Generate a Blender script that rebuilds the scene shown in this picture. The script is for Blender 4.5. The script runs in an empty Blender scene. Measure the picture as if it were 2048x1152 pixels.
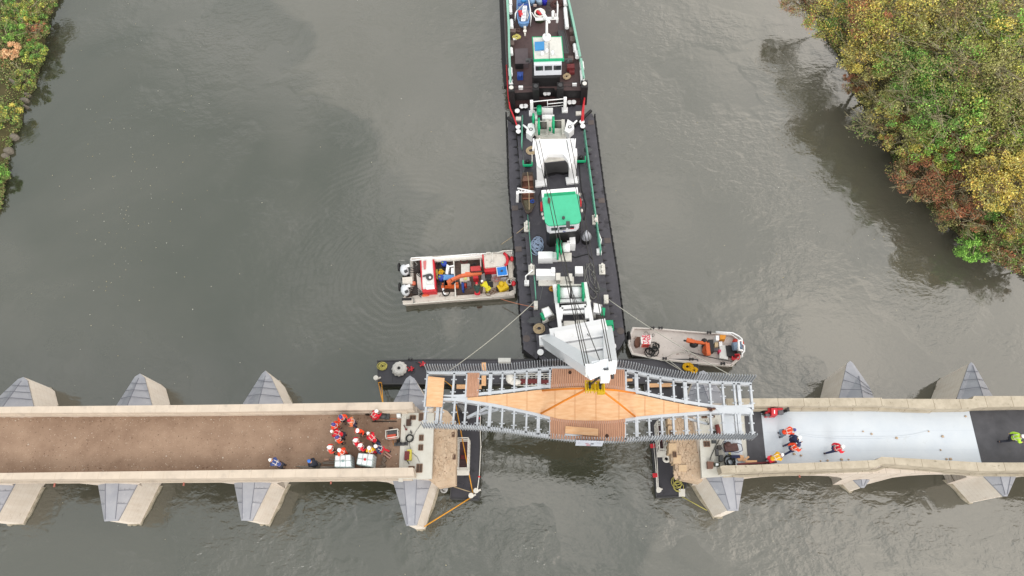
import bpy, math, random
from mathutils import Vector, Matrix
rnd = random.Random(7)
sc = bpy.context.scene
COL = sc.collection
# ---------------------------------------------------------------- camera
NX, NY, F, H = 71.0, 604.0, 1365.0, 54.0
_d = Vector((NX, -NY, -F)).normalized()
_Z = -_d
_X = (Vector((1, 0, 0)) - _Z.x * _Z).normalized()
_Y = _Z.cross(_X)
RW = Matrix((_X, _Y, _Z))
cd = bpy.data.cameras.new("camera")
cd.sensor_width = 36
cd.lens = 36 * F / 2048
cd.clip_start = 0.5
cd.clip_end = 2000
cam = bpy.data.objects.new("camera", cd)
COL.objects.link(cam)
cam.matrix_world = Matrix.Translation((0, 0, H)) @ RW.to_4x4()
sc.camera = cam
# ---------------------------------------------------------------- sky
SUN_EL, SUN_AZ = math.radians(38), math.radians(184)
w = bpy.data.worlds.new("World")
sc.world = w
w.use_nodes = True
nt = w.node_tree
nt.nodes.clear()
out = nt.nodes.new('ShaderNodeOutputWorld')
bg = nt.nodes.new('ShaderNodeBackground')
sky = nt.nodes.new('ShaderNodeTexSky')
sky.sky_type = 'NISHITA'
sky.sun_disc = False
sky.sun_elevation = SUN_EL
sky.sun_rotation = SUN_AZ
sky.air_density = 1.0
sky.dust_density = 3.0
tc = nt.nodes.new('ShaderNodeTexCoord')
mp = nt.nodes.new('ShaderNodeMapping')
mp.inputs['Location'].default_value = (0.35, 0.1, 0.0)
ns = nt.nodes.new('ShaderNodeTexNoise')
ns.inputs['Scale'].default_value = 3.0
ns.inputs['Detail'].default_value = 6
ns.inputs['Roughness'].default_value = 0.5
sep = nt.nodes.new('ShaderNodeSeparateXYZ')
ad = nt.nodes.new('ShaderNodeMath'); ad.operation = 'MULTIPLY_ADD'; ad.inputs[1].default_value = 0.34
cr = nt.nodes.new('ShaderNodeValToRGB')
cr.color_ramp.elements[0].position = 0.34
cr.color_ramp.elements[0].color = (0.44, 0.47, 0.465, 1)
cr.color_ramp.elements[1].position = 0.76
cr.color_ramp.elements[1].color = (1.30, 1.22, 1.12, 1)
e = cr.color_ramp.elements.new(0.53); e.color = (0.70, 0.705, 0.70, 1)
mul = nt.nodes.new('ShaderNodeVectorMath'); mul.operation = 'SCALE'; mul.inputs['Scale'].default_value = 16.0
mx = nt.nodes.new('ShaderNodeMixRGB'); mx.inputs['Fac'].default_value = 0.93
L = nt.links.new
L(tc.outputs['Generated'], mp.inputs['Vector']); L(mp.outputs[0], ns.inputs['Vector'])
L(tc.outputs['Generated'], sep.inputs[0]); L(sep.outputs['X'], ad.inputs[0]); L(ns.outputs['Fac'], ad.inputs[2])
L(ad.outputs[0], cr.inputs['Fac']); L(cr.outputs['Color'], mul.inputs[0])
L(sky.outputs['Color'], mx.inputs['Color1']); L(mul.outputs[0], mx.inputs['Color2'])
L(mx.outputs['Color'], bg.inputs['Color']); bg.inputs['Strength'].default_value = 0.12
L(bg.outputs[0], out.inputs['Surface'])
sl = bpy.data.lights.new("sun", 'SUN')
sl.energy = 1.5
sl.angle = math.radians(28)
sl.color = (1.0, 0.96, 0.9)
so = bpy.data.objects.new("sun", sl)
COL.objects.link(so)
_sd = Vector((math.sin(SUN_AZ) * math.cos(SUN_EL), math.cos(SUN_AZ) * math.cos(SUN_EL), math.sin(SUN_EL)))
so.rotation_euler = _sd.to_track_quat('Z', 'Y').to_euler()
sc.view_settings.view_transform = 'Standard'
sc.view_settings.look = 'None'
sc.view_settings.exposure = 0.12
sc.view_settings.gamma = 1.0
sc.view_settings.use_curve_mapping = False
sc.render.engine = 'CYCLES'
sc.cycles.use_denoising = True
sc.cycles.max_bounces = 6
# ---------------------------------------------------------------- measuring helpers: a pixel of the photograph at a known height
def P(px, py, z=0.0):
    d = RW @ Vector((px - 1024, 576 - py, -F))
    t = (z - H) / d.z
    return Vector((d.x * t, d.y * t, z))
def pix(v):
    c = RW.transposed() @ (Vector(v) - Vector((0, 0, H)))
    return (1024 + F * c.x / -c.z, 576 - F * c.y / -c.z)
def zof(top, base, zb):
    b = P(base[0], base[1], zb)
    best = (9e9, zb)
    for i in range(0, 300):
        z = zb + i * 0.08
        dd = (P(top[0], top[1], z) - b); dd.z = 0
        best = min(best, (dd.length, z))
    return best[1]
def frame(ox, oy, s):
    return lambda x, y: (ox + x / s, oy + y / s)
L0 = frame(0, 0, 1)
L1 = frame(980, 0, 4.8); L2 = frame(980, 190, 5.76); L3 = frame(980, 360, 5.76); L4 = frame(1000, 520, 4.43)
L5 = frame(780, 480, 7.314); L6 = frame(1240, 630, 7.314); L7 = frame(740, 690, 5.12); L8 = frame(1080, 690, 4.43)
LA = frame(780, 800, 4.115); LB = frame(1290, 820, 5.008); LC = frame(520, 800, 6.024); LD = frame(1500, 690, 3.491)
LP = frame(700, 810, 8.23); LQ = frame(1400, 840, 10.47); LR = frame(1510, 800, 8.226); LT = frame(990, 0, 12.047)
LW = frame(1050, 370, 8.865); LG = frame(1040, 190, 11.52); LH = frame(1060, 640, 7.2); LE = frame(1360, 650, 11.52)
LF = frame(790, 500, 9.6); LK = frame(900, 490, 8.864); LX = frame(1270, 640, 14.4); LS = frame(880, 800, 5.49); LN = frame(880, 720, 8.533)
# ---------------------------------------------------------------- materials
GAIN = 1.5
def lin(c):
    r = []
    for x in c[:3]:
        x = x / 255.0
        r.append((x / 12.92 if x <= 0.04045 else ((x + 0.055) / 1.055) ** 2.4) / GAIN)
    return tuple(min(0.86, x) for x in r) + (1.0,)
MATS = {}
def mat(name, c, rough=0.6, metal=0.0, var=0.10, scale=2.5, bump=0.0, bscale=25.0, c2=None, ramp=(0.3, 0.7), spec=0.4, stretch=None):
    if name in MATS: return MATS[name]
    m = bpy.data.materials.new(name); m.use_nodes = True
    n = m.node_tree; b = n.nodes['Principled BSDF']
    b.inputs['Roughness'].default_value = rough
    b.inputs['Metallic'].default_value = metal
    b.inputs['Specular IOR Level'].default_value = spec
    c = lin(c)
    t = n.nodes.new('ShaderNodeTexCoord'); mpn = n.nodes.new('ShaderNodeMapping')
    if stretch: mpn.inputs['Scale'].default_value = stretch
    n.links.new(t.outputs['Object'], mpn.inputs[0])
    no = n.nodes.new('ShaderNodeTexNoise'); no.inputs['Scale'].default_value = scale
    no.inputs['Detail'].default_value = 7; no.inputs['Roughness'].default_value = 0.62
    n.links.new(mpn.outputs[0], no.inputs['Vector'])
    r = n.nodes.new('ShaderNodeValToRGB')
    r.color_ramp.elements[0].position, r.color_ramp.elements[1].position = ramp
    if c2 is None:
        r.color_ramp.elements[0].color = tuple(x * (1 - var) for x in c[:3]) + (1,)
        r.color_ramp.elements[1].color = tuple(min(.9, x * (1 + var)) for x in c[:3]) + (1,)
    else:
        r.color_ramp.elements[0].color = lin(c2); r.color_ramp.elements[1].color = c
    n.links.new(no.outputs['Fac'], r.inputs['Fac']); n.links.new(r.outputs['Color'], b.inputs['Base Color'])
    if bump:
        n2 = n.nodes.new('ShaderNodeTexNoise'); n2.inputs['Scale'].default_value = bscale; n2.inputs['Detail'].default_value = 4
        n.links.new(t.outputs['Object'], n2.inputs['Vector'])
        bp = n.nodes.new('ShaderNodeBump'); bp.inputs['Strength'].default_value = bump; bp.inputs['Distance'].default_value = 0.03
        n.links.new(n2.outputs['Fac'], bp.inputs['Height']); n.links.new(bp.outputs[0], b.inputs['Normal'])
    MATS[name] = m
    return m
def joints(m, period, width, dark, axis='X', off=0.0, period2=None):
    """dark mortar or seam lines across a material, every `period` metres along an object axis"""
    n = m.node_tree; b = n.nodes['Principled BSDF']
    src = b.inputs['Base Color'].links[0].from_socket
    t = n.nodes.new('ShaderNodeTexCoord'); s = n.nodes.new('ShaderNodeSeparateXYZ')
    n.links.new(t.outputs['Object'], s.inputs[0])
    def line(ax, per, wd):
        a = n.nodes.new('ShaderNodeMath'); a.operation = 'ADD'; a.inputs[1].default_value = 500 + off
        n.links.new(s.outputs[ax], a.inputs[0])
        mo = n.nodes.new('ShaderNodeMath'); mo.operation = 'MODULO'; mo.inputs[1].default_value = per
        n.links.new(a.outputs[0], mo.inputs[0])
        lt = n.nodes.new('ShaderNodeMath'); lt.operation = 'LESS_THAN'; lt.inputs[1].default_value = wd
        n.links.new(mo.outputs[0], lt.inputs[0])
        return lt.outputs[0]
    fac = line(axis, period, width)
    if period2:
        f2 = line(period2[0], period2[1], width)
        mxm = n.nodes.new('ShaderNodeMath'); mxm.operation = 'MAXIMUM'
        n.links.new(fac, mxm.inputs[0]); n.links.new(f2, mxm.inputs[1]); fac = mxm.outputs[0]
    mi = n.nodes.new('ShaderNodeMixRGB'); mi.inputs['Color2'].default_value = lin(dark)
    n.links.new(fac, mi.inputs['Fac']); n.links.new(src, mi.inputs['Color1'])
    n.links.new(mi.outputs[0], b.inputs['Base Color'])
    return m
def speckle(m, c, scale=6.0, thr=0.62, width=0.05):
    """blotches or specks of a second colour"""
    n = m.node_tree; b = n.nodes['Principled BSDF']
    src = b.inputs['Base Color'].links[0].from_socket
    t = n.nodes.new('ShaderNodeTexCoord'); no = n.nodes.new('ShaderNodeTexNoise'); no.inputs['Scale'].default_value = scale
    no.inputs['Detail'].default_value = 5; no.inputs['Roughness'].default_value = 0.65
    n.links.new(t.outputs['Object'], no.inputs['Vector'])
    r = n.nodes.new('ShaderNodeValToRGB'); r.color_ramp.elements[0].position = thr; r.color_ramp.elements[1].position = thr + width
    r.color_ramp.elements[0].color = (0, 0, 0, 1); r.color_ramp.elements[1].color = (1, 1, 1, 1)
    n.links.new(no.outputs['Fac'], r.inputs['Fac'])
    mi = n.nodes.new('ShaderNodeMixRGB'); mi.inputs['Color2'].default_value = lin(c)
    n.links.new(r.outputs['Color'], mi.inputs['Fac']); n.links.new(src, mi.inputs['Color1'])
    n.links.new(mi.outputs[0], b.inputs['Base Color'])
    return m
def leafmat(name, cols, rough=0.6):
    m = bpy.data.materials.new(name); m.use_nodes = True
    n = m.node_tree; b = n.nodes['Principled BSDF']; b.inputs['Roughness'].default_value = rough
    b.inputs['Specular IOR Level'].default_value = 0.2
    g = n.nodes.new('ShaderNodeNewGeometry'); r = n.nodes.new('ShaderNodeValToRGB')
    r.color_ramp.interpolation = 'LINEAR'
    el = r.color_ramp.elements
    o_ = sorted(cols, key=sum); dk, lt = o_[0], o_[-1]
    cols = [tuple(x * .72 for x in c) if c == dk else tuple(x * 1.08 for x in c) if c == lt else c for c in cols]
    el[0].position = 0; el[0].color = lin(cols[0]); el[1].position = 1; el[1].color = lin(cols[-1])
    for i, c in enumerate(cols[1:-1]):
        q = el.new((i + 1) / (len(cols) - 1)); q.color = lin(c)
    n.links.new(g.outputs['Random Per Island'], r.inputs['Fac']); n.links.new(r.outputs['Color'], b.inputs['Base Color'])
    MATS[name] = m
    return m
# ---------------------------------------------------------------- mesh builder
ORG = {}
def area2(p): return sum(p[i][0] * p[(i + 1) % len(p)][1] - p[(i + 1) % len(p)][0] * p[i][1] for i in range(len(p)))
class MB:
    def __init__(s): s.v = []; s.f = []; s.m = []; s.s = []
    def add(s, vs, fs, m=0, sm=False):
        k = len(s.v); s.v += [Vector(v) for v in vs]
        for f in fs: s.f.append([k + i for i in f]); s.m.append(m); s.s.append(sm)
        return s
    def prism(s, poly, z0, z1, m=0, mtop=None, inset=0.0):
        p = [(q[0], q[1]) for q in poly]
        if area2(p) < 0: p = p[::-1]
        n = len(p); cx = sum(q[0] for q in p) / n; cy = sum(q[1] for q in p) / n
        bot = [(x, y, z0) for x, y in p]
        top = [(cx + (x - cx) * (1 - inset), cy + (y - cy) * (1 - inset), z1) for x, y in p]
        s.add(bot + top, [[i, (i + 1) % n, n + (i + 1) % n, n + i] for i in range(n)] + [list(range(n))[::-1]], m)
        s.add(top, [list(range(n))], m if mtop is None else mtop)
        return s
    def pp(s, Lf, pts, z0, z1, m=0, mtop=None, inset=0.0):
        """prism whose TOP outline is measured in the photograph at height z1"""
        return s.prism([P(*Lf(*q), z1) for q in pts], z0, z1, m, mtop, inset)
    def pr(s, Lf, x0, y0, x1, y1, z0, z1, m=0, mtop=None, inset=0.0):
        return s.pp(Lf, [(x0, y0), (x1, y0), (x1, y1), (x0, y1)], z0, z1, m, mtop, inset)
    def loft(s, rings, m=0, sm=False, cap=True):
        n = len(rings[0]); k = len(s.v)
        s.v += [Vector(v) for r in rings for v in r]
        for j in range(len(rings) - 1):
            for i in range(n):
                a = k + j * n + i; b = k + j * n + (i + 1) % n
                s.f.append([a, b, b + n, a + n]); s.m.append(m); s.s.append(sm)
        if cap:
            s.f.append([k + i for i in range(n)][::-1]); s.m.append(m); s.s.append(False)
            s.f.append([k + (len(rings) - 1) * n + i for i in range(n)]); s.m.append(m); s.s.append(False)
        return s
    def box(s, c, sz, rz=0.0, m=0, tilt=None):
        M = Matrix.Rotation(rz, 3, 'Z')
        if tilt: M = M @ Matrix.Rotation(tilt[0], 3, 'X') @ Matrix.Rotation(tilt[1], 3, 'Y')
        x, y, z = sz[0] / 2, sz[1] / 2, sz[2] / 2
        vs = [Vector(c) + M @ Vector(q) for q in ((-x, -y, -z), (x, -y, -z), (x, y, -z), (-x, y, -z), (-x, -y, z), (x, -y, z), (x, y, z), (-x, y, z))]
        return s.add(vs, [[3, 2, 1, 0], [4, 5, 6, 7], [0, 1, 5, 4], [1, 2, 6, 5], [2, 3, 7, 6], [3, 0, 4, 7]], m)
    def beam(s, a, b, wd, ht, m=0, w2=None, h2=None):
        a = Vector(a); b = Vector(b); d = (b - a).normalized()
        up = Vector((0, 0, 1)) if abs(d.z) < 0.95 else Vector((0, 1, 0))
        r = d.cross(up).normalized(); u = r.cross(d)
        w2 = wd if w2 is None else w2; h2 = ht if h2 is None else h2
        vs = []
        for p, ww, hh in ((a, wd, ht), (b, w2, h2)):
            for i, j in ((-1, -1), (1, -1), (1, 1), (-1, 1)): vs.append(p + r * i * ww / 2 + u * j * hh / 2)
        return s.add(vs, [[0, 1, 2, 3], [7, 6, 5, 4], [0, 4, 5, 1], [1, 5, 6, 2], [2, 6, 7, 3], [3, 7, 4, 0]], m)
    def tube(s, pts, r, n=6, m=0, close=False, r2=None):
        pts = [Vector(p) for p in pts]; k = len(pts); rings = []
        for i, p in enumerate(pts):
            if close: d = pts[(i + 1) % k] - pts[i - 1]
            else: d = pts[min(i + 1, k - 1)] - pts[max(i - 1, 0)]
            if d.length < 1e-6: d = Vector((0, 0, 1))
            d.normalize(); up = Vector((0, 0, 1)) if abs(d.z) < 0.9 else Vector((1, 0, 0))
            a = d.cross(up).normalized(); b = a.cross(d)
            rr = r if r2 is None else r + (r2 - r) * i / (k - 1)
            rings.append([p + (a * math.cos(2 * math.pi * j / n) + b * math.sin(2 * math.pi * j / n)) * rr for j in range(n)])
        if close: rings.append(rings[0])
        return s.loft(rings, m, True, not close)
    def cyl(s, c, r, h, n=14, m=0, r2=None, sm=True):
        c = Vector(c); r2 = r if r2 is None else r2
        A = [(math.cos(2 * math.pi * j / n), math.sin(2 * math.pi * j / n)) for j in range(n)]
        return s.loft([[(c.x + x * r, c.y + y * r, c.z) for x, y in A], [(c.x + x * r2, c.y + y * r2, c.z + h) for x, y in A]], m, sm)
    def rod(s, a, b, r, n=10, m=0, r2=None): return s.tube([a, b], r, n, m, r2=r2)
    def ball(s, c, r, m=0, n=10, k=6, sq=(1, 1, 1)):
        c = Vector(c); rings = []
        for j in range(k + 1):
            t = -math.pi / 2 + math.pi * j / k; cr_ = max(0.02, math.cos(t))
            rings.append([(c.x + sq[0] * r * cr_ * math.cos(2 * math.pi * i / n), c.y + sq[1] * r * cr_ * math.sin(2 * math.pi * i / n), c.z + sq[2] * r * math.sin(t)) for i in range(n)])
        return s.loft(rings, m, True)
    def torus(s, c, R_, r, m=0, n=16, k=6, ax='Z', sq=1.0):
        c = Vector(c); pts = []
        for i in range(n):
            a = 2 * math.pi * i / n; x, y = R_ * math.cos(a), R_ * math.sin(a) * sq
            pts.append(c + (Vector((x, y, 0)) if ax == 'Z' else Vector((x, 0, y)) if ax == 'Y' else Vector((0, x, y))))
        return s.tube(pts, r, k, m, close=True)
    def build(s, name, mats, parent=None, org=None, label=None, cat=None, group=None, kind=None):
        if not isinstance(mats, (list, tuple)): mats = [mats]
        if parent is not None: o0 = ORG[parent.name]
        elif org is not None: o0 = Vector(org)
        else:
            n = len(s.v); o0 = Vector((sum(v.x for v in s.v) / n, sum(v.y for v in s.v) / n, min(v.z for v in s.v)))
        me = bpy.data.meshes.new(name)
        me.from_pydata([tuple(v - o0) for v in s.v], [], s.f)
        for mm in mats: me.materials.append(mm)
        me.polygons.foreach_set('material_index', s.m)
        me.polygons.foreach_set('use_smooth', s.s)
        me.update()
        o = bpy.data.objects.new(name, me); COL.objects.link(o)
        if parent is not None: o.parent = parent
        else: o.location = o0
        ORG[o.name] = o0
        return tag(o, label, cat, group, kind)
def tag(o, label=None, cat=None, group=None, kind=None):
    if label: o['label'] = label
    if cat: o['category'] = cat
    if group: o['group'] = group
    if kind: o['kind'] = kind
    return o
def thing(name, label, cat, loc, group=None, rz=0.0):
    o = bpy.data.objects.new(name, None); COL.objects.link(o)
    o.location = loc; o.rotation_euler = (0, 0, rz); o.empty_display_size = 0.3
    ORG[o.name] = Vector(loc)
    return tag(o, label, cat, group)
def local(name, label, cat, group=None):
    """a thing whose parts are built round the origin and which is moved afterwards"""
    o = thing(name, label, cat, (0, 0, 0), group); return o
def put(o, loc, rz=0.0, s=1.0):
    o.location = loc; o.rotation_euler = (0, 0, rz); o.scale = (s, s, s); return o
def copy_tree(o, parent=None, label=None):
    c = o.copy(); COL.objects.link(c)
    if parent is not None: c.parent = parent
    if label: c['label'] = label
    for ch in list(o.children): copy_tree(ch, c)
    return c
def heading(Lf, a, b, z=0):
    p, q = P(*Lf(*a), z), P(*Lf(*b), z); return math.atan2(q.y - p.y, q.x - p.x)
# ---------------------------------------------------------------- common materials
WHITE = mat('white_paint', (276, 276, 278), .45, var=.04, scale=1.5)
speckle(speckle(WHITE, (238, 234, 226), 1.7, .64, .12), (196, 172, 150), 5.5, .70, .05)
DWHITE = speckle(mat('worn_white_paint', (250, 246, 238), .6, var=.09, scale=3), (176, 156, 140), 3.0, .64, .1)
GREEN = mat('green_paint', (20, 185, 128), .45, var=.10, scale=2.5)
GREEN2 = mat('faded_green_rail', (110, 185, 160), .5, var=.15, scale=4)
BLACKD = speckle(speckle(mat('black_deck_steel', (84, 82, 90), .55, var=.2, scale=1.3, bump=.15, bscale=40, spec=.35), (116, 112, 116), 2.1, .58, .2), (56, 54, 60), .9, .58, .1)
BLACK = mat('black_steel', (38, 36, 38), .5, var=.2)
RUBBER = mat('black_rubber', (30, 30, 32), .8, var=.2)
DGREY = mat('dark_grey_steel', (78, 78, 80), .5, var=.12)
GREY = mat('grey_steel', (150, 150, 150), .45, var=.1)
GALV = mat('galvanised_steel', (222, 227, 234), .38, .1, var=.07, scale=1.2)
GALV2 = mat('galvanised_fins', (182, 187, 194), .4, .15, var=.10, scale=3)
BROWNDK = speckle(mat('red_brown_deck_paint', (92, 72, 72), .6, var=.12, scale=1.5), (62, 50, 50), 1.4, .58, .12)
RUST = mat('rusty_steel', (122, 82, 66), .8, var=.25, scale=5)
RED = mat('red_paint', (222, 48, 60), .5, var=.08)
DRED = mat('dark_red_paint', (120, 48, 50), .6, var=.15)
ORANGE = mat('orange_paint', (235, 110, 52), .5, var=.10)
YELLOW = mat('yellow_paint', (240, 200, 30), .5, var=.08)
BLUE = mat('blue_paint', (45, 80, 165), .5, var=.1)
LBLUE = mat('light_blue_cover', (70, 155, 220), .6, var=.06)
GLASS = mat('dark_window_glass', (48, 54, 60), .08, var=.1, spec=.8)
ROPEW = mat('white_rope', (215, 212, 200), .9, var=.1, scale=9)
ROPET = mat('tan_rope', (200, 178, 145), .9, var=.12, scale=9)
ROPEB = mat('pale_blue_rope', (178, 196, 225), .9, var=.1, scale=9)
ROPEY = mat('yellow_rope', (238, 185, 30), .9, var=.12, scale=9)
ROPEP = mat('pale_yellow_rope', (205, 195, 110), .9, var=.12, scale=9)
STRAP = mat('orange_sling', (248, 146, 45), .8, var=.06)
STRAPY = mat('amber_strap', (240, 170, 60), .8, var=.06)
WIRE = mat('steel_wire', (70, 68, 66), .6, var=.1)
ROPEG = mat('grey_wire_rope', (150, 150, 146), .7, var=.15, scale=9)
CABLE = mat('black_cable', (32, 34, 34), .7, var=.1)
PLY = mat('pale_plywood', (256, 210, 164), .65, c2=(242, 184, 132), scale=1.1, stretch=(1, 5, 1), ramp=(.32, .62))
TIMBER = mat('fresh_timber', (254, 206, 158), .7, c2=(240, 182, 132), scale=2, stretch=(1, 6, 1))
PLANK = mat('brown_decking', (226, 176, 146), .7, c2=(196, 142, 112), scale=3.0, stretch=(6, .6, 1), ramp=(.25, .75))
OLDPLANK = mat('weathered_planks', (128, 108, 98), .85, c2=(96, 80, 74), scale=3, stretch=(.6, 6, 1))
PLAST = mat('white_plastic', (256, 261, 264), .35, var=.03)
HELW = mat('white_helmet_shell', (285, 285, 285), .3, var=.02)
SKIN = mat('skin', (205, 155, 130), .6, var=.06)
# ================================================================ WATER AND BANKS
def water_material():
    m = bpy.data.materials.new('river_water'); m.use_nodes = True
    n = m.node_tree; b = n.nodes['Principled BSDF']; K = n.links.new
    b.inputs['Roughness'].default_value = 0.04; b.inputs['IOR'].default_value = 2.05
    t = n.nodes.new('ShaderNodeTexCoord')
    def noise(sc_, det, loc=(0, 0, 0), st=(1, 1, 1), dist=0.0):
        mp_ = n.nodes.new('ShaderNodeMapping'); mp_.inputs['Scale'].default_value = st; mp_.inputs['Location'].default_value = loc
        K(t.outputs['Object'], mp_.inputs[0]); o = n.nodes.new('ShaderNodeTexNoise')
        o.inputs['Scale'].default_value = sc_; o.inputs['Detail'].default_value = det; o.inputs['Distortion'].default_value = dist
        K(mp_.outputs[0], o.inputs['Vector']); return o.outputs['Fac']
    body_tone = noise(.045, 5, (3, 7, 0), (1, 1, 1), .6)
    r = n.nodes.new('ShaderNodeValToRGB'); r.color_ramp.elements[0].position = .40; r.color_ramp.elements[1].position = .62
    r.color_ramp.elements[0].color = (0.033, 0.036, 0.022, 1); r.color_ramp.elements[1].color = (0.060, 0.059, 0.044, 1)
    K(body_tone, r.inputs['Fac'])
    # a paler water colour fills the right side of the river; its ragged edge runs from the top left down under the barge
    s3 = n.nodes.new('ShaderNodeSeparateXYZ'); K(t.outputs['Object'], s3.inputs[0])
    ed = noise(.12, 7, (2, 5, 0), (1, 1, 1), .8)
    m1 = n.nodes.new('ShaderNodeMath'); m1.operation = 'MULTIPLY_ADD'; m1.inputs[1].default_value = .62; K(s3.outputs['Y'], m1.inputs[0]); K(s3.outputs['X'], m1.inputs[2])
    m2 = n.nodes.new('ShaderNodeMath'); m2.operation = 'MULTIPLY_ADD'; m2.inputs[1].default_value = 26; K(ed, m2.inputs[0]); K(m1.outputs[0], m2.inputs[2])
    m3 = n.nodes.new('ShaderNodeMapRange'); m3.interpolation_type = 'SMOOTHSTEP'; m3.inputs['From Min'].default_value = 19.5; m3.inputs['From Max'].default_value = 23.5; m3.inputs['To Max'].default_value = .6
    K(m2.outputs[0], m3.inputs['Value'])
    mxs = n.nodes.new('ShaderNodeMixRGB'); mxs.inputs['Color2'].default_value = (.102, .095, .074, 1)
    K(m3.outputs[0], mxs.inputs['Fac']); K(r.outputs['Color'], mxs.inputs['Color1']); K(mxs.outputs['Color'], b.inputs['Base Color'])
    def math_(op, a, bb):
        o = n.nodes.new('ShaderNodeMath'); o.operation = op
        for i, v in enumerate((a, bb)):
            if isinstance(v, (int, float)): o.inputs[i].default_value = v
            else: K(v, o.inputs[i])
        return o.outputs[0]
    fine = noise(2.6, 4, st=(1, 1.5, 1), dist=.4)
    mid = noise(.85, 3, (5, 1, 0), (1, 1.4, 1), .5)
    patch = noise(.11, 4, (11, 4, 0))
    pr_ = n.nodes.new('ShaderNodeValToRGB'); pr_.color_ramp.elements[0].position = .46; pr_.color_ramp.elements[1].position = .6
    K(patch, pr_.inputs['Fac'])
    # the water stirred by the piers south of the bridge is rougher
    sp = n.nodes.new('ShaderNodeSeparateXYZ'); K(t.outputs['Object'], sp.inputs[0])
    mr = n.nodes.new('ShaderNodeMapRange'); mr.inputs['From Min'].default_value = 14; mr.inputs['From Max'].default_value = 5
    mr.inputs['To Min'].default_value = 0.07; mr.inputs['To Max'].default_value = 0.16
    K(sp.outputs['Y'], mr.inputs['Value'])
    amp = math_('ADD', mr.outputs[0], math_('MULTIPLY', pr_.outputs['Color'], math_('MULTIPLY', mr.outputs[0], 6.0)))
    h = math_('ADD', math_('MULTIPLY', fine, .42), math_('MULTIPLY', mid, 1.0))
    h = math_('MULTIPLY', h, amp)
    # rings spreading from the workboat's engines
    wv = n.nodes.new('ShaderNodeTexWave'); wv.wave_type = 'RINGS'; wv.rings_direction = 'Z'
    c = P(800, 560, 0)
    mp2 = n.nodes.new('ShaderNodeMapping'); mp2.inputs['Location'].default_value = (-c.x, -c.y, 0)
    K(t.outputs['Object'], mp2.inputs[0]); K(mp2.outputs[0], wv.inputs['Vector'])
    wv.inputs['Scale'].default_value = .55; wv.inputs['Distortion'].default_value = 5.0; wv.inputs['Detail'].default_value = 2; wv.inputs['Detail Scale'].default_value = .6
    ln = n.nodes.new('ShaderNodeVectorMath'); ln.operation = 'LENGTH'; K(mp2.outputs[0], ln.inputs[0])
    fr = n.nodes.new('ShaderNodeMapRange'); fr.inputs['From Min'].default_value = 3; fr.inputs['From Max'].default_value = 17
    fr.inputs['To Min'].default_value = .045; fr.inputs['To Max'].default_value = 0
    K(ln.outputs['Value'], fr.inputs['Value'])
    h = math_('ADD', h, math_('MULTIPLY', wv.outputs['Fac'], fr.outputs[0]))
    bp = n.nodes.new('ShaderNodeBump'); bp.inputs['Strength'].default_value = .9; bp.inputs['Distance'].default_value = .16
    K(h, bp.inputs['Height']); K(bp.outputs[0], b.inputs['Normal'])
    return m
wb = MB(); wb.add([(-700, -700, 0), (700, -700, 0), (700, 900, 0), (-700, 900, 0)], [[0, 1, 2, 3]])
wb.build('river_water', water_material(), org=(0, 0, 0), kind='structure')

SOIL = mat('bank_soil', (96, 88, 58), .95, c2=(66, 66, 38), scale=.8, bump=.5, bscale=6, var=.2)
def bank(name, edge, side, label=None):
    """terrain strip: edge points (world, at the waterline), rising away from the river towards +-x"""
    pr_ = [(0, -1.2), (0.25, 0.2), (1.2, 1.0), (4, 1.9), (12, 2.8), (40, 3.5), (260, 6)]
    b = MB(); k = len(edge); m_ = len(pr_)
    vs = []
    for i, p in enumerate(edge):
        for dx, z in pr_:
            vs.append((p.x + side * (dx - .3), p.y + dx * .15 * side, z + (rnd.uniform(-.12, .12) if z > 0 else 0)))
    fs = []
    for i in range(k - 1):
        for j in range(m_ - 1):
            a = i * m_ + j
            fs.append([a, a + 1, a + m_ + 1, a + m_])
    b.add(vs, fs, 0, True)
    return b.build(name, SOIL, org=(0, 0, 0), kind='structure')
EL = [P(x, y, 0) for x, y in ((128, -30), (117, 0), (97, 36), (88, 88), (89, 113), (75, 146), (69, 179), (47, 204), (42, 252), (22, 284), (15, 321), (4, 405), (-40, 600), (-110, 850))]
EL = [Vector((EL[0].x + 40, EL[0].y + 200, 0)), Vector((EL[0].x + 6, EL[0].y + 40, 0))] + EL + [Vector((EL[-1].x - 10, -60, 0)), Vector((EL[-1].x - 30, -250, 0))]
ERp = ((1560, -60), (1600, -10), (1627, 29), (1661, 88), (1691, 126), (1720, 194), (1773, 292), (1798, 340), (1841, 399), (1909, 462), (2007, 527), (2060, 560), (2180, 650), (2330, 800))
ER = [P(x, y, 0) for x, y in ERp]
ER = [Vector((ER[0].x - 30, ER[0].y + 180, 0)), Vector((ER[0].x - 4, ER[0].y + 30, 0))] + ER + [Vector((ER[-1].x + 5, -60, 0)), Vector((ER[-1].x + 20, -250, 0))]
bank('left_bank', EL, -1); bank('right_bank', ER, 1)

def leaf(b, c, s, up=.5, m=0):
    nrm = Vector((rnd.gauss(0, 1), rnd.gauss(0, 1), rnd.gauss(0, 1) + up)).normalized()
    a = nrm.orthogonal().normalized(); q = Matrix.Rotation(rnd.uniform(0, 6.28), 3, nrm); a = q @ a; t = nrm.cross(a)
    w_ = s * rnd.uniform(.4, .62)
    b.add([c - a * s, c + t * w_, c + a * s, c - t * w_], [[0, 1, 2, 3]], m)
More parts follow.
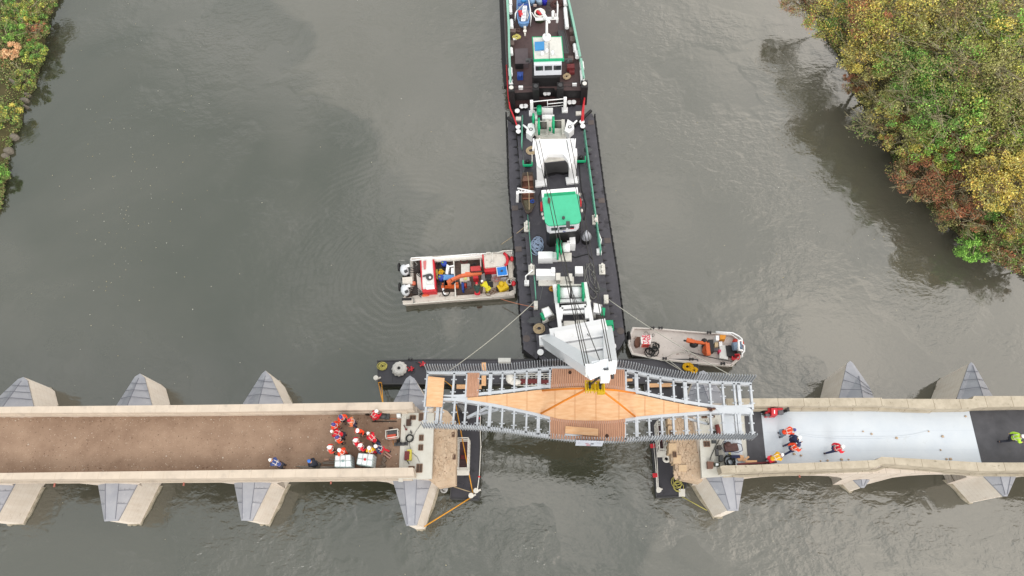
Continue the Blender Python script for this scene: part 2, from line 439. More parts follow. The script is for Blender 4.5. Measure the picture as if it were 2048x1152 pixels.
# flecks of leaf drifting on the water
fl = MB()
for i in range(420):
    x, y = rnd.uniform(0, 2048), rnd.uniform(0, 1152)
    if 740 < x < 1520 and 700 < y < 1000: continue
    if rnd.random() < .6: x, y = rnd.gauss(250, 80), rnd.gauss(430, 190)
    if rnd.random() < .25: x, y = rnd.uniform(1550, 2040), rnd.uniform(30, 560)
    p = P(x, y, .012); s_ = rnd.uniform(.025, .06); a = rnd.uniform(0, 6.28)
    fl.add([p + Vector((math.cos(a + k_ * 1.57) * s_ * (1, .6)[k_ % 2], math.sin(a + k_ * 1.57) * s_ * (1, .6)[k_ % 2], 0)) for k_ in range(4)], [[0, 1, 2, 3]])
fl.build('floating_leaves', leafmat('fleck_leaf', [(215, 205, 180), (190, 170, 110), (225, 225, 215), (170, 160, 120)]), kind='stuff', label='pale leaf flecks drifting on the river surface', cat='leaves')

# ---- foliage kinds
LM = {
 'yellow': leafmat('leaf_yellow', [(212, 176, 84), (262, 246, 121), (262, 228, 119), (262, 251, 144), (175, 169, 87)]),
 'gold': leafmat('leaf_gold', [(262, 201, 101), (262, 250, 134), (262, 245, 121), (236, 190, 99), (262, 251, 157)]),
 'lime': leafmat('leaf_lime', [(116, 134, 68), (215, 225, 105), (154, 176, 84), (259, 252, 131), (102, 121, 65)]),
 'olive': leafmat('leaf_olive', [(130, 130, 78), (190, 188, 116), (158, 158, 91), (217, 212, 141), (101, 105, 68)]),
 'green': leafmat('leaf_green', [(77, 119, 64), (135, 191, 93), (104, 154, 75), (171, 218, 113), (70, 99, 59)]),
 'bright': leafmat('leaf_bright', [(107, 165, 77), (167, 233, 105), (208, 260, 129), (130, 191, 86)]),
 'rust': leafmat('leaf_rust', [(137, 91, 74), (223, 142, 109), (175, 116, 91), (246, 166, 121), (111, 84, 71)]),
 'brown': leafmat('leaf_brown', [(132, 111, 86), (181, 147, 111), (155, 137, 96), (118, 101, 81), (202, 171, 130)]),
 'orange': leafmat('leaf_orange', [(262, 192, 141), (262, 228, 178), (262, 166, 116)]),
 'ivy': leafmat('leaf_ivy', [(88, 118, 69), (135, 164, 91), (164, 175, 106), (108, 139, 77), (182, 164, 118), (138, 114, 90)]),
}
BARK = mat('grey_bark', (128, 118, 98), .9, var=.25, scale=6)
TWIG = mat('pale_twigs', (196, 186, 150), .9, var=.2, scale=6)
def ground(p): # height of the bank at a point
    for E_, s_ in ((ER, 1), (EL, -1)):
        for i in range(len(E_) - 1):
            a, c = E_[i], E_[i + 1]
            if min(a.y, c.y) <= p.y <= max(a.y, c.y) and abs(a.y - c.y) > 1e-6:
                ex = a.x + (c.x - a.x) * (p.y - a.y) / (c.y - a.y); d = (p.x - ex) * s_
                if d > -.5:
                    for (d0, z0), (d1, z1) in zip([(0, 0), (1.2, .9), (4, 1.8), (12, 2.7), (40, 3.4)], [(1.2, .9), (4, 1.8), (12, 2.7), (40, 3.4), (260, 6)]):
                        if d <= d1: return z0 + (z1 - z0) * max(0, d - d0) / (d1 - d0)
    return 0.2
def plant(name, label, cat, px, py, zc, r, kinds, leaves=2600, ls=.13, group=None, twigs=0, clusters=26, flat=.7, spread=.85, lean=(0, 0)):
    c = P(px, py, zc); bx = c.x
    for E_, s_ in ((ER, 1), (EL, -1)):
        for a, q in zip(E_, E_[1:]):
            if min(a.y, q.y) <= c.y <= max(a.y, q.y):
                ex = a.x + (q.x - a.x) * (c.y - a.y) / (q.y - a.y)
                if abs(ex - c.x) < 15 and (c.x - ex) * s_ < .9: bx = ex + s_ * .9
    base = Vector((bx, c.y, 0)); base.z = ground(base) - .15
    t = thing(name, label, cat, base, group)
    cen = []
    for i in range(clusters):
        a = rnd.uniform(0, 6.283); u = rnd.random() ** .5; h_ = math.sqrt(max(0, 1 - u * u))
        cen.append(c + Vector((math.cos(a) * u * r, math.sin(a) * u * r, (h_ * rnd.uniform(-.5, 1)) * r * flat)))
    # trunk and limbs
    b = MB(); top = c - Vector((0, 0, r * flat * .3)); tr = max(.04, r * .045)
    b.tube([base, base.lerp(top, .5) + Vector((rnd.uniform(-.1, .1) * r, rnd.uniform(-.1, .1) * r, 0)), top], tr * 1.3, 7, r2=tr * .6)
    for q in cen[:: max(1, clusters // 22)]:
        s_ = base.lerp(top, rnd.uniform(.45, 1)); mid_ = s_.lerp(q, .5) + Vector((rnd.uniform(-.1, .1) * r, rnd.uniform(-.1, .1) * r, .1 * r))
        b.tube([s_, mid_, q], tr * .5, 4, r2=tr * .12)
    b.build('trunk', BARK, t)
    per = leaves // clusters; cr_ = MB(); ks = kinds if isinstance(kinds, (list, tuple)) else [kinds]
    for q in cen:
        rr = r * rnd.uniform(.12, .27); n_ = int(per * rnd.uniform(.4, 1.6)); lsc = rnd.uniform(.65, 1.2); mi = rnd.randrange(len(ks))
        st = Vector((rnd.uniform(.7, 1.5), rnd.uniform(.7, 1.5), rnd.uniform(.5, .9)))
        for j in range(n_):
            v = Vector((rnd.gauss(0, 1), rnd.gauss(0, 1), rnd.gauss(0, 1)))
            v = v.normalized() * (rnd.random() ** .45) * rr * spread * 1.3
            p = q + Vector((v.x * st.x, v.y * st.y, v.z * st.z))
            if p.z < .25: p.z = .25 + rnd.random() * .2
            leaf(cr_, p, ls * lsc * rnd.uniform(.6, 1.25), .8, mi if rnd.random() < .74 else rnd.randrange(len(ks)))
    cr_.build('crown', [LM[k] for k in ks], t)
    if twigs:
        tb = MB()
        for i in range(twigs):
            s_ = c + Vector((rnd.uniform(-.5, .5) * r, rnd.uniform(-.5, .5) * r, rnd.uniform(-.2, .5) * r * flat))
            a = rnd.uniform(0, 6.283); ln_ = r * rnd.uniform(.5, 1.15)
            e_ = s_ + Vector((math.cos(a) * ln_, math.sin(a) * ln_, r * rnd.uniform(.1, .5)))
            m_ = s_.lerp(e_, .5) + Vector((rnd.uniform(-.12, .12) * r, rnd.uniform(-.12, .12) * r, 0))
            tb.tube([s_, m_, e_], .034, 3, r2=.012)
            for k_ in range(7):
                o = s_.lerp(e_, rnd.uniform(.4, .95)); a2 = a + rnd.uniform(-1, 1); l2 = ln_ * rnd.uniform(.12, .35)
                tb.tube([o, o + Vector((math.cos(a2) * l2, math.sin(a2) * l2, l2 * .3))], .02, 3, r2=.008)
        tb.build('twigs', TWIG, t)
    return t
RB = [ # name, label, px, py, z, r(m), kinds, leaves, leaf size, twigs
 ('tree', 'lime and yellow leaning tree nearest the water at the top of the right bank', 1680, 42, 4.5, 2.7, ['lime', 'yellow', 'green', 'olive'], 3800, .12, 2),
 ('tree', 'tall golden yellow tree left of centre on the top edge of the right wood', 1775, 40, 7.5, 3.1, ['yellow', 'gold', 'lime', 'olive'], 4600, .13, 3),
 ('tree', 'mottled yellow and olive tree at the middle of the top edge of the wood', 1865, 30, 8.5, 3.2, ['yellow', 'olive', 'lime', 'olive'], 4800, .13, 6),
 ('tree', 'thin tree with a net of bare grey twigs near the top right corner', 1955, 30, 9, 3.3, ['olive', 'lime', 'olive'], 2900, .13, 26),
 ('tree', 'pale yellow green tree in the top right corner', 2040, 55, 9.5, 3.2, ['olive', 'yellow', 'lime', 'olive'], 4200, .13, 12),
 ('tree', 'small orange yellow tree above the river bend', 1735, 112, 5.5, 2.3, ['gold', 'yellow', 'olive', 'olive'], 3400, .12, 2),
 ('tree', 'dark green tree with fine twigs behind the orange yellow tree', 1820, 125, 6.5, 2.9, ['green', 'olive', 'olive'], 4200, .12, 12),
 ('tree', 'olive tree half bare with long pale branches', 1905, 130, 8, 3.1, ['olive', 'lime', 'olive'], 3400, .12, 26),
 ('tree', 'large pale olive tree at the right edge below the corner tree', 2000, 150, 9, 3.3, ['olive', 'lime', 'olive', 'olive'], 3900, .13, 22),
 ('bush', 'sparse bush with tiny yellow leaves leaning over the river', 1768, 205, 3.5, 2.1, ['yellow', 'olive', 'olive'], 1700, .10, 12),
 ('tree', 'thin yellow green tree with bare branches beside the leaning bush', 1835, 215, 5.5, 2.7, ['olive', 'green', 'olive'], 3400, .12, 20),
 ('tree', 'green tree with crossing pale twigs in the middle of the wood', 1905, 235, 6.5, 2.8, ['green', 'olive', 'olive'], 3600, .12, 18),
 ('tree', 'bright green tree behind the rust coloured thicket', 1975, 245, 7, 2.8, ['bright', 'lime', 'olive', 'olive'], 4000, .13, 6),
 ('tree', 'yellow green tree at the right edge above the golden tree', 2040, 245, 7.5, 2.6, ['lime', 'olive', 'olive'], 3600, .13, 8),
 ('bush', 'yellow leaved bush on the waterline where the bank bends', 1810, 275, 3.2, 2.1, ['yellow', 'lime', 'olive', 'olive'], 2700, .11, 6),
 ('bush', 'fresh light green bush between the yellow bush and the rust thicket', 1868, 298, 4, 1.9, ['bright', 'lime', 'yellow', 'olive'], 2600, .12, 2),
 ('bush', 'green and red bush below the bright green tree', 1935, 300, 5, 2.0, ['green', 'rust', 'bright', 'olive'], 2500, .12, 4),
 ('bush', 'rust red thicket at the water edge', 1843, 352, 2.6, 2.2, ['rust', 'rust', 'brown', 'olive'], 4200, .10, 8),
 ('bush', 'broad rust brown thicket sloping behind the red one', 1905, 375, 3.2, 2.4, ['rust', 'brown', 'rust', 'olive'], 4200, .10, 12),
 ('tree', 'golden yellow tree standing at the right edge of the picture', 2020, 370, 6.5, 2.7, ['gold', 'gold', 'yellow', 'olive'], 5200, .14, 1),
 ('bush', 'orange yellow bush beside the trunk of the golden tree', 1975, 325, 5.5, 1.7, ['gold', 'lime', 'olive'], 1900, .12, 2),
 ('bush', 'brown bare stemmed brambles below the rust thicket', 1925, 432, 2.4, 2.0, ['brown', 'rust', 'ivy', 'olive'], 3000, .09, 14),
 ('bush', 'green brambles at the foot of the golden tree', 1995, 445, 3, 2.0, ['green', 'brown', 'ivy', 'olive'], 2900, .10, 5),
 ('bush', 'vivid green nettle clump on the waterline', 1950, 498, 1.8, 1.35, ['bright', 'bright', 'green'], 2600, .10, 0),
 ('bush', 'dull green clump right of the nettles', 2000, 490, 2.3, 1.5, ['green', 'brown', 'olive'], 2200, .10, 2),
 ('bush', 'reddish brown bramble heap in the lower corner of the wood', 2042, 515, 2.2, 1.6, ['brown', 'rust', 'olive'], 2400, .09, 8),
 ('bush', 'yellow green bush at the right edge under the golden tree', 2042, 445, 3.8, 1.7, ['lime', 'gold', 'olive'], 2000, .12, 2),
 ('bush', 'small dark red bush on the waterline under the orange yellow tree', 1712, 168, 2.2, 1.2, ['rust', 'brown', 'olive'], 1300, .09, 3),
 ('bush', 'brownish twiggy bush at the top left of the wood over the river', 1600, 5, 3.2, 1.7, ['brown', 'olive', 'rust', 'olive'], 1600, .10, 14),
 ('bush', 'low bare grey bush reaching over the water beside the bend', 1738, 255, 2.2, 1.5, ['olive', 'olive'], 320, .08, 26),
]
for nm, lb, px, py, z, r, ks, nl, ls, tw in RB:
    xi = (px * 7 + py) % 3
    ks = ks + ([['brown', 'rust'], ['green', 'bright'], ['brown']][xi] if 'bright' not in ks[:2] else [])
    plant(nm, lb, nm, px, py, z, r * 1.06, ks, int(nl * 2.8), ls * .72, 'autumn trees and bushes on the right bank', int(tw * 1.5) + 6, clusters=95 if nm == 'tree' else 60)
LBK = [
 ('bush', 'yellow brown bush at the top of the left bank against the water', 88, 15, 2.6, 1.5, ['brown', 'lime', 'olive'], 2000, 6),
 ('bush', 'leafy green bush with yellow tips at the top left', 45, 30, 3, 1.9, ['lime', 'green', 'yellow'], 2600, 3),
 ('bush', 'dark green bush in the top left corner', 5, 20, 3, 1.8, ['green', 'olive'], 2200, 4),
 ('bush', 'grey brown twiggy bush on the left waterline', 75, 62, 2.2, 1.3, ['brown', 'rust'], 1500, 14),
 ('bush', 'round dark green bush jutting into the water on the left', 72, 106, 2.0, 1.35, ['green', 'lime'], 2200, 0),
 ('bush', 'small bush with bright orange leaves on the left bank', 25, 103, 2.6, 1.1, ['orange'], 1700, 2),
 ('bush', 'green bush behind the orange one', 30, 65, 2.6, 1.6, ['green', 'bright', 'ivy'], 2200, 2),
 ('bush', 'yellow green bush below the round dark bush', 52, 160, 1.8, 1.3, ['lime', 'ivy'], 1800, 2),
 ('bush', 'yellow spotted bush at the left edge halfway down the bank', 15, 232, 1.8, 1.5, ['lime', 'yellow', 'ivy'], 2200, 2),
 ('bush', 'bright green clump at the left edge near the bottom of the bank', -2, 350, 1.4, 1.1, ['bright', 'green'], 1500, 0),
 ('bush', 'rust coloured bush at the left edge under the orange one', 5, 135, 2.0, 1.2, ['rust', 'olive'], 1300, 5),
]
for nm, lb, px, py, z, r, ks, nl, tw in LBK:
    plant(nm, lb, nm, px - 3, py, z * .62, r * .95, ks + (['ivy', 'green'] if len(ks) > 1 else []), int(nl * 2.0), .075, 'bushes on the left bank', tw, clusters=50)
def cover(name, E_, side, wid, n_, key, y0, y1, label):
    b = MB()
    for i in range(n_):
        y = rnd.uniform(y0, y1)
        for a, c in zip(E_, E_[1:]):
            if min(a.y, c.y) <= y <= max(a.y, c.y):
                ex = a.x + (c.x - a.x) * (y - a.y) / (c.y - a.y); break
        else: continue
        d = rnd.random() ** 1.5 * wid - .35 * rnd.random(); p = Vector((ex + side * d, y, 0)); p.z = max(.08, ground(p)) + rnd.uniform(.03, .42)
        if math.sin(p.x * 1.7) * math.sin(p.y * 1.3 + 1) < -.55: continue
        leaf(b, p, rnd.uniform(.06, .11), 1.4)
    b.build(name, LM[key], kind='stuff', label=label, cat='undergrowth')
cover('undergrowth', EL, -1, 9, 42000, 'ivy', P(0, 420, 0).y, P(80, -20, 0).y, 'low green brambles and ivy covering the left bank')
cover('undergrowth', ER, 1, 14, 34000, 'ivy', P(2048, 570, 0).y, P(1600, -20, 0).y, 'low green and brown undergrowth beneath the trees of the right bank')
ROCK = mat('grey_rock', (150, 142, 130), .9, c2=(104, 98, 88), scale=2, bump=.6, bscale=5)
for i, (x, y, s_, lb) in enumerate([(47, 199, .42, 'flat grey rock on the left waterline with ivy behind'), (52, 188, .3, 'small rock just above the flat grey one'), (50, 212, .22, 'white pebble sized rock at the water under the flat grey one'),
        (26, 272, .45, 'pinkish boulder half under the yellow spotted bush'), (14, 300, .5, 'large grey boulder below the pinkish one'), (6, 312, .5, 'grey boulder leaning on the large one at the left edge'), (2, 346, .45, 'lowest boulder on the left edge of the picture'), (22, 160, .2, 'small white stone lying among the ivy on the left bank')]):
    b = MB(); c = P(x, y, .35 if i != 7 else 1.9); zb = -0.3 if i != 7 else 1.2
    ring = [[(c.x + s_ * q * math.cos(a * .785 + .3) * (1 + .18 * math.sin(a * 2.3 + i)), c.y + s_ * q * math.sin(a * .785 + .3) * .8 * (1 + .15 * math.cos(a * 1.7 + i)), z_) for a in range(8)] for q, z_ in ((1.05, zb), (1, c.z - .1), (.7, c.z + .12), (.25, c.z + .2))]
    b.loft(ring, 0, False); b.build('rock', ROCK, label=lb, cat='rock', group='rocks along the left bank')

# ================================================================ THE STONE BRIDGE
STN = mat('new_pale_stone', (232, 216, 198), .8, c2=(214, 199, 182), scale=1.1, bump=.25, bscale=30, ramp=(.25, .6))
speckle(STN, (204, 190, 176), .9, .56, .14)
joints(STN, 1.55, .02, (208, 188, 166))
STO = speckle(mat('old_mottled_stone', (218, 206, 186), .85, c2=(188, 176, 156), scale=1.6, bump=.4, bscale=22), (150, 140, 122), 4.5, .60, .12)
joints(STO, 1.75, .03, (140, 126, 106))
WALLS = speckle(mat('pale_wall_stone', (254, 242, 230), .85, c2=(232, 216, 200), scale=1.4, bump=.35, bscale=18), (158, 142, 124), 3, .62, .12)
joints(WALLS, .95, .02, (160, 145, 128), period2=('Z', .42))
PIERS = speckle(mat('pier_stone', (272, 262, 250), .85, c2=(256, 242, 226), scale=.9, bump=.3, bscale=14, stretch=(3, 3, .5)), (228, 210, 192), 2.6, .62, .15)
joints(PIERS, .48, .016, (232, 218, 202), axis='Z')
LEAD = speckle(mat('lead_sheet', (184, 185, 192), .55, c2=(164, 166, 176), scale=1.1, spec=.5, bump=.1, bscale=9), (198, 200, 206), 1.6, .60, .12)
SEAM = mat('lead_seam', (128, 130, 142), .6)
SEAML = mat('pale_lead_seam', (178, 180, 186), .6)
SCREE = speckle(speckle(mat('rough_rubble_stone', (226, 202, 176), .95, c2=(206, 178, 150), scale=1.2, bump=.9, bscale=9), (128, 98, 82), 5.0, .61, .06), (232, 214, 194), 3.2, .62, .1)
CONC = speckle(mat('fresh_concrete', (236, 234, 226), .8, c2=(218, 214, 202), scale=.8, bump=.15, bscale=30), (170, 150, 130), 2.4, .68, .08)
GRAVEL = speckle(speckle(mat('brown_gravel', (180, 152, 130), .95, c2=(142, 114, 95), scale=.45, bump=.9, bscale=18, ramp=(.25, .7)), (196, 174, 152), 9, .62, .05), (112, 88, 74), 7, .63, .05)
MEMW = joints(speckle(speckle(mat('pale_blue_membrane', (234, 241, 249), .5, c2=(222, 231, 242), scale=.6, bump=.25, bscale=3), (196, 202, 208), 6, .72, .02), (218, 224, 230), 1.1, .62, .1), 1.32, .014, (210, 219, 230), axis='Y')
MEMB = speckle(mat('black_membrane', (88, 88, 94), .6, c2=(68, 68, 74), scale=1.2, bump=.2), (100, 98, 98), 2.6, .64, .1)

def on_line(a, b, X): return a.lerp(b, (X - a.x) / (b.x - a.x))
ZT, ZD = 6.6, 5.6
def bridge_section(label, Nout, Sout, piers, ends, wallmat, slab):
    """Nout/Sout: two world points of each outer face; piers: list of dicts; ends: (x_left, x_right) in world at S and N"""
    t = thing('stone_bridge', label, 'bridge', (ends[0][0] * .5 + ends[1][0] * .5, Sout[0].y * .5 + Nout[0].y * .5, 0), 'two halves of the broken stone bridge')
    # samples: (xs, xn, zsoffit)
    S = []
    stations = [(ends[0][0], ends[0][1], None)] + [(p['xs'], p['xn'], p) for p in piers] + [(ends[1][0], ends[1][1], None)]
    for k in range(len(stations) - 1):
        a, b_ = stations[k], stations[k + 1]
        L_ = b_[0] - a[0]; hw = 1.42
        n_ = 20
        for i in range(n_ + 1):
            u = i / n_; x = a[0] + L_ * u
            da = x - a[0] if a[2] else 99; db = b_[0] - x if b_[2] else 99
            if a[2] and b_[2]:
                if da < hw or db < hw: z = 0
                else:
                    q = (da - hw) / (L_ - 2 * hw) * 2 - 1; z = 2.3 + (4.72 - 2.3) * math.sqrt(max(0, 1 - abs(q) ** 2.3))
            else:
                d_ = min(da, db)
                if d_ < hw: z = 0
                else: z = 2.3 + 2.5 * min(1, ((d_ - hw) / 3.4)) ** .45
            S.append((x, a[1] + (b_[1] - a[1]) * u, z))
    S2 = []
    for i, s_ in enumerate(S): # sharp vertical steps at pier sides
        S2.append(s_)
    b = MB(); vs = []
    for xs, xn, z in S2:
        ps, pn = on_line(Sout[0], Sout[1], xs), on_line(Nout[0], Nout[1], xn)
        ps.y += .06; pn.y -= .06
        z = max(z, -.6) if z else -.6
        zt_ = ZD - .14 if slab[0] < xs < slab[1] else 4.3
        vs += [(ps.x, ps.y, z), (pn.x, pn.y, z), (pn.x, pn.y, zt_), (ps.x, ps.y, zt_)]
    fs = []
    for i in range(len(S2) - 1):
        k = i * 4
        for q in range(4): fs.append([k + q, k + (q + 1) % 4, k + 4 + (q + 1) % 4, k + 4 + q])
    fs += [[0, 3, 2, 1], [len(vs) - 4 + i for i in range(4)]]
    b.add(vs, fs, 0); b.build('arched_body', wallmat, t)
    return t
WET = mat('wet_toe_stone', (206, 196, 178), .7, c2=(150, 142, 122), scale=3, bump=.5, bscale=8)
def foot(b, q):
    """ragged stone toe just above the waterline"""
    cx = sum(v.x for v in q) / len(q); cy = sum(v.y for v in q) / len(q); ring = []
    for a, c in zip(q, q[1:] + q[:1]):
        for i in range(7):
            p = a.lerp(c, i / 7); d = Vector((p.x - cx, p.y - cy, 0)).normalized(); ring.append(p + d * rnd.uniform(.03, .16))
    b.prism(ring, -.7, .16, 1)
def pier(t, south, north, zs, zn, sdiv=None):
    """south / north: pixel outlines of the eaves of the lead caps; each cutwater a part with its cap as sub-part"""
    if south:
        q = [P(x, y, zs) for x, y in south]  # TL, TR, noseR, noseL
        up = Vector((0, .5, 0)); TL, TR, NR, NL = q
        b = MB(); b.prism([TL + up, TR + up, NR, NL], -.8, zs - .03)
        # slightly wider footing at the waterline
        foot(b, [TL, TR, NR, NL]); cut = b.build('cutwater', [PIERS, WET], t)
        c = MB(); C1 = TL.lerp(TR, .34) + Vector((0, .1, .75)); C2 = TL.lerp(TR, .66) + Vector((0, .1, .75))
        n1, n2 = NL.lerp(NR, .1) + Vector((0, .05, .12)), NL.lerp(NR, .9) + Vector((0, .05, .12))
        e_ = [TL + Vector((-.06, .3, 0)), C1, C2, TR + Vector((.06, .3, 0)), NR + Vector((.05, -.05, 0)), n2, n1, NL + Vector((-.05, -.05, 0))]
        c.add(e_, [[7, 6, 1, 0], [6, 5, 2, 1], [5, 4, 3, 2], [7, 4, 5, 6]], 0)
        lo = [v - Vector((0, 0, .12)) for v in (e_[0], e_[3], e_[4], e_[7])]
        c.add([e_[0], e_[3], e_[4], e_[7]] + lo, [[0, 4, 7, 3], [3, 7, 6, 2], [2, 6, 5, 1], [4, 5, 6, 7]], 0)
        o = Vector((0, 0, .012))
        c.beam(C1 + o, n1 + o, .035, .03, 1); c.beam(C2 + o, n2 + o, .035, .03, 1)
        for u in (.3, .62):
            c.beam(e_[0].lerp(e_[7], u) + o, C1.lerp(n1, u) + o, .03, .024, 1); c.beam(e_[3].lerp(e_[4], u) + o, C2.lerp(n2, u) + o, .03, .024, 1)
            for w_ in (.3, .6, .85): c.ball(e_[0].lerp(e_[7], u).lerp(C1.lerp(n1, u), w_) + o * 2 + Vector((0, .07, 0)), .035, 2, 6, 3); c.ball(e_[3].lerp(e_[4], u).lerp(C2.lerp(n2, u), w_) + o * 2 + Vector((0, .07, 0)), .035, 2, 6, 3)
        c.build('lead_cap', [LEAD, SEAM, SEAML], cut)
    if north:
        q = [P(x, y, zn) for x, y in north]  # left base, apex left, apex right, right base
        BL, BR = q[0], q[-1]; dn = Vector((0, -.6, 0))
        b = MB(); b.prism([BL + dn] + q + [BR + dn], -.8, zn - .03); foot(b, [BL, q[len(q) // 2], BR]); cut = b.build('cutwater', [PIERS, WET], t)
        c = MB(); M_ = BL.lerp(BR, .5) + Vector((0, -.6, .95)); mid = q[1:-1]
        apex = mid[0].lerp(mid[-1], .5) + Vector((0, -.12, .10))
        ring = [BL + dn] + q + [BR + dn]; k = len(ring); h = k // 2
        vs = ring + [M_, apex]
        fs = []
        for i in range(k - 1):
            mx_ = (i + .5) / (k - 1)
            if i < h - 1: fs.append([i, k + 1, i + 1] if i else [i, k, k + 1, i + 1][::1])
            elif i >= k - h: fs.append([i, k + 1, i + 1] if i < k - 2 else [i, k + 1, k, i + 1])
            else: fs.append([i, k + 1, i + 1])
        c.add(vs, fs, 0)
        lo = [v - Vector((0, 0, .12)) for v in ring]
        c.add(ring + lo, [[i, i + 1, k + i + 1, k + i] for i in range(k - 1)], 0)
        o = Vector((0, 0, .012)); c.beam(M_ + o, apex + o, .035, .03, 1)
        for u in (.25, .52, .78):
            a_, r_ = BL.lerp(mid[0], u), BR.lerp(mid[-1], u); m_ = (BL.lerp(BR, .5) + Vector((0, 0, .95))).lerp(apex, u)
            c.beam(a_ + o, m_ + o, .03, .024, 1); c.beam(r_ + o, m_ + o, .03, .024, 1)
        c.build('lead_cap', [LEAD, SEAM], cut)
# ---- left half
NoL = (P(0, 813.5, ZT), P(825, 803.6, ZT)); SoL = (P(0, 959, ZT), P(825, 952, ZT))
PL = [
 dict(s=[(-62, 965), (31, 965), (-12, 1040), (-45, 1041)], n=[(-22, 812), (36, 758), (47, 754), (55, 761), (67, 812)], zs=3.2, zn=3.3, xs=P(-15, 957, 3.3).x, xn=P(25, 812, 3.3).x),
 dict(s=[(193, 963), (279, 962), (235, 1040), (210, 1041)], n=[(232, 812), (270, 753), (280, 747), (289, 755), (304, 811)], zs=3.2, zn=3.3, xs=P(236, 957, 3.2).x, xn=P(268, 812, 3.3).x),
 dict(s=[(465, 957), (547, 958), (503, 1040.5), (484, 1039.5)], n=[(486, 807), (524, 747), (531, 741), (541, 752), (567, 807)], zs=3.5, zn=3.2, xs=P(506, 955, 3.5).x, xn=P(527, 807, 3.2).x),
 dict(s=[(782, 955), (866, 955), (832, 1049), (814, 1050)], n=[(786, 806), (812, 757), (820, 751), (829, 757), (856, 806)], zs=3.9, zn=4.0, xs=P(822, 953, 3.7).x, xn=P(820, 806, 3.9).x)]
stubL = (P(911, 930, 4.9).x, P(868, 806, 4.9).x)
xleft = P(-330, 957, 3).x
bl = bridge_section('left half of the old stone bridge with a brown gravel roadway', NoL, SoL, PL, ((xleft, xleft + .5), stubL), WALLS, (-999, P(852, 950, 5.5).x))
for p in PL: pier(bl, p['s'], p['n'], p['zs'], p['zn'])
b = MB()
b.pp(L0, [(-320, 818), (0, 813.5), (400, 809.7), (825, 803.6), (825.5, 818.7), (400, 824.5), (0, 826), (-320, 830)], ZD + .02, ZT)
b.pp(L0, [(-320, 832), (0, 827.5), (400, 826), (814, 820), (814, 825), (400, 829.5), (0, 831.5), (-320, 836)], ZD - .1, ZD + .45)
b.build('parapet', STN, bl)
b = MB(); b.pp(L0, [(-320, 951), (0, 946), (400, 941), (826, 935), (828, 952), (400, 957), (0, 959), (-320, 964)], ZD + .02, ZT)
b.pp(L0, [(-320, 967), (0, 963), (400, 960.5), (824, 956), (824, 960), (400, 964), (0, 966), (-320, 971)], ZD - .5, ZD - .1)
b.build('parapet', STN, bl)
b = MB(); b.pp(L0, [(-320, 838), (0, 833), (400, 831), (805, 825), (799, 950), (400, 955), (-320, 963)], ZD - .1, ZD + .012)
b.build('gravel_roadway', GRAVEL, bl)
# ragged pale mortar along the parapet foot
b = MB(); mort = mat('pale_mortar', (206, 186, 172), .9, var=.1)
b = MB()
top_ = [(x, 831 - x * .0085) for x in range(0, 801, 100)]; low_ = [(x, 834.3 - x * .0085 + rnd.choice((-1.2, -.3, .2, .9, 1.6))) for x in range(800, -1, -7)]
b.pp(L0, top_ + low_, ZD, ZD + .035)
b.build('mortar_edge', mort, bl)
b = MB(); b.pp(L0, [(806, 826), (868, 826), (863, 957), (801, 958)], ZD - .3, ZD + .05); b.build('concrete_slab', CONC, bl)
b = MB(); b.pp(L7, [(325, 695), (375, 695), (335, 1400), (290, 1400)], ZD, ZD + .09); b.build('concrete_kerb', CONC, bl)
b = MB()
b.pp(L0, [(855, 806), (866, 806), (858, 953), (846, 953)], 4.6, ZD - .05)
b.build('end_step', WALLS, bl)
b = MB()
b.pp(L0, [(862, 814), (872, 812), (895, 822), (909, 838), (912, 852), (912.5, 929), (911, 930), (911, 969), (876, 975), (855, 957)], 4.2, 5.05)
for i in range(150):
    p = P(rnd.uniform(864, 906), rnd.uniform(835, 962), 5.06); s_ = rnd.uniform(.06, .2)
    b.prism([(p.x + s_ * math.cos(a) * rnd.uniform(.6, 1), p.y + s_ * 1.3 * math.sin(a)) for a in (0, 1, 2, 3.1, 4.2, 5.3)], 5.0, 5.05 + rnd.uniform(.015, .07), 0, inset=.25)
b.build('rubble_ledge', SCREE, bl)
# drainage spouts on the south face and sockets in the concrete
b = MB()
for i in range(650):
    x = rnd.uniform(2, 796); y = rnd.uniform(836, 940) if rnd.random() < .5 else rnd.choice((rnd.gauss(839, 3), rnd.gauss(936, 3)))
    if not 834 < y < 943: continue
    p = P(x, y, ZD + .02); s_ = rnd.uniform(.012, .045) * (1.8 if rnd.random() < .06 else 1)
    b.prism([(p.x + s_ * math.cos(a + i), p.y + s_ * math.sin(a + i)) for a in (0, 1.4, 3, 4.6)], ZD, ZD + .02 + s_ * .5, rnd.randrange(2), inset=.3)
b.build('loose_stones', [mat('pale_chip', (214, 198, 182), .9), mat('brown_chip', (132, 104, 86), .9)], kind='stuff', label='loose pale and brown stone chips scattered over the gravel roadway', cat='gravel')
sp_ = mat('terracotta_pipe', (176, 106, 92), .7)
for x, y in ((109.5, 966), (368, 963.5), (662, 960)):
    p = P(x, y, 5.3); MB().rod(p + Vector((0, .3, .04)), p + Vector((0, -.28, -.04)), .06).build('drain_spout', sp_, bl)
SOCK = mat('socket_shadow', (92, 76, 66), .9, var=.25, scale=8); SOCKW = mat('socket_frame_wood', (140, 110, 90), .8)
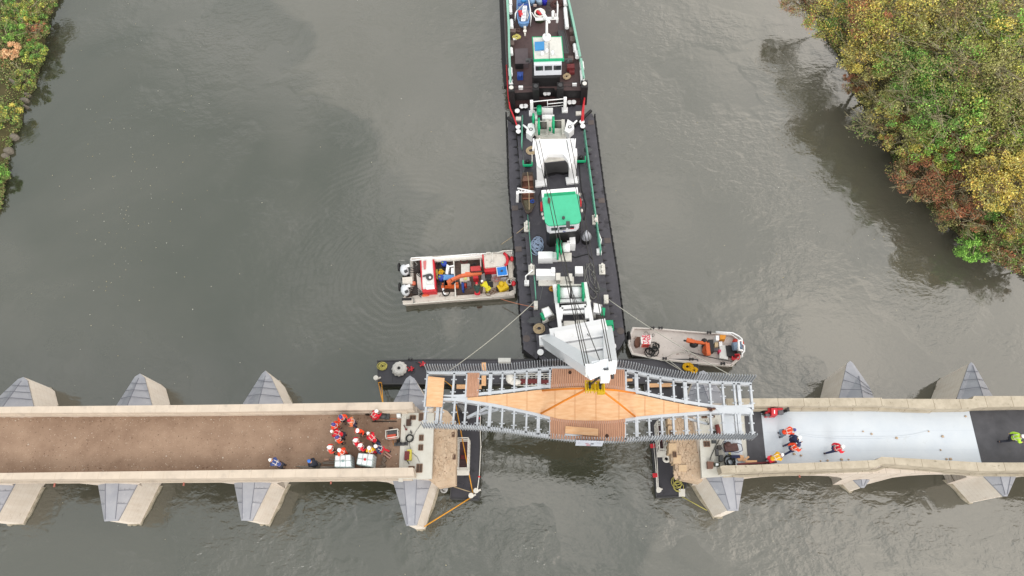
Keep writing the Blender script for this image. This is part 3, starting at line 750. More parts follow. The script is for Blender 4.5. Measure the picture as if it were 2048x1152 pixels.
def socket(par, Lf, x0, y0, x1, y1, z):
    a, c = P(*Lf(x0, y0), z), P(*Lf(x1, y1), z); b = MB(); t_ = .05
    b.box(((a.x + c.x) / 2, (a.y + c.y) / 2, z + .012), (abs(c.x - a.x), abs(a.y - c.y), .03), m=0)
    for q0, q1 in (((a.x, a.y), (c.x, a.y)), ((c.x, a.y), (c.x, c.y)), ((c.x, c.y), (a.x, c.y)), ((a.x, c.y), (a.x, a.y))):
        b.beam((q0[0], q0[1], z + .03), (q1[0], q1[1], z + .03), t_, .07, 1)
    b.beam(((a.x + c.x) / 2, a.y, z + .04), ((a.x + c.x) / 2, c.y, z + .04), .03, .04, 1)
    b.build('anchor_socket', [SOCK, SOCKW], par)
for q in ((993, 178, 1080, 240), (1142, 138, 1200, 260), (1145, 498, 1205, 585), (1133, 658, 1198, 745), (1102, 975, 1185, 1108), (968, 1012, 1058, 1060)):
    socket(bl, LP, *q, ZD + .05)
socket(bl, LA, 512, 268, 530, 304, 5.06); socket(bl, LA, 518, 452, 538, 488, 5.06)
# ---- right half
NoR = (P(1452, 797, ZT), P(2048, 793, ZT)); SoR = (P(1440, 946, ZT), P(2048, 941, ZT))
PR = [
 dict(s=[(1405, 948), (1490, 947), (1475, 1020), (1457, 1020)], n=[(1373, 799), (1386, 766), (1400, 743), (1407, 741), (1415, 746), (1452, 797)], zs=4.8, zn=4.6, xs=P(1447, 947, 4.8).x, xn=P(1411, 798, 4.6).x),
 dict(s=[(1686, 945), (1759, 942), (1727, 974), (1723, 974)], n=[(1678, 796), (1694, 727), (1700, 721.5), (1706, 726), (1738, 772), (1748, 796)], zs=2.4, zn=4.5, xs=P(1722, 944, 2.6).x, xn=P(1713, 796, 4.5).x),
 dict(s=[(1955, 944), (2041, 944), (2013, 991), (2008, 991)], n=[(1914, 796), (1938, 728), (1942.5, 724), (1948, 729), (1987, 795)], zs=4.3, zn=4.4, xs=P(1998, 944, 4.3).x, xn=P(1951, 796, 4.4).x)]
stubR = (P(1352, 935, 4.9).x, P(1333, 800, 4.9).x)
xr = P(2330, 940, 3).x
br = bridge_section('right half of the old stone bridge covered with pale blue and black sheeting', NoR, SoR, PR, (stubR, (xr, xr - 1)), WALLS, (P(1408, 950, 5.5).x, 999))
for p in PR: pier(br, p['s'], p['n'], p['zs'], p['zn'])
b = MB(); b.pp(L0, [(1452, 797), (1763.5, 795.4), (1764, 797.5), (1945, 798), (1948, 792), (2048, 792), (2340, 790), (2340, 812), (2048, 813), (1962, 814.5), (1945, 817), (1864, 818), (1752, 811), (1640, 812), (1452, 812)], ZD + .02, ZT)
b.pp(L0, [(1505, 817), (1750, 815.5), (1864, 821.5), (1864, 824), (1745, 820), (1505, 821)], ZD - .1, ZD + .4)
b.build('parapet', STO, br)
b = MB(); b.pp(L0, [(1440, 933), (1447, 931), (1500, 930), (1752, 920), (1763.5, 913.5), (1844, 918), (1964, 925), (2048, 925), (2340, 926), (2340, 944), (2048, 941), (1957, 942.5), (1768, 927), (1752, 935), (1500, 943.5), (1444, 946)], ZD + .02, ZT)
b.pp(L0, [(1446, 951), (1752, 939), (1769, 932), (1957, 946.5), (2340, 948), (2340, 953), (1957, 951), (1770, 936), (1752, 943), (1446, 955)], ZD - .5, ZD - .1)
b.build('parapet', STO, br)
b = MB(); b.pp(L0, [(1444, 822), (2340, 818), (2340, 936), (1957, 936), (1768, 922), (1500, 937), (1450, 944)], ZD - .12, ZD - .02); b.build('road_bed', CONC, br)
b = MB(); b.pp(L0, [(1395, 812), (1444, 812), (1462, 812), (1475, 948), (1455, 952), (1404, 955)], ZD - .3, ZD); b.build('concrete_slab', CONC, br)
b = MB(); b.pp(L0, [(1334, 812), (1397, 812), (1405, 962), (1400, 966), (1362, 958), (1356, 940), (1350, 938), (1350, 925), (1343, 922)], 4.2, 5.05)
for i in range(170):
    p = P(rnd.uniform(1350, 1394), rnd.uniform(825, 955), 5.06); s_ = rnd.uniform(.06, .2)
    b.prism([(p.x + s_ * math.cos(a) * rnd.uniform(.6, 1), p.y + s_ * 1.3 * math.sin(a)) for a in (0, 1, 2, 3.1, 4.2, 5.3)], 5.0, 5.05 + rnd.uniform(.015, .07), 0, inset=.25)
b.build('rubble_ledge', SCREE, br)
b = MB(); nb = mat('new_pale_block', (226, 196, 160), .8, var=.07)
for q in ((1130, 640, 1160, 700), (1135, 715, 1190, 835), (1140, 870, 1210, 960), (1180, 975, 1250, 1050), (1228, 1062, 1300, 1120)):
    b.pr(L8, *q, 4.2, 5.14, inset=.02)
b.build('corner_block', nb, br)
b = MB(); b.pp(L0, [(1397, 812), (1404, 812), (1411, 955), (1404, 956)], 4.8, ZD - .1); b.build('end_step', WALLS, br)
for q in ((586, 316, 650, 366), (277, 420, 315, 472), (246, 208, 280, 250), (566, 44, 620, 78), (636, 44, 696, 72)):
    socket(br, LB, *q, ZD if q[0] > 500 else 5.14)
MB().rod(P(1599, 949, 5.3) + Vector((0, .3, 0)), P(1599, 949, 5.3) + Vector((0, -.2, -.05)), .06).build('drain_spout', sp_, br)
# cement render wedge on the slab corner: grey lead flashing behind the south cutwater
b = MB(); b.pp(LB, [(578, 632), (742, 566), (748, 628), (740, 636)], ZD - .4, ZD - .05); b.build('lead_flashing', LEAD, br)
# ---- sheets lying on the right half
b = MB(); b.pp(L0, [(1488, 815), (1497, 930), (1533, 928), (1521, 815)], ZD - .02, ZD + .03)
b.build('black_sheet', MEMB, label='black waterproof sheet lying between the bridge end and the pale blue sheet', cat='sheet', group='waterproof sheets on the right bridge half')
b = MB(); b.pp(L0, [(1521, 815), (1532, 929), (1760, 921), (1845, 920), (1964, 928), (1938, 820), (1864, 822), (1750, 816)], ZD - .02, ZD + .022)
sh = b.build('pale_sheet', MEMW, label='large pale blue waterproof sheet covering most of the right bridge half', cat='sheet', group='waterproof sheets on the right bridge half')
b = MB()
pts = [P(*LD(x, y), ZD + .03) for x, y in ((350, 622), (450, 637), (600, 645), (720, 647), (900, 645), (1060, 640), (1150, 627), (1245, 604))]
for a, c in zip(pts, pts[1:]): b.beam(a, c, .10, .05)
b.build('fold', MEMW, sh)
b = MB(); b.pp(L0, [(1938.5, 818), (1964.5, 929), (2340, 931), (2340, 816)], ZD - .02, ZD + .034)
b.build('black_sheet', MEMB, label='black waterproof sheet at the right edge of the picture', cat='sheet', group='waterproof sheets on the right bridge half')
b = MB(); b.pp(L0, [(1446, 826), (1452, 932), (1487, 930), (1478, 826)], ZD - .02, ZD + .026)
b.build('pale_sheet', MEMW, label='small pale blue sheet under the end of the steel footbridge', cat='sheet', group='waterproof sheets on the right bridge half')
b = MB(); b.pp(L0, [(1500, 811), (1536, 811), (1536, 818), (1531, 826), (1508, 826), (1504, 820)], ZD + .03, ZD + .06)
b.build('black_sheet', MEMB, label='folded black sheet in the corner by the north parapet', cat='sheet', group='waterproof sheets on the right bridge half')
b = MB(); a, c = P(1475, 928.5, ZD + .3), P(1553, 924, ZD + .3); b.beam(a, c, .12, .18)
b.build('steel_rail', DRED, label='dark red steel rail along the foot of the south parapet', cat='rail')
b = MB(); b.pp(L0, [(1478, 909), (1487, 911), (1489, 921), (1477, 922), (1473, 916)], ZD + .04, ZD + .12); b.build('plywood_offcut', TIMBER, label='square orange plywood offcut beside the dark red rail', cat='board')
b = MB(); b.beam(P(1486, 922, ZD + .2), P(1498, 913, ZD + .35), .12, .05); b.build('timber_offcut', TIMBER, label='short timber leaning on the plywood offcut', cat='board')
b = MB(); b.pp(L0, [(1491, 920.5), (1514, 920.5), (1514, 925), (1491, 925)], ZD + .3, ZD + .36); b.build('timber_offcut', TIMBER, label='pale timber lying on the dark red rail', cat='board')
for i, (x, y) in enumerate(((1726, 863), (1743, 868), (1793, 876), (1857, 863), (1931, 833), (1885, 873), (1881, 900), (1602, 911), (1588, 908), (1641, 922), (1655, 921), (1683, 919), (1697, 919), (1893, 918), (1901, 918))):
    p = P(x, y, ZD + .03); MB().ball(p + Vector((0, 0, .03)), .07 + .02 * (i % 3), 0, 7, 4, (1, .8, .5)).build('stone', SCREE, label='small brown stone lying on the pale blue sheet', cat='stone', group='small stones on the pale blue sheet')
# ================================================================ STEEL FOOTBRIDGE HANGING FROM THE CRANE
ZB = 8.5
def poly_at(pts, x):
    for a, c in zip(pts, pts[1:]):
        if a[0] <= x <= c[0]: return a[1] + (c[1] - a[1]) * (x - a[0]) / (c[0] - a[0])
    return pts[0][1] if x < pts[0][0] else pts[-1][1]
def fine(pts, step=14):
    r = []; x = pts[0][0]
    while x < pts[-1][0]: r.append((x, 0)); x += step
    r.append((pts[-1][0], 0))
    # smooth a little
    out_ = []
    for x, _ in r: out_.append((x, sum(poly_at(pts, x + d) for d in (-22, -11, 0, 11, 22)) / 5))
    return out_
NE = [(855, 747), (935, 747), (1014, 746), (1060, 742), (1104, 737), (1176, 735), (1249, 740), (1306, 754), (1369, 763), (1502, 769)]
SE = [(849, 856), (896, 858), (955, 860.5), (1013, 866), (1099, 878.5), (1150, 885), (1204, 887), (1251, 885), (1306, 881), (1396, 878.5), (1507, 879)]
SEF = SE; SE = [(x, y - 5) for x, y in SE]
LNn = [(935, 796), (957, 793.5), (1013.6, 787.7), (1082, 779), (1138, 774.5), (1170, 774), (1215.6, 777), (1267, 787), (1357.8, 807), (1430, 819)]
LSs = [(935, 799), (994, 808), (1080, 827), (1111, 836.5), (1140, 840), (1175, 841), (1227, 841), (1272, 833), (1328, 828), (1400.7, 822.5), (1430, 820)]
fbc = P(1176, 810, ZB)
fb = thing('steel_footbridge', 'white steel footbridge frame with plywood lens deck hanging over the gap between the stone halves', 'footbridge', fbc)
def poly3(pts, z): return [P(x, y, z) for x, y in pts]
for E_ in (NE, SE):
    b = MB(); q = poly3(fine(E_), ZB - .2)
    for a, c in zip(q, q[1:]): b.beam(a, c, .2, .4)
    b.build('edge_beam', GALV, fb)
# spine beams along the lens, meeting at both ends
for n_, E_, off in (('N', LNn, -3.2), ('S', LSs, 4.2)):
    pts = [(886, 796 + off * .5), (910, 797 + off * .5)] + [(x, y + off) for x, y in E_[:-1]] + [(1446, 820 + off * .8), (1504, 819 + off * 1.9)]
    b = MB(); q = poly3(fine(pts, 18), ZB - .28)
    for a, c in zip(q, q[1:]): b.beam(a, c, .26 if n_ == 'S' else .2, .55)
    b.build('spine_beam', GALV, fb)
b = MB(); b.pp(L0, [(884, 792), (935, 793), (935, 802), (884, 801)], ZB - .5, ZB - .02)
b.pp(L0, [(852, 814), (862, 814), (884, 801), (884, 792)], ZB - .5, ZB - .03)
b.build('end_plate', GALV, fb)
b = MB(); b.pp(L0, [(1430, 815), (1446, 814), (1475, 812), (1500, 816), (1504, 820), (1500, 825), (1475, 828), (1440, 826)], ZB - .5, ZB + .02); b.build('end_plate', GALV, fb)
XN = [(909, 5), (958, 5), (982, 9), (1005.6, 4.5), (1030, 4.5), (1054, 4.5), (1079, 9), (1100, 5), (1251, 5), (1272, 9), (1295.6, 4.5), (1320, 4.5), (1346, 4.5), (1369, 9), (1394, 4.5), (1418.6, 4.5), (1444, 4.5), (1467, 4.5), (1476, 8), (1500, 5), (856, 5), (935, 5)]
XS = [(849, 5), (873, 8), (880.6, 4.5), (906, 4.5), (928.5, 4.5), (954, 4.5), (978, 8), (1003, 4.5), (1027, 4.5), (1052, 4.5), (1076, 8), (1100, 5), (1250, 5), (1274, 8), (1299, 4.5), (1324.5, 4.5), (1348, 4.5), (1373.5, 8), (1398, 4.5), (1423.6, 4.5), (1448, 4.5), (1474, 4.5), (1481, 9), (1505.5, 5)]
def cross(x, wpx, Eo, Ei, side):
    # runs from the outer beam to the lens, parallel to the others in the world
    yo = poly_at(Eo, x)
    vx = (x - 1177) / 3300
    yi = poly_at(Ei, x) if Ei[0][0] <= x <= Ei[-1][0] else (796.5 if x < 1000 else 819.5)
    if x < 862: yi = 814
    a, c = P(x, yo, ZB - .14), P(x + vx * (yi - yo) * -1 * 0 + vx * (yi - yo), yi, ZB - .14)
    wd = wpx / 30
    b = MB(); b.beam(a, c, wd * .8, .28)
    n_ = 2 if (c - a).length < 1.8 else 3
    for i in range(n_):
        m_ = a.lerp(c, (i + .5) / n_)
        b.box(m_ + Vector((0, 0, .02)), (wd * .8 + .26, .07, .05)); b.box(m_ + Vector((0, 0, .17)), (.06, .06, .07))
    b.build('cross_beam', GALV, fb)
for x, w_ in XN: cross(x, w_, NE, LNn, 1)
for x, w_ in XS: cross(x, w_, SE, LSs, -1)
b = MB(); b.beam(P(992, 806, ZB - .35) + Vector((0, 0, 0)), P(934, 836, ZB - .5), .18, .2); b.build('brace', GALV, fb)
b = MB(); b.beam(P(997, 819, ZB - .4), P(934, 835, ZB - .9), .16, .16); b.build('brace', GALV, fb)
b = MB(); b.beam(P(1378, 838, ZB - .4), P(1414, 848, ZB - .6), .14, .16); b.build('brace', GALV, fb)
# plywood lens, built up from sheets
q0 = fine(LNn, 20); b = MB(); pts = [P(x, y, ZB + .02 + .12 * max(0, 1 - abs(x - 1180) / 180)) for x, y in q0]; pts2 = [P(x, poly_at(LSs, x), ZB + .02 + .05 * max(0, 1 - abs(x - 1180) / 180)) for x, y in q0]
b.add(pts + pts2, [[i, len(pts) + i, len(pts) + i + 1, i + 1] for i in range(len(pts) - 1)])
dn = Vector((0, 0, -.06)); k = len(pts)
b.add(pts + [p + dn for p in pts], [[i, i + 1, k + i + 1, k + i] for i in range(k - 1)]); b.add(pts2 + [p + dn for p in pts2], [[i, k + i, k + i + 1, i + 1] for i in range(k - 1)])
seam_m = mat('plywood_joint', (222, 160, 108), .8)
for x in (974, 1014, 1054, 1110, 1150, 1192, 1238, 1290, 1328, 1357):
    b.beam(P(x, poly_at(LNn, x) + .5, ZB + .03 + .12 * max(0, 1 - abs(x - 1180) / 180)), P(x, poly_at(LSs, x) - .5, ZB + .03 + .05 * max(0, 1 - abs(x - 1180) / 180)), .035, .012, 1)
b.build('plywood_deck', [PLY, seam_m], fb)
GAP = mat('decking_gap', (62, 40, 30), .9)
def decking(px_pts, n_):
    q = [P(x, y, ZB + .03) for x, y in px_pts]  # NW, NE, SE, SW
    b = MB()
    b.prism([v for v in q], ZB - .06, ZB - .02, 1)
    for i in range(n_):
        u0, u1 = (i + .06) / n_, (i + .92) / n_
        b.prism([q[0].lerp(q[1], u0), q[0].lerp(q[1], u1), q[3].lerp(q[2], u1), q[3].lerp(q[2], u0)], ZB - .02, ZB + .03 + rnd.uniform(-.006, .006), 0)
    return b.build('timber_decking', [PLANK, GAP], fb)
decking([(935, 745.5), (959, 745.5), (957, 793), (932.5, 794)], 8)
decking([(1104, 737), (1249, 739), (1251, 783), (1101, 778)], 34)
decking([(1100, 834), (1251, 836), (1250, 883), (1100, 877)], 40)
b = MB()
for x, y in ((1140, 745), (1214, 872)): b.cyl(P(x, y, ZB + .04), .12, .03, 12)
b.build('drain_hole', mat('dark_drain', (70, 45, 32), .8), fb)
# comb railings: rows of flat steel fins standing on the edge beams
def railing(E_, x0, x1, dy, lean, outw, hgt):
    b = MB()
    cen = fine(E_, 10); s_ = 0
    q = [P(x_, y_ + dy, ZB - .12) for x_, y_ in cen if x0 - 6 <= x_ <= x1 + 6]
    L_ = 0; pos = []; step = .175
    for a, c in zip(q, q[1:]):
        l_ = (c - a).length
        while s_ < L_ + l_: pos.append((a.lerp(c, (s_ - L_) / l_), (c - a).normalized())); s_ += step
        L_ += l_
    for i, (p, d) in enumerate(pos):
        o = Vector((-d.y, d.x, 0)) * lean
        base_ = p; p = p + o * outw; t_ = p + Vector((0, 0, hgt)) + o * (.12 if lean > 0 else -.06)
        b.beam(p, t_, .035, .12)
        n0 = o * .012
        if i % 2 == 0 and outw > .1: b.beam(base_, p, .05, .06)
        if i % 2 == 0 and outw < .1: b.box(p + o * .02 + Vector((0, 0, .02)), (.17, .13, .04), rz=math.atan2(d.y, d.x))
    return b.build('comb_railing', GALV2, fb)
railing(NE, 857, 1500, -2, 1, .05, 1.3)
railing(SEF, 851, 1512, -3.5, -1, .12, 1.45)
# banner on the south railing: white cloth with small red and black print
a, c = P(1150.5, 887.5, ZB - .1), P(1204, 889, ZB - .1); up = Vector((0, .04, 1.4))
b = MB(); o = Vector((0, -.12, 0)); b.add([a + o, c + o, c + o + up, a + o + up], [[0, 1, 2, 3]]); b.add([a + o * .8, c + o * .8, c + o * .8 + up, a + o * .8 + up], [[3, 2, 1, 0]])
b.add([a + o + up, c + o + up, c + o * .8 + up, a + o * .8 + up], [[0, 1, 2, 3]])
def mark(u0, u1, v0, v1, m):
    oo = o + Vector((0, -.006, .004)); p = lambda u, v: a.lerp(c, u) + oo + up * v
    b.add([p(u0, v0), p(u1, v0), p(u1, v1), p(u0, v1)], [[0, 1, 2, 3]], m)
for i in range(9): mark(.36 + i * .013, .368 + i * .013, .42, .58, 1 if i != 4 else 2)
for i in range(7): mark(.555 + i * .016, .567 + i * .016, .36, .58, 2)
for i in range(14): mark(.40 + i * .013, .409 + i * .013, .08, .3, 1 if i < 11 else 2)
for i in range(6): mark(.09 + i * .014, .097 + i * .014, .5, .62, 3)
for i in range(12): mark(.78 + i * .012, .786 + i * .012, .62, .72, 3)
b.build('banner', [mat('white_banner', (226, 232, 246), .6, var=.02), mat('banner_red', (214, 96, 110), .7), mat('banner_black', (60, 60, 78), .7), mat('banner_grey', (160, 165, 180), .7)], fb)
# loose sheets on the footbridge (lie on it: things of their own)
b = MB(); b.pp(L0, [(856, 752.5), (889, 756), (884.5, 814), (852, 812.7)], ZB + .06, ZB + .11); b.build('plywood_sheet', PLY, label='large loose plywood sheet lying across the west end of the steel footbridge', cat='board')
b = MB(); b.pp(L0, [(1131, 852), (1197, 857.5), (1196.5, 871.5), (1180, 871), (1130, 866.5)], ZB + .08, ZB + .12); b.build('plywood_sheet', PLY, label='long plywood board lying on the brown decking behind the banner', cat='board')
b = MB(); b.pp(L0, [(1130, 863), (1170, 866), (1165, 870.5), (1148, 872), (1130, 871)], ZB + .045, ZB + .07); b.build('grey_sheet', GALV, label='thin grey sheet under the plywood board on the brown decking', cat='sheet')
b = MB()
for x, y in ((1418, 817.5), (1424, 817), (1428, 817), (1422, 821)): b.ball(P(x, y, ZB + .1), .10, 0, 7, 4, (1.3, .8, .8))
b.build('clamp', mat('brown_clamp', (96, 62, 52), .7), fb)
# ---- spreader hook and slings
zh = 12.3; HKZ = 0
hk = thing('lifting_spreader', 'yellow lifting spreader block hanging above the middle of the footbridge deck', 'crane hook', P(1187, 776, zh))
b = MB()
y0, y1 = 768, 779
A, B_ = P(1171, 774, zh), P(1207, 776, zh)
b.beam(A, B_, .34, .46)
for u in (.0, .14, .28, .5, .72, .86, 1.0):
    p = A.lerp(B_, u); b.box(p + Vector((0, 0, .1)), (.06, .62, .74))
b.box(A.lerp(B_, .85), (.46, .7, .7), m=0); b.beam(A + Vector((0, .3, .3)), B_ + Vector((0, .3, .3)), .07, .07); b.beam(A + Vector((0, -.3, .3)), B_ + Vector((0, -.3, .3)), .07, .07)
b.build('yoke', YELLOW, hk)
b = MB()
for u in (.18, .24, .76, .82):
    p = A.lerp(B_, u) + Vector((0, 0, .42)); b.loft([[(p.x + dx, p.y + .22 * math.cos(t_ * .628), p.z + .22 * math.sin(t_ * .628)) for t_ in range(10)] for dx in (-.04, .04)], 0, True)
b.build('sheave', BLACK, hk)
sling_ends = [((1082, 827), A.lerp(B_, .2)), ((1270, 833), A.lerp(B_, .8)), ((1085, 781), A.lerp(B_, .2)), ((1270, 786), A.lerp(B_, .8))]
for i, ((x, y), s_) in enumerate(sling_ends):
    e_ = P(x, y, ZB + .12); mid = s_.lerp(e_, .5)
    b = MB(); b.tube([s_ + Vector((0, 0, -.25)), mid, e_], .07, 6)
    b.build('lifting_sling', STRAP, label=('orange lifting sling reaching the south west side of the plywood deck', 'orange lifting sling reaching the south east side of the plywood deck', 'orange lifting sling along the north west edge of the plywood deck', 'orange lifting sling along the north east edge of the plywood deck')[i], cat='sling', group='orange lifting slings')

# ================================================================ PONTOONS UNDER AND BESIDE THE GAP
STEELP = speckle(mat('black_pontoon_plate', (72, 71, 78), .5, var=.14, scale=1.0, bump=.12, bscale=20), (54, 53, 58), 1.2, .60, .12)
STEELP = joints(STEELP, 2.9, .03, (40, 40, 44))
def pontoon(label, top, z):
    q = [P(*p, z) for p in top]; cx = sum(v.x for v in q) / len(q); cy = sum(v.y for v in q) / len(q)
    t = thing('pontoon', label, 'pontoon', (cx, cy, 0), 'black work pontoons round the gap')
    b = MB(); b.prism(q, -.6, z - .06, 1); b.prism(q, z - .06, z, 0); b.build('hull', [STEELP, BLACK], t)
    b = MB(); n_ = len(q)
    for i in range(n_): b.beam(q[i] + Vector((0, 0, .02)), q[(i + 1) % n_] + Vector((0, 0, .02)), .09, .08)
    b.build('rim', DGREY, t)
    return t
p1 = pontoon('long black pontoon lying north of the bridge under the footbridge', [(755, 722), (850, 719), (1395, 719), (1400, 766), (757, 768)], .75)
p2 = pontoon('narrow black pontoon in the gap beside the left bridge end', [(911, 770), (962, 770), (958, 1000), (901, 998)], .6)
p3 = pontoon('narrow black pontoon in the gap beside the right bridge end', [(1288, 770), (1378, 770), (1375, 960), (1366, 993), (1313, 995), (1303, 884)], .65)
HTF = mat('pontoon_hatch', (88, 86, 94), .5)
for par, x, y in ((p2, 922, 972), (p1, 823, 740), (p1, 1120, 728)):
    MB().torus(P(x, y, .78 if par is p1 else .63), .28, .02, 0, 18, 5).build('hatch_ring', HTF, par)
WETP = mat('wet_patch', (24, 24, 26), .15)
# basket-shaped steel walkways hung beside the gap
def walkway(label, Lf, x0, y0, x1, y1, zt, zb_):
    a, c = P(*Lf(x0, y0), zt), P(*Lf(x1, y1), zt); cx, cy = (a.x + c.x) / 2, (a.y + c.y) / 2
    t = thing('access_cradle', label, 'work cradle', (cx, cy, zb_), 'white steel access cradles in the gap')
    X0, X1, Y0, Y1 = min(a.x, c.x), max(a.x, c.x), min(a.y, c.y), max(a.y, c.y)
    b = MB(); b.prism([(X0, Y0), (X1, Y0), (X1, Y1), (X0, Y1)], zb_, zb_ + .06)
    for i in range(7): b.beam((X0, Y0 + (Y1 - Y0) * i / 6, zb_ + .08), (X1, Y0 + (Y1 - Y0) * i / 6, zb_ + .08), .05, .05)
    b.build('floor', mat('dark_red_floor', (96, 70, 74), .7, var=.15), t)
    b = MB()
    for z in (zt, (zt + zb_) / 2, zb_ + .1):
        for p, q in (((X0, Y0), (X1, Y0)), ((X1, Y0), (X1, Y1)), ((X1, Y1), (X0, Y1)), ((X0, Y1), (X0, Y0))): b.beam((*p, z), (*q, z), .07, .07)
    n_ = 6
    for i in range(n_ + 1):
        y = Y0 + (Y1 - Y0) * i / n_
        for x in (X0, X1): b.beam((x, y, zb_), (x, y, zt), .05, .05)
    b.build('frame', DWHITE, t)
    b = MB(); b.beam(((X0 + X1) / 2 - .1, Y1 - .7, zb_ + .12), ((X0 + X1) / 2 + .12, Y0 + 1.2, zb_ + .12), .06, .06); b.box(((X0 + X1) / 2, Y0 + 1.0, zb_ + .15), (.5, .28, .12)); b.build('tool_bag', DRED, t)
    b = MB(); b.box(((X0 + X1) / 2, Y0 - .22, zb_ + .5), (X1 - X0 + .1, .36, .05)); b.box(((X0 + X1) / 2, Y0 - .1, zb_ + .7), (X1 - X0 + .1, .08, .05)); b.build('step', DWHITE, t)
    return t
walkway('white framed access cradle hanging beside the left bridge end', LA, 556, 312, 638, 560, 3.0, 1.7)
walkway('white framed access cradle hanging beside the right bridge end', LB, 122, 110, 222, 392, 3.4, 1.9)
# scaffold tubes and jack gear seen through the footbridge frame on the long pontoon
t = thing('scaffold_stack', 'stack of pale steel frames and tubes on the long pontoon under the footbridge', 'scaffolding', P(1060, 755, .8))
b = MB()
for i, y in enumerate((748, 751.5, 756, 761, 766, 771)):
    b.rod(P(1032, y, .95), P(1103, y - 1, .95 + .03 * i), .04, 6)
for i in range(9): b.rod(P(1040 + i * 8, 747, 1.05), P(1040 + i * 8, 771 - 2 * (i % 3), 1.05), .03, 6)
b.build('frame', DWHITE, t)
b = MB(); b.box(P(1062, 763, 1.0), (1.7, .34, .3)); b.box(P(1090, 764, 1.0), (.9, .3, .25)); b.build('cylinder_body', DRED, t)
b = MB(); b.ball(P(1020, 756, 1.1), .5, 0, 9, 6, (.7, 1, .6)); b.ball(P(1030, 764, 1.1), .45, 0, 9, 6, (1.2, .6, .5)); b.build('cloth_cover', DWHITE, t)
b = MB(); b.pp(L0, [(963.5, 725), (972, 725), (972, 771), (963, 771)], 1.3, 1.4); b.build('timber_beam', TIMBER, label='pale timber board standing out north past the comb railing', cat='board')
b = MB(); b.pp(L0, [(913, 769), (963, 769), (963, 777.5), (913, 777.5)], 1.1, 1.2); b.build('timber_beam', TIMBER, label='pale timber board seen through the frame beside the small decking panel', cat='board')
b = MB(); b.pp(L8, [(950, 340), (1168, 338), (1168, 370), (950, 374)], .85, .95); b.build('timber_beam', TIMBER, label='orange timber board seen through the frame right of the middle decking', cat='board')
b = MB(); b.pp(L8, [(752, 298), (820, 298), (820, 318), (752, 322)], .85, .95); b.build('timber_beam', TIMBER, label='short timber board seen through the frame next to the middle decking', cat='board')
def coil(name, label, cat, Lf, x, y, z, R_, r, m, turns=6, sq=.9, wob=.12, group=None, seed=1):
    rr = random.Random(seed); c = P(*Lf(x, y), z); b = MB(); pts = []
    n_ = turns * 16
    for i in range(n_):
        a = i / 16 * 2 * math.pi; q = R_ * (1 - .62 * (i / n_)) * (1 + wob * math.sin(a * .37 + seed) + rr.uniform(-.03, .03))
        pts.append(c + Vector((q * math.cos(a) + wob * R_ * math.sin(i * .11), q * math.sin(a) * sq, r * (1 + (i % 5) * .4))))
    b.tube(pts, r, 5); return b.build(name, m, label=label, cat=cat, group=group)
def loops(name, label, Lf, pts, z, r, m, seed=2, n_=26, rad=.25, cat='rope'):
    """a loose pile of rope: one long wandering strand round the given centres"""
    rr = random.Random(seed); q = [P(*Lf(*p), z) for p in pts]; out_ = []
    k = len(q) * n_
    for i in range(k):
        u = i / k * (len(q) - 1); j = int(u); c = q[j].lerp(q[min(j + 1, len(q) - 1)], u - j)
        a = i * .55; R_ = rad * (1 + .4 * math.sin(i * .23 + seed))
        out_.append(c + Vector((R_ * math.cos(a), R_ * math.sin(a), r * (1 + 3 * rr.random()))))
    b = MB(); b.tube(out_, r, 5); return b.build(name, m, label=label, cat=cat)
coil('rope_coil', 'pale yellow rope coiled on the left end of the long pontoon', 'rope', L7, 128, 218, .8, .38, .03, ROPEP, 9, .9, .22, seed=3)
# the big round white fender
t = thing('round_fender', 'large round white cloth covered fender with a hole in the middle', 'fender', P(*L7(300, 243), .78))
b = MB(); c = P(*L7(300, 243), .98); b.torus(c, .36, .25, 0, 20, 8); b.torus(c + Vector((0, 0, .1)), .2, .12, 0, 16, 6)
for i in range(12): a = i * .524; b.ball(c + Vector((math.cos(a) * .5, math.sin(a) * .5, -.05)), .16, 0, 7, 4)
b.build('ring', speckle(mat('shaggy_white_cloth', (228, 226, 222), .95, var=.08, scale=6, bump=.8, bscale=12), (180, 176, 172), 9, .6, .08), t)
MB().cyl(c - Vector((0, 0, .2)), .12, .42, 12).build('post', BLACK, t)
coil('rope_coil', 'thick bright yellow rope heap on the right end of the long pontoon', 'rope', L6, 985, 765, .8, .42, .06, ROPEY, 7, .75, .1, seed=5)
coil('rope_coil', 'smaller bright yellow rope loop lying against the thick yellow heap', 'rope', L6, 1075, 815, .85, .3, .05, ROPEY, 5, .8, .1, seed=8)
loops('loose_rope', 'pale yellow rope tangled on the pontoon by the right bridge end', LB, [(300, 700), (330, 745), (330, 790)], .72, .03, ROPEP, 4, 20, .3)
MB().tube([P(*LB(360, 862), .7), P(*LB(620, 1005), 1.2)], .035, 6).build('mooring_rope', ROPEP, label='pale yellow rope from the right pontoon to the nearest pier', cat='rope')
b = MB(); b.tube([P(*LA(678, 795), .75), P(*LA(282, 1042), 1.0)], .05, 6); b.build('ratchet_strap', STRAPY, label='amber strap from the left pontoon to the pier nose', cat='strap')
b = MB(); b.tube([P(*LA(540, 35), 3.8), P(*LA(592, 305), 2.6), P(*LA(682, 768), .8)], .04, 6); b.build('ratchet_strap', STRAPY, label='amber strap running down past the left access cradle', cat='strap')
b = MB(); b.tube([P(*L7(85, 385), .9), P(*L7(130, 590), 5.9)], .04, 6); b.tube([P(*L7(118, 385), .9), P(*L7(132, 590), 5.9)], .04, 6); b.tube([P(*L7(85, 385), .9), P(*L7(118, 385), .9)], .05, 6); b.build('ratchet_strap', STRAPY, label='amber strap from the pontoon corner up to the north parapet', cat='strap')
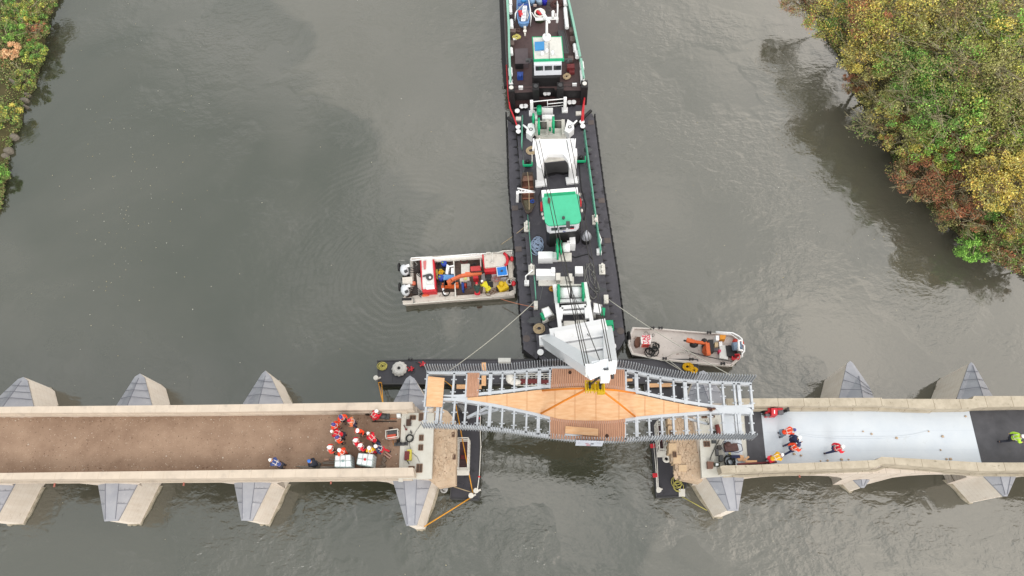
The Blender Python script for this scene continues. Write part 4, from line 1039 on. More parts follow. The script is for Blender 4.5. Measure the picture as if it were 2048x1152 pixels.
b = MB(); b.tube([P(*L7(762, 365), .95), P(*L7(835, 420), 1.2), P(*L7(862, 520), 1.6)], .035, 6); b.build('yellow_hose', STRAPY, label='thin amber hose seen between the frame beams near the loose plywood sheet', cat='hose')
b = MB(); b.tube([P(*LA(500, 705), 1.0), P(*LA(690, 765), .8)], .035, 6); b.build('mooring_rope', ROPET, label='tan rope across the lower end of the left pontoon', cat='rope')
# safety lines along the pontoons, with posts
for lab, pts, bu in (('thin pale pole and line along the outer edge of the left pontoon', [(745, 60), (742, 240), (748, 380), (735, 620), (718, 745)], [(737, 150), (752, 385), (733, 632)]),):
    t = thing('safety_line', lab, 'railing', P(*LA(745, 400), .6))
    b = MB(); b.tube([P(*LA(*p), 1.6) for p in pts], .035, 5); b.build('line', DWHITE, t)
    b = MB()
    for p in bu: b.rod(P(*LA(*p), .6), P(*LA(*p), 1.62), .03, 6)
    b.build('post', DWHITE, t)
    for p in bu[::2]: MB().ball(P(*LA(p[0], p[1]), 1.55), .1, 0, 7, 4).build('float', RED, t)
t = thing('safety_rail', 'double white rail with red clamps along the outer edge of the right pontoon', 'railing', P(*LB(110, 560), .6))
b = MB(); b.tube([P(*LB(85, 330), 1.5), P(*LB(108, 560), 1.5), P(*LB(122, 820), 1.3)], .035, 5); b.build('rail', DWHITE, t)
b = MB(); b.tube([P(*LB(112, 330), 1.2), P(*LB(124, 560), 1.2), P(*LB(134, 830), 1.1)], .035, 5); b.build('rail', DWHITE, t)
for q in ((75, 360), (100, 655)): b = MB(); b.box(P(*LB(*q), 1.4), (.34, .28, .22)); b.build('clamp', RED, t)
for Lf, x, y, lb in ((LA, 712, 752, 'white bollard lump at the lower corner of the left pontoon'), (LA, 672, 792, 'pale round cleat where the amber straps meet on the left pontoon'), (LB, 130, 808, 'pale cleat at the lower left corner of the right pontoon'), (L7, 72, 350, 'white cleat at the left corner of the long pontoon')):
    b = MB(); c = P(*Lf(x, y), .7); b.cyl(c, .13, .35, 10); b.cyl(c + Vector((0, 0, .35)), .2, .1, 10); b.box(c + Vector((.1, 0, .1)), (.5, .12, .1), .5); b.build('cleat', DWHITE, label=lb, cat='cleat')
b = MB(); b.pr(LB, 340, 790, 402, 866, .65, .8); b.build('cleat_plate', DWHITE, label='pale steel plate under the tangled yellow rope', cat='plate')
t = thing('small_tyre_fender', 'small white life ring shaped fender on the right pontoon', 'fender', P(*LB(214, 488), .7)); MB().torus(P(*LB(214, 488), .85), .21, .1, 0, 16, 7).build('ring', DWHITE, t)
loops('crumpled_tarp', 'crumpled grey and white tarpaulin between the left pontoon and the stone', LA, [(440, 740), (470, 728)], .7, .07, mat('grey_tarp', (190, 190, 190), .8, var=.15, scale=4), 6, 16, .16, cat='tarp')
b = MB(); b.pp(LA, [(548, 36), (600, 40), (640, 95), (628, 130)], .7, 2.4); b.build('mesh_grating', speckle(mat('grating_grey', (150, 150, 150), .5), (60, 60, 60), 20, .5, .05), label='triangular grey grating seen through the footbridge frame above the left pontoon', cat='grating')
b = MB(); b.pr(L7, 1312, 132, 1440, 172, .6, 1.2); b.build('foam_block', mat('white_foam', (226, 226, 222), .8, var=.06), label='white box floating behind the comb railing', cat='float')
for Lf, x, y, z, lb in ((L7, 540, 200, .8, 'orange red folded jack beside the corner of the footbridge'), (L7, 420, 250, .8, 'small red gear next to the round white fender')):
    b = MB(); c = P(*Lf(x, y), z + .12); b.box(c, (.5, .1, .12), .5); b.box(c + Vector((.05, .05, .05)), (.12, .4, .1), .2); b.rod(c, c + Vector((-.35, .2, .05)), .03, 6); b.build('hand_jack', RED, label=lb, cat='jack')
MB().tube([P(*L7(470, 172), .85), P(*L7(520, 205), .9), P(*L7(590, 240), 1.2)], .03, 5).build('wire_rope', WIRE, label='dark wire from the pontoon edge to the footbridge corner', cat='wire')
b = MB(); c = P(*L7(415, 145), .8); b.cyl(c + Vector((-.12, 0, 0)), .07, .28, 9); b.cyl(c + Vector((.12, 0, 0)), .07, .28, 9); b.build('mooring_bitts', DGREY, label='pair of dark bitts on the north edge of the long pontoon', cat='bollard')
# ================================================================ CRANE BARGE
def bx(b, Lf, x0, y0, x1, y1, zb, h, m=0, inset=0.0):
    """box whose whole visible outline (top face + south face) is measured in the photograph"""
    zt = zb + h; a = P(*Lf(x0, y0), zt); c = P(*Lf(x1, y0), zt); d = P(*Lf(x1, y1), zb); e_ = P(*Lf(x0, y1), zb)
    xa, xb = e_.x, d.x
    sk = (a.x + c.x) / 2 - (xa + xb) / 2
    if abs(sk) > .35: sk = math.copysign(.35, sk)
    return b.prism([(xa, e_.y), (xb, d.y), (xb + sk, a.y + (d.y - e_.y) * .5), (xa + sk, a.y - (d.y - e_.y) * .5)], zb, zt, m, inset=inset)
DK, DP = 1.9, 1.45
cb = thing('crane_barge', 'long black floating crane barge with mint roofed cabin and a white sheer leg crane', 'crane barge', P(1125, 480, 0))
b = MB()
b.pp(L0, [(1030, 206), (1163, 206), (1184, 380), (1207, 531), (1228, 687), (1227, 703), (1220, 713), (1200, 720), (1088, 722), (1079, 717), (1076, 705), (1055, 531), (1041, 363)], -.6, DK, 1, 0)
b.build('hull', [BLACKD, BLACK], cb)
for side, pts in ((-1, [(1015, 236), (1028.5, 233), (1041, 363), (1055, 531), (1076.5, 714), (1073, 718.5), (1046.5, 698), (1034, 560), (1019.5, 385)]), (1, [(1165, 230), (1184, 227), (1188, 236), (1208, 386), (1235, 556), (1250, 678), (1239, 698), (1229, 703), (1207, 531), (1184, 380)])):
    b = MB(); b.pp(L0, pts, -.5, DP, 1, 0)
    n_ = 29; A0, A1 = ((1029, 240), (1076, 690)) if side < 0 else ((1165.5, 240), (1228, 680))
    for i in range(n_):
        u = (i + .5) / n_; y = A0[1] + (A1[1] - A0[1]) * u
        if side < 0: x = poly_at([(236, 1028.6), (363, 1041), (531, 1055), (714, 1077)], y)
        else: x = poly_at([(236, 1164.5), (386, 1187), (531, 1206.5), (687, 1228)], y)
        p = P(x, y, DP + .03)
        b.add([p + Vector((0, .07, 0)), p + Vector((0, -.07, 0)), p + Vector((side * .42, 0, 0)), p + Vector((0, .07, .14)), p + Vector((0, -.07, .14))], [[0, 1, 2], [3, 2, 4], [0, 2, 3], [1, 4, 2], [0, 3, 4, 1]], 1)
    for (x, y) in (((1030, 416), (1037, 498)) if side < 0 else ((1182, 245), (1203, 401), (1215, 481))):
        p = P(x, y, DP + .02); b.box(p, (.55, .5, .03), .05, 2)
    if side > 0: b.cyl(P(1241, 662, DP + .005), .3, .02, 18, 2)
    else: b.cyl(P(1053, 677, DP + .005), .3, .02, 18, 2)
    b.build('side_pontoon', [BLACKD, BLACK, mat('worn_hatch', (104, 94, 92), .7, var=.15)], cb)
    b = MB()
    outer = [(1013, 236), (1017.5, 370), (1034, 560), (1046, 698)] if side < 0 else [(1189, 240), (1208, 386), (1235, 556), (1250, 678)]
    q = [P(x, y, 1.0) for x, y in outer]
    k_ = [q[0].lerp(q[1], i / 10) for i in range(10)] + [q[1].lerp(q[2], i / 12) for i in range(12)] + [q[2].lerp(q[3], i / 9) for i in range(10)]
    for p in k_: b.box(p + Vector((side * .02, 0, .2)), (.13, .75, .5), 0)
    b.build('rubbing_strip', RUBBER, cb)
# deck welds and covers
b = MB()
for y in (400,): b.beam(P(poly_at([(236, 1031), (363, 1044), (531, 1058), (714, 1080)], y), y, DK + .005), P(poly_at([(236, 1162), (386, 1184), (531, 1203), (687, 1225)], y), y, DK + .005), .05, .012)
b.build('deck_weld', DGREY, cb)
HOSE = mat('grey_hose', (120, 122, 124), .6)
for pts, m_ in (([(1046, 300), (1049, 330), (1047, 350), (1060, 362)], HOSE), ([(1150, 300), (1158, 330), (1163, 380), (1172, 410), (1168, 440)], CABLE), ([(1062, 520), (1072, 535), (1066, 560), (1085, 575), (1080, 600)], HOSE), ([(1128, 506), (1150, 515), (1176, 508), (1186, 520)], CABLE),
      ([(1100, 620), (1096, 650), (1112, 664)], CABLE), ([(1186, 640), (1196, 655), (1206, 650)], HOSE), ([(1090, 345), (1086, 372), (1078, 392), (1080, 430)], CABLE)):
    MB().tube([P(x, y, DK + .04) for x, y in pts], .04, 5).build('deck_hose', m_, cb)
WET2 = mat('standing_water', (60, 60, 64), .06, spec=.8)
for cx_, cy_, rx in ((1120, 704, 1.3), (1150, 706, .9), (1100, 348, .5), (1175, 300, .5), (1070, 640, .6), (1200, 580, .5), (1050, 470, .4)):
    c = P(cx_, cy_, DK); b = MB(); b.prism([(c.x + rx * math.cos(a * .5) * (1 + .25 * math.sin(a * 1.7 + cx_)), c.y + rx * .5 * math.sin(a * .5) * (1 + .3 * math.cos(a * 2.1 + cx_))) for a in range(12)], DK, DK + .006); b.build('puddle', WET2, cb)
# bollards
def bollard(p, par, top=WHITE, r=.13, h=.42):
    b = MB(); b.cyl(p, r, h, 12, 1); b.cyl(p + Vector((0, 0, h)), r * 1.35, .09, 14, 0); return b.build('bollard', [top, BLACK], par)
for x, y in ((1036.4, 260), (1037.3, 269), (1163.5, 250), (1165, 258.5), (1044, 219), (1051.5, 218.5), (1035, 228), (1139, 211), (1147, 210.5), (1081, 708), (1225, 696)):
    bollard(P(x, y, DK), cb, r=.17 if y < 600 else .19)
for x, y in ((1054, 455), (1063, 541), (1190, 441), (1204, 540)):
    b = MB(); c = P(x, y, DK); b.box(c + Vector((0, 0, .1)), (.5, .9, .16)); b.cyl(c + Vector((0, .22, .15)), .11, .5, 10); b.cyl(c + Vector((0, -.22, .15)), .11, .5, 10); b.beam(c + Vector((0, .4, .5)), c + Vector((0, -.4, .5)), .12, .1)
    b.build('twin_bitts', DWHITE, cb)
for x0, y0, x1, y1 in ((300, 362, 335, 442), (920, 308, 960, 392)):
    b = MB(); bx(b, L4, x0, y0, x1, y1, DK, .3); b.rod(P(*L4((x0 + x1) / 2, (y0 + y1) / 2), DK), P(*L4((x0 + x1) / 2, (y0 + y1) / 2), DK + .7), .1, 10); b.build('fairlead', DWHITE, cb)
# green bulwark rails
def rail(pts, z, m=GREEN2, nposts=8, h=.9, r=.05, name='green_rail'):
    q = [P(x, y, z) for x, y in pts]; b = MB()
    for dz in (h, h * .5): b.tube([p + Vector((0, 0, dz)) for p in q], r, 5)
    for a, c in zip(q, q[1:]):
        for i in range(nposts + 1):
            p = a.lerp(c, i / nposts); b.rod(p, p + Vector((0, 0, h)), r * .8, 5)
    return b.build(name, m, cb)
rail([(1045.5, 243), (1044, 300)], DK, nposts=6, r=.06)
rail([(1168, 272), (1183, 385), (1190, 440)], DK, nposts=9, r=.075)
rail([(1192, 455), (1200, 510)], DK, nposts=6, r=.09)
rail([(1056, 440), (1064, 530)], DK, nposts=7, r=.035)
rail([(1069, 560), (1072, 602)], DK, nposts=3, r=.05)
b = MB(); b.tube([P(*L3(1252, 610), DK + .9), P(*L3(1282, 690), DK + .8), P(*L3(1258, 800), DK + .6)], .05, 6); bx(b, L3, 1228, 790, 1284, 868, DK, .5); b.build('deck_stand', WHITE, cb)
b = MB(); c = P(*L4(237, 215), DK); b.rod(c, c + Vector((-.05, 0, 1.1)), .06, 8); b.beam(c + Vector((-.05, 0, 1.6)), c + Vector((.55, .55, 1.6)), .07, .07); b.beam(c + Vector((-.05, 0, 1.6)), c + Vector((-.05, -.2, .5)), .09, .09); bx(b, L4, 217, 178, 257, 232, DK, .35); b.build('deck_stand', WHITE, cb)
# stern gate rail
zg = zof((1061, 203), (1064, 229), DK)
b = MB()
for xb, yb, xt, yt in ((1064, 228, 1061.5, 204), (1129.5, 222, 1128, 197.5)):
    bs, tp = P(xb, yb, DK), P(xt, yt, zg); b.beam(bs, Vector((bs.x, bs.y, tp.z)), .28, .3)
    b.box(bs + Vector((0, 0, .12)), (.55, .5, .24))
b.build('gate_post', WHITE, cb)
b = MB(); A_ = P(1063, 206, zg - .1); B1 = P(1127, 200.5, zg - .1)
A_.y = P(1064, 228, DK).y; B1.y = P(1129.5, 222, DK).y
b.tube([A_, A_.lerp(B1, .5) + Vector((0, 0, .02)), B1], .05, 6); b.tube([A_.lerp(B1, .5) - Vector((0, 0, .5)), B1 - Vector((0, 0, .5))], .045, 6); b.rod(A_.lerp(B1, .5), A_.lerp(B1, .5) - Vector((0, 0, 1.4)), .03, 5); b.tube([A_ - Vector((0, 0, .9)), B1 - Vector((0, 0, .9))], .025, 5)
b.build('gate_rail', WHITE, cb)
# winches -------------------------------------------------------------
def drum(b, a, c, r, m=0): b.rod(a, c, r, 18, m)
def flange(c, r, th, m=GREEN, par=None, d=Vector((1, 0, 0))):
    b = MB(); b.rod(c - d * th / 2, c + d * th / 2, r, 22); b.rod(c - d * (th / 2 + .05), c + d * (th / 2 + .05), r * .35, 12); return b.build('drum_flange', m, par)
def winch(par, frame_box, zb, drums, extra, mdrum=WHITE, name='winch'):
    b = MB()
    for (Lf, x0, y0, x1, y1, h) in frame_box: bx(b, Lf, x0, y0, x1, y1, zb, h)
    w_ = b.build(name, DWHITE, par)
    for (Lf, xa, xb, y, r, zc, md) in drums:
        b = MB(); b.rod(P(*Lf(xa, y), zc), P(*Lf(xb, y), zc), r, 18); b.build('drum', md, w_)
    for (Lf, x, y, r, th, zc) in extra: flange(P(*Lf(x, y), zc), r, th, GREEN, w_)
    return w_
zc = DK + 1.3
ROPED = joints(mat('wound_cable', (110, 106, 100), .7, var=.12), .05, .02, (60, 58, 56))
wa = winch(cb, [(L2, 520, 300, 560, 500, .5), (L2, 825, 280, 860, 490, .5), (L2, 520, 440, 870, 500, .25), (L2, 640, 280, 675, 480, .6)], DK,
      [(L2, 575, 655, 352, .33, zc, ROPED), (L2, 742, 822, 340, .33, zc, ROPED)],
      [(L2, 563, 362, .78, .2, zc), (L2, 730, 345, .78, .2, zc), (L2, 500, 270, .48, .2, zc - .1)])
b = MB(); b.pp(L2, [(540, 300), (860, 285), (880, 495), (525, 520)], DK + .03, DK + .14); b.build('bed_plate', DWHITE, wa)
b = MB(); bx(b, L2, 596, 150, 724, 228, DK, .95); bx(b, L2, 600, 228, 740, 300, DK, .35); bx(b, L2, 520, 190, 545, 310, DK, .5); b.build('motor_housing', WHITE, wa)
b = MB(); c = P(*L2(566, 172), DK + .9); b.rod(c - Vector((0, .4, 0)), c + Vector((0, .38, 0)), .24, 14); b.build('motor', GREEN, wa)
b = MB(); bx(b, L2, 680, 370, 705, 420, DK + .1, .3); b.build('gear_cover', GREEN, wa)
# angled side fairleads with black fender poles
for pts, pole, rodp in (([(440, 330), (505, 318), (520, 420), (475, 475), (415, 430)], ((200, 262), (520, 500)), ((380, 345), (440, 390))), ([(895, 278), (960, 320), (970, 385), (910, 442), (858, 410)], ((1165, 180), (960, 368)), ((1000, 295), (945, 345)))):
    w_ = MB(); w_.pp(L2, pts, DK, DK + .85); w_ = w_.build('fairlead_box', WHITE, cb)
    b = MB(); c = P(*L2(sum(p[0] for p in pts) / 5, sum(p[1] for p in pts) / 5), DK + .86); b.torus(c, .14, .04, 0, 12, 5); b.build('hole_rim', DGREY, w_)
    b = MB(); b.beam(P(*L2(*pole[0]), DK + .1), P(*L2(*pole[1]), DK + .35), .24, .22); b.build('spud_pole', BLACK, cb)
    b = MB(); b.rod(P(*L2(*rodp[0]), DK + .9), P(*L2(*rodp[1]), DK + .9), .09, 8); b.build('piston', WHITE, cb)
for x, y, m_ in ((1037, 238, DWHITE), (1157, 227, DWHITE)):
    b = MB(); b.box(P(x, y, DK + .12), (.5, .38, .2)); b.build('vent_box', m_, cb)
# red hoses from the tug
for i, pts in enumerate(([(1013, 130, 3.2), (1016.5, 190, 3), (1020, 216, 2.8), (1029, 237, 2.5), (1036, 257, 2.3)], [(1169, 195, 3.2), (1167.5, 215, 2.8), (1166, 247, 2.3)], [(1168, 200, 3.2), (1164.5, 225, 2.8), (1163, 246, 2.3)])):
    MB().tube([P(x, y, z) for x, y, z in pts], .07, 6).build('tow_line', RED, label=('red tow line running down the left side from the push boat to the barge', 'outer red tow line on the right side between push boat and barge', 'inner red tow line on the right side between push boat and barge')[i], cat='rope', group='red tow lines')
# gantry (portal behind the cabin)
zp = zof((1076, 312), (1081, 362), DK)
gt = MB(); gt.pp(L0, [(1067.5, 286), (1070, 279), (1148, 277), (1149, 284), (1147, 320), (1140, 338), (1136, 320), (1126, 308), (1096, 308), (1085, 322), (1083, 338), (1074, 330)], zp - .5, zp)
g_ = gt.build('gantry', WHITE, cb)
for fx, fy, tx, ty in ((1081, 360, 1076, 312), (1144, 354, 1141.5, 306)):
    b = MB(); f = P(fx, fy, DK); tt = P(tx, ty, zp - .2); tt2 = Vector((f.x, f.y + .25, zp - .4)); b.beam(f, tt2, .62, .62, 0, .66, .8); b.build('leg', WHITE, g_)
for pts in ([(1070.5, 360), (1092.5, 357), (1094, 370.5), (1070.5, 373.5)], [(1131, 354.5), (1156, 352), (1158, 365), (1133, 368)]):
    b = MB(); b.pp(L0, pts, DK, DK + .22); b.build('foot_plate', WHITE, g_)
for xa, xb in ((1066, 1078), (1137, 1149)):
    b = MB()
    for x in (xa, xb): b.beam(P(x, 300, zp + .12), P(x + 1.5, 279, zp + .12), .1, .3)
    b.build('cable_guide', WHITE, g_)
b = MB(); b.pp(L2, [(665, 685), (835, 680), (880, 745), (610, 775)], DK + 1.4, DK + 1.5); b.pp(L2, [(660, 680), (815, 675), (815, 690), (660, 695)], DK + 1.5, DK + 1.75)
b.build('tray', DWHITE, cb)
b = MB()
for x in (675, 690, 703, 745, 760, 775, 790): b.box(P(*L2(x, 692), DK + 1.8), (.05, .22, .1))
b.build('tray_clip', BLACK, cb)
b = MB(); b.pp(L2, [(605, 790), (885, 765), (905, 880), (850, 895), (760, 885), (660, 905), (608, 930)], DK, DK + .35); b.build('black_housing', BLACK, cb)
b = MB()
for pts in ([(1078, 287), (1071, 279)],): pass
# small green chairs / hand winches
for i, (x, y) in enumerate(((435, 815), (1045, 770))):
    t = thing('control_stand', ('green framed control seat by the brown boat, left of the gantry', 'green framed control seat right of the gantry')[i], 'winch', P(*L2(x, y), DK), 'green control seats')
    c = P(*L2(x, y), DK); s_ = 1 if i == 0 else -1
    b = MB(); b.beam(c + Vector((-.4, -.3, .5)), c + Vector((.4, -.3, .5)), .12, .22); b.beam(c + Vector((-.4, -.3, .45)), c + Vector((-.4, .25, .45)), .1, .2); b.beam(c + Vector((.4, -.3, .45)), c + Vector((.4, .25, .45)), .1, .2); b.build('frame', GREEN, t)
    b = MB(); b.box(c + Vector((0, 0, .25)), (.55, .45, .4)); b.ball(c + Vector((0, .12, .55)), .2, 0, 8, 5); b.build('motor', BLACK, t)
    b = MB(); b.beam(c + Vector((.42 * s_, -.2, .9)), c + Vector((.42 * s_, .45, 1.1)), .06, .14); b.build('lever_guard', DWHITE, t)
coil('rope_coil', 'tan rope coiled flat beside the left leg of the white gantry', 'rope', L2, 475, 645, DK + .02, .5, .04, ROPET, 7, .95, .03, seed=11)
coil('rope_coil', 'tan rope coiled at the left foot of the sheer legs', 'rope', L4, 345, 610, DK + .02, .46, .045, ROPET, 8, .95, .05, seed=12)
loops('loose_rope', 'pale blue rope flaked in a long heap left of the winch', L3, [(530, 690), (560, 740), (520, 790), (545, 830), (560, 700), (530, 760), (510, 720)], DK + .05, .035, ROPEB, 3, 26, .34)
loops('wire_coil', 'grey wire rope laid in long loops on the right side of the deck', L4, [(760, 60), (770, 200), (820, 330), (870, 270), (820, 120), (800, 40), (850, 200), (830, 330)], DK + .05, .028, ROPEG, 9, 9, .16)
b = MB(); b.tube([P(*L4(x, y), DK + .05) for x, y in ((800, 20), (785, 60), (800, 180), (850, 250), (885, 270), (870, 210), (830, 130), (835, 60), (800, 20))], .028, 5)
b.tube([P(*L4(x, y), DK + .05) for x, y in ((745, 50), (750, 180), (780, 320), (830, 350), (860, 300), (790, 230), (765, 110), (768, 30))], .028, 5)
b.build('wire_coil', ROPEG, label='outer grey wire loops lying beside the white box on the right deck', cat='rope')
# brown boat on deck
t = thing('work_skiff', 'rusty brown open boat stowed on the barge deck with a pointed end', 'boat', P(1056, 385, DK))
zs_ = DK + .75
out_l = [(1045.5, 345), (1065.5, 344), (1068, 360), (1069, 395), (1070.5, 408), (1063, 423), (1056, 427), (1051, 424), (1042.5, 403), (1041.5, 362)]
q = [P(x, y, zs_) for x, y in out_l]; cx = sum(v.x for v in q) / len(q); cy = sum(v.y for v in q) / len(q)
def shr(v, k, z): return Vector((cx + (v.x - cx) * k, cy + (v.y - cy) * k, z))
b = MB(); b.loft([[shr(v, .8, DK + .02) for v in q], [shr(v, .96, DK + .45) for v in q], [shr(v, 1, zs_) for v in q], [shr(v, .9, zs_) for v in q], [shr(v, .84, DK + .3) for v in q]], 0, False, False)
b.add([shr(v, .84, DK + .3) for v in q], [list(range(len(q)))], 1); b.add([shr(v, .8, DK + .02) for v in q], [list(range(len(q)))[::-1]], 0)
b.build('hull', [mat('skiff_side', (84, 72, 64), .8), RUST], t)
for y in (375, 387, 397): b = MB(); b.beam(P(1045, y, DK + .6), P(1067, y - .8, DK + .6), .09, .05); b.build('thwart', mat('thwart_brown', (150, 98, 78), .8), t)
b = MB(); b.pp(L0, [(1045.5, 401), (1066.5, 399), (1068, 408), (1061, 422), (1056, 424), (1052, 421)], DK + .5, DK + .6); b.build('foredeck', mat('mossy_paint', (98, 92, 74), .85, var=.25, scale=5), t)
b = MB(); b.pp(L0, [(1046, 346), (1065, 345), (1067, 360), (1044, 362)], DK + .5, DK + .6); b.build('aft_deck', mat('aft_rust', (146, 112, 96), .85, var=.2, scale=4), t)
MB().tube([P(1055, 344, zs_ + .1), P(1058, 372, zs_ + .1), P(1058.5, 419, zs_ + .1)], .035, 5).build('pole', ROPET, t)
coil('blue_rope', 'small blue rope bundle in the brown boat', 'rope', L3, 488, 250, DK + .62, .22, .03, BLUE, 5, .9, .15, seed=15)
t = thing('boat_davit', 'white lattice davit arm reaching over the brown boat', 'davit', P(1040, 385, DK))
b = MB(); a = P(1035, 385, DK + 1.6); c = P(1070, 384, DK + 1.6); b.beam(a, c, .1, .1); b.beam(a + Vector((0, .42, 0)), c, .1, .1); b.beam(P(1039, 381, DK + 1.7), a, .12, .12)
for i in range(3): b.beam(a.lerp(c, .15 + i * .2), (a + Vector((0, .42, 0))).lerp(c, .3 + i * .2), .05, .05)
b.build('arm', WHITE, t)
b = MB(); b.beam(P(1034.5, 402, DK), a, .22, .3); b.build('foot', WHITE, t)
# cabin on its black tower
z1 = zof((1127, 465), (1127, 490), DK); z2 = zof((1127, 451), (1127, 465), z1)
ca = MB(); ca.prism([P(x, y, DK) for x, y in ((1091, 425), (1157, 420), (1160, 482), (1156, 487.5), (1099, 494), (1093, 488))], DK, z1 - .01)
ca = ca.build('cabin_tower', BLACK, cb)
wh = MB(); wh.prism([P(x, y, z1) for x, y in ((1084, 402), (1154, 397), (1158, 456), (1152, 462), (1100, 467), (1094, 463))], z1, z2 - .1)
wh = wh.build('wheelhouse', mat('cabin_grey_white', (252, 254, 262), .45, var=.04), cb)
b = MB(); b.pp(L0, [(1082.7, 380.5), (1155, 374.5), (1157, 392), (1085, 397)], z1 + .4, z2 - .02); b.build('rear_roof', WHITE, wh)
zr = z2 + .1
b = MB(); R0 = [(1085, 396), (1088, 394), (1155, 388), (1157, 390), (1162.8, 434), (1162, 440), (1158, 445.5), (1150, 447), (1102, 451), (1096, 450), (1090.5, 444.5), (1089, 438)]
b.pp(L0, R0, zr, zr + .14); b.build('roof', mat('mint_roof', (84, 212, 166), .5, var=.06, scale=2), wh)
b = MB(); b.pp(L0, [(1088, 387), (1150.5, 382.5), (1152, 389), (1088, 394.5)], z2 - .4, z2 + .02); b.build('roof_step', GREEN, wh)
WF = [(1102, 1114.5), (1118.5, 1132), (1136, 1148)]
yb = P(1127, 465, z1).y
for k_, (xa, xb) in enumerate(WF):
    z_ = z2 - .42; yq = P((xa + xb) / 2, 465.5 - ((xa + xb) / 2 - 1127) * .09, z1).y - .02
    pa, pb = P(xa, 452, z_), P(xb, 452, z_)
    b = MB(); b.box(((pa.x + pb.x) / 2, yq, z_), (pb.x - pa.x, .06, .36)); f_ = b.build('window', GLASS, wh)
    if k_ == 2: MB().box(((pa.x + pb.x) / 2 + .1, yq - .035, z_ - .08), (.3, .03, .14)).build('red_light_board', RED, f_)
# name board print on the cabin front (too small to read in the photograph: short dashes and a blue badge)
b = MB(); yq = P(1127, 465, z1).y - .012; zq = z2 - .82
for i in range(16): x = P(1107 + i * 1.35, 457, zq).x; b.box((x, yq + .0 - (i - 8) * .002, zq), (.03, .01, .05), m=0)
for i in range(5): x = P(1126 + i * 1.2, 459, zq).x; b.box((x, yq, zq - .2), (.035, .01, .15 if i % 2 else .1), m=1)
b.build('lettering', [mat('lettering_grey', (120, 120, 150), .6), mat('lettering_blue', (60, 80, 170), .6)], wh)
b = MB(); b.box(P(1136, 449, zr + .35), (.3, .5, .2)); b.rod(P(1127, 437, zr + .2), P(1127, 437, zr + .8), .04, 6); b.cyl(P(1127, 437, zr + .1), .12, .2, 10); b.build('floodlight', DGREY, wh)
b = MB(); b.cyl(P(1098, 402, zr + .14), .12, .35, 10); b.box(P(1098, 402, zr + .3), (.2, .4, .12)); b.build('lamp', mat('brass_lamp', (120, 92, 80), .6), wh)
b = MB(); b.torus(P(1083, 413, z1 + .8), .34, .09, 0, 16, 6, 'X'); b.torus(P(1161, 405, z1 + .8), .3, .08, 0, 16, 6, 'X'); b.build('lifebuoy', RED, wh)
b = MB()
for x, y in ((1160, 389), (1162, 400), (1163.5, 421), (1085, 428), (1087, 436)): b.ball(P(x, y, z1 + .3), .16, 0, 8, 5, (.7, 1, 1))
b.build('side_lamp', DWHITE, wh)
# cone on the deck
t = thing('day_shape_cone', 'white metal cone on a black drum to the right of the cabin', 'cone', P(1171.5, 482, DK))
c = P(1171.5, 482, DK); b = MB(); b.cyl(c, .38, .8, 18); b.build('drum', BLACK, t)
b = MB(); b.cyl(c + Vector((0, 0, .82)), .46, .95, 20, 0, .05); b.ball(c + Vector((0, 0, 1.76)), .09); b.build('cone', mat('grey_white_cone', (214, 216, 226), .45), t)
# winch amidships
wm = winch(cb, [(L3, 770, 840, 940, 942, .22), (L3, 757, 700, 768, 900, .5)], DK, [(L3, 835, 920, 775, .42, DK + 1.1, WHITE)],
           [(L3, 777, 795, .92, .16, DK + 1.15), (L3, 815, 778, .62, .16, DK + 1.15)])
b = MB(); bx(b, L3, 915, 655, 980, 815, DK, 1.3); bx(b, L3, 888, 700, 915, 760, DK + .5, .9); b.build('gearbox', WHITE, wm)
b = MB(); bx(b, L3, 555, 825, 722, 962, DK, .95, inset=.02); bx(b, L3, 722, 830, 780, 945, DK, .7); b.build('engine_cover', WHITE, wm)
# forward winch with its big drum
wf = winch(cb, [(L4, 340, 150, 655, 232, .12), (L4, 478, 225, 500, 380, .6), (L4, 742, 200, 768, 360, .6), (L4, 500, 355, 805, 385, .35)], DK,
           [(L4, 530, 618, 292, .44, DK + 1.35, WHITE), (L4, 636, 722, 285, .44, DK + 1.35, WHITE)], [(L4, 519, 298, .78, .2, DK + 1.35), (L4, 733, 283, .78, .2, DK + 1.35)])
b = MB(); bx(b, L4, 320, 80, 490, 182, DK + .1, .95, inset=.02); bx(b, L4, 455, 65, 487, 165, DK, 1.25); b.build('engine_cover', WHITE, wf)
b = MB(); bx(b, L4, 495, 115, 535, 205, DK + .1, .6); bx(b, L4, 600, 120, 640, 200, DK + .1, .3); bx(b, L4, 535, 215, 730, 240, DK + .8, .3); b.build('gearbox', DWHITE, wf)
b = MB(); bx(b, L4, 664, 55, 735, 145, DK, .55, inset=.03); b.build('deck_locker', WHITE, cb)
coil('orange_rope', 'small orange brown rope bundle left of the forward winch', 'rope', L4, 460, 258, DK + .1, .26, .05, mat('ochre_rope', (205, 150, 60), .9), 4, .9, .2, seed=17)
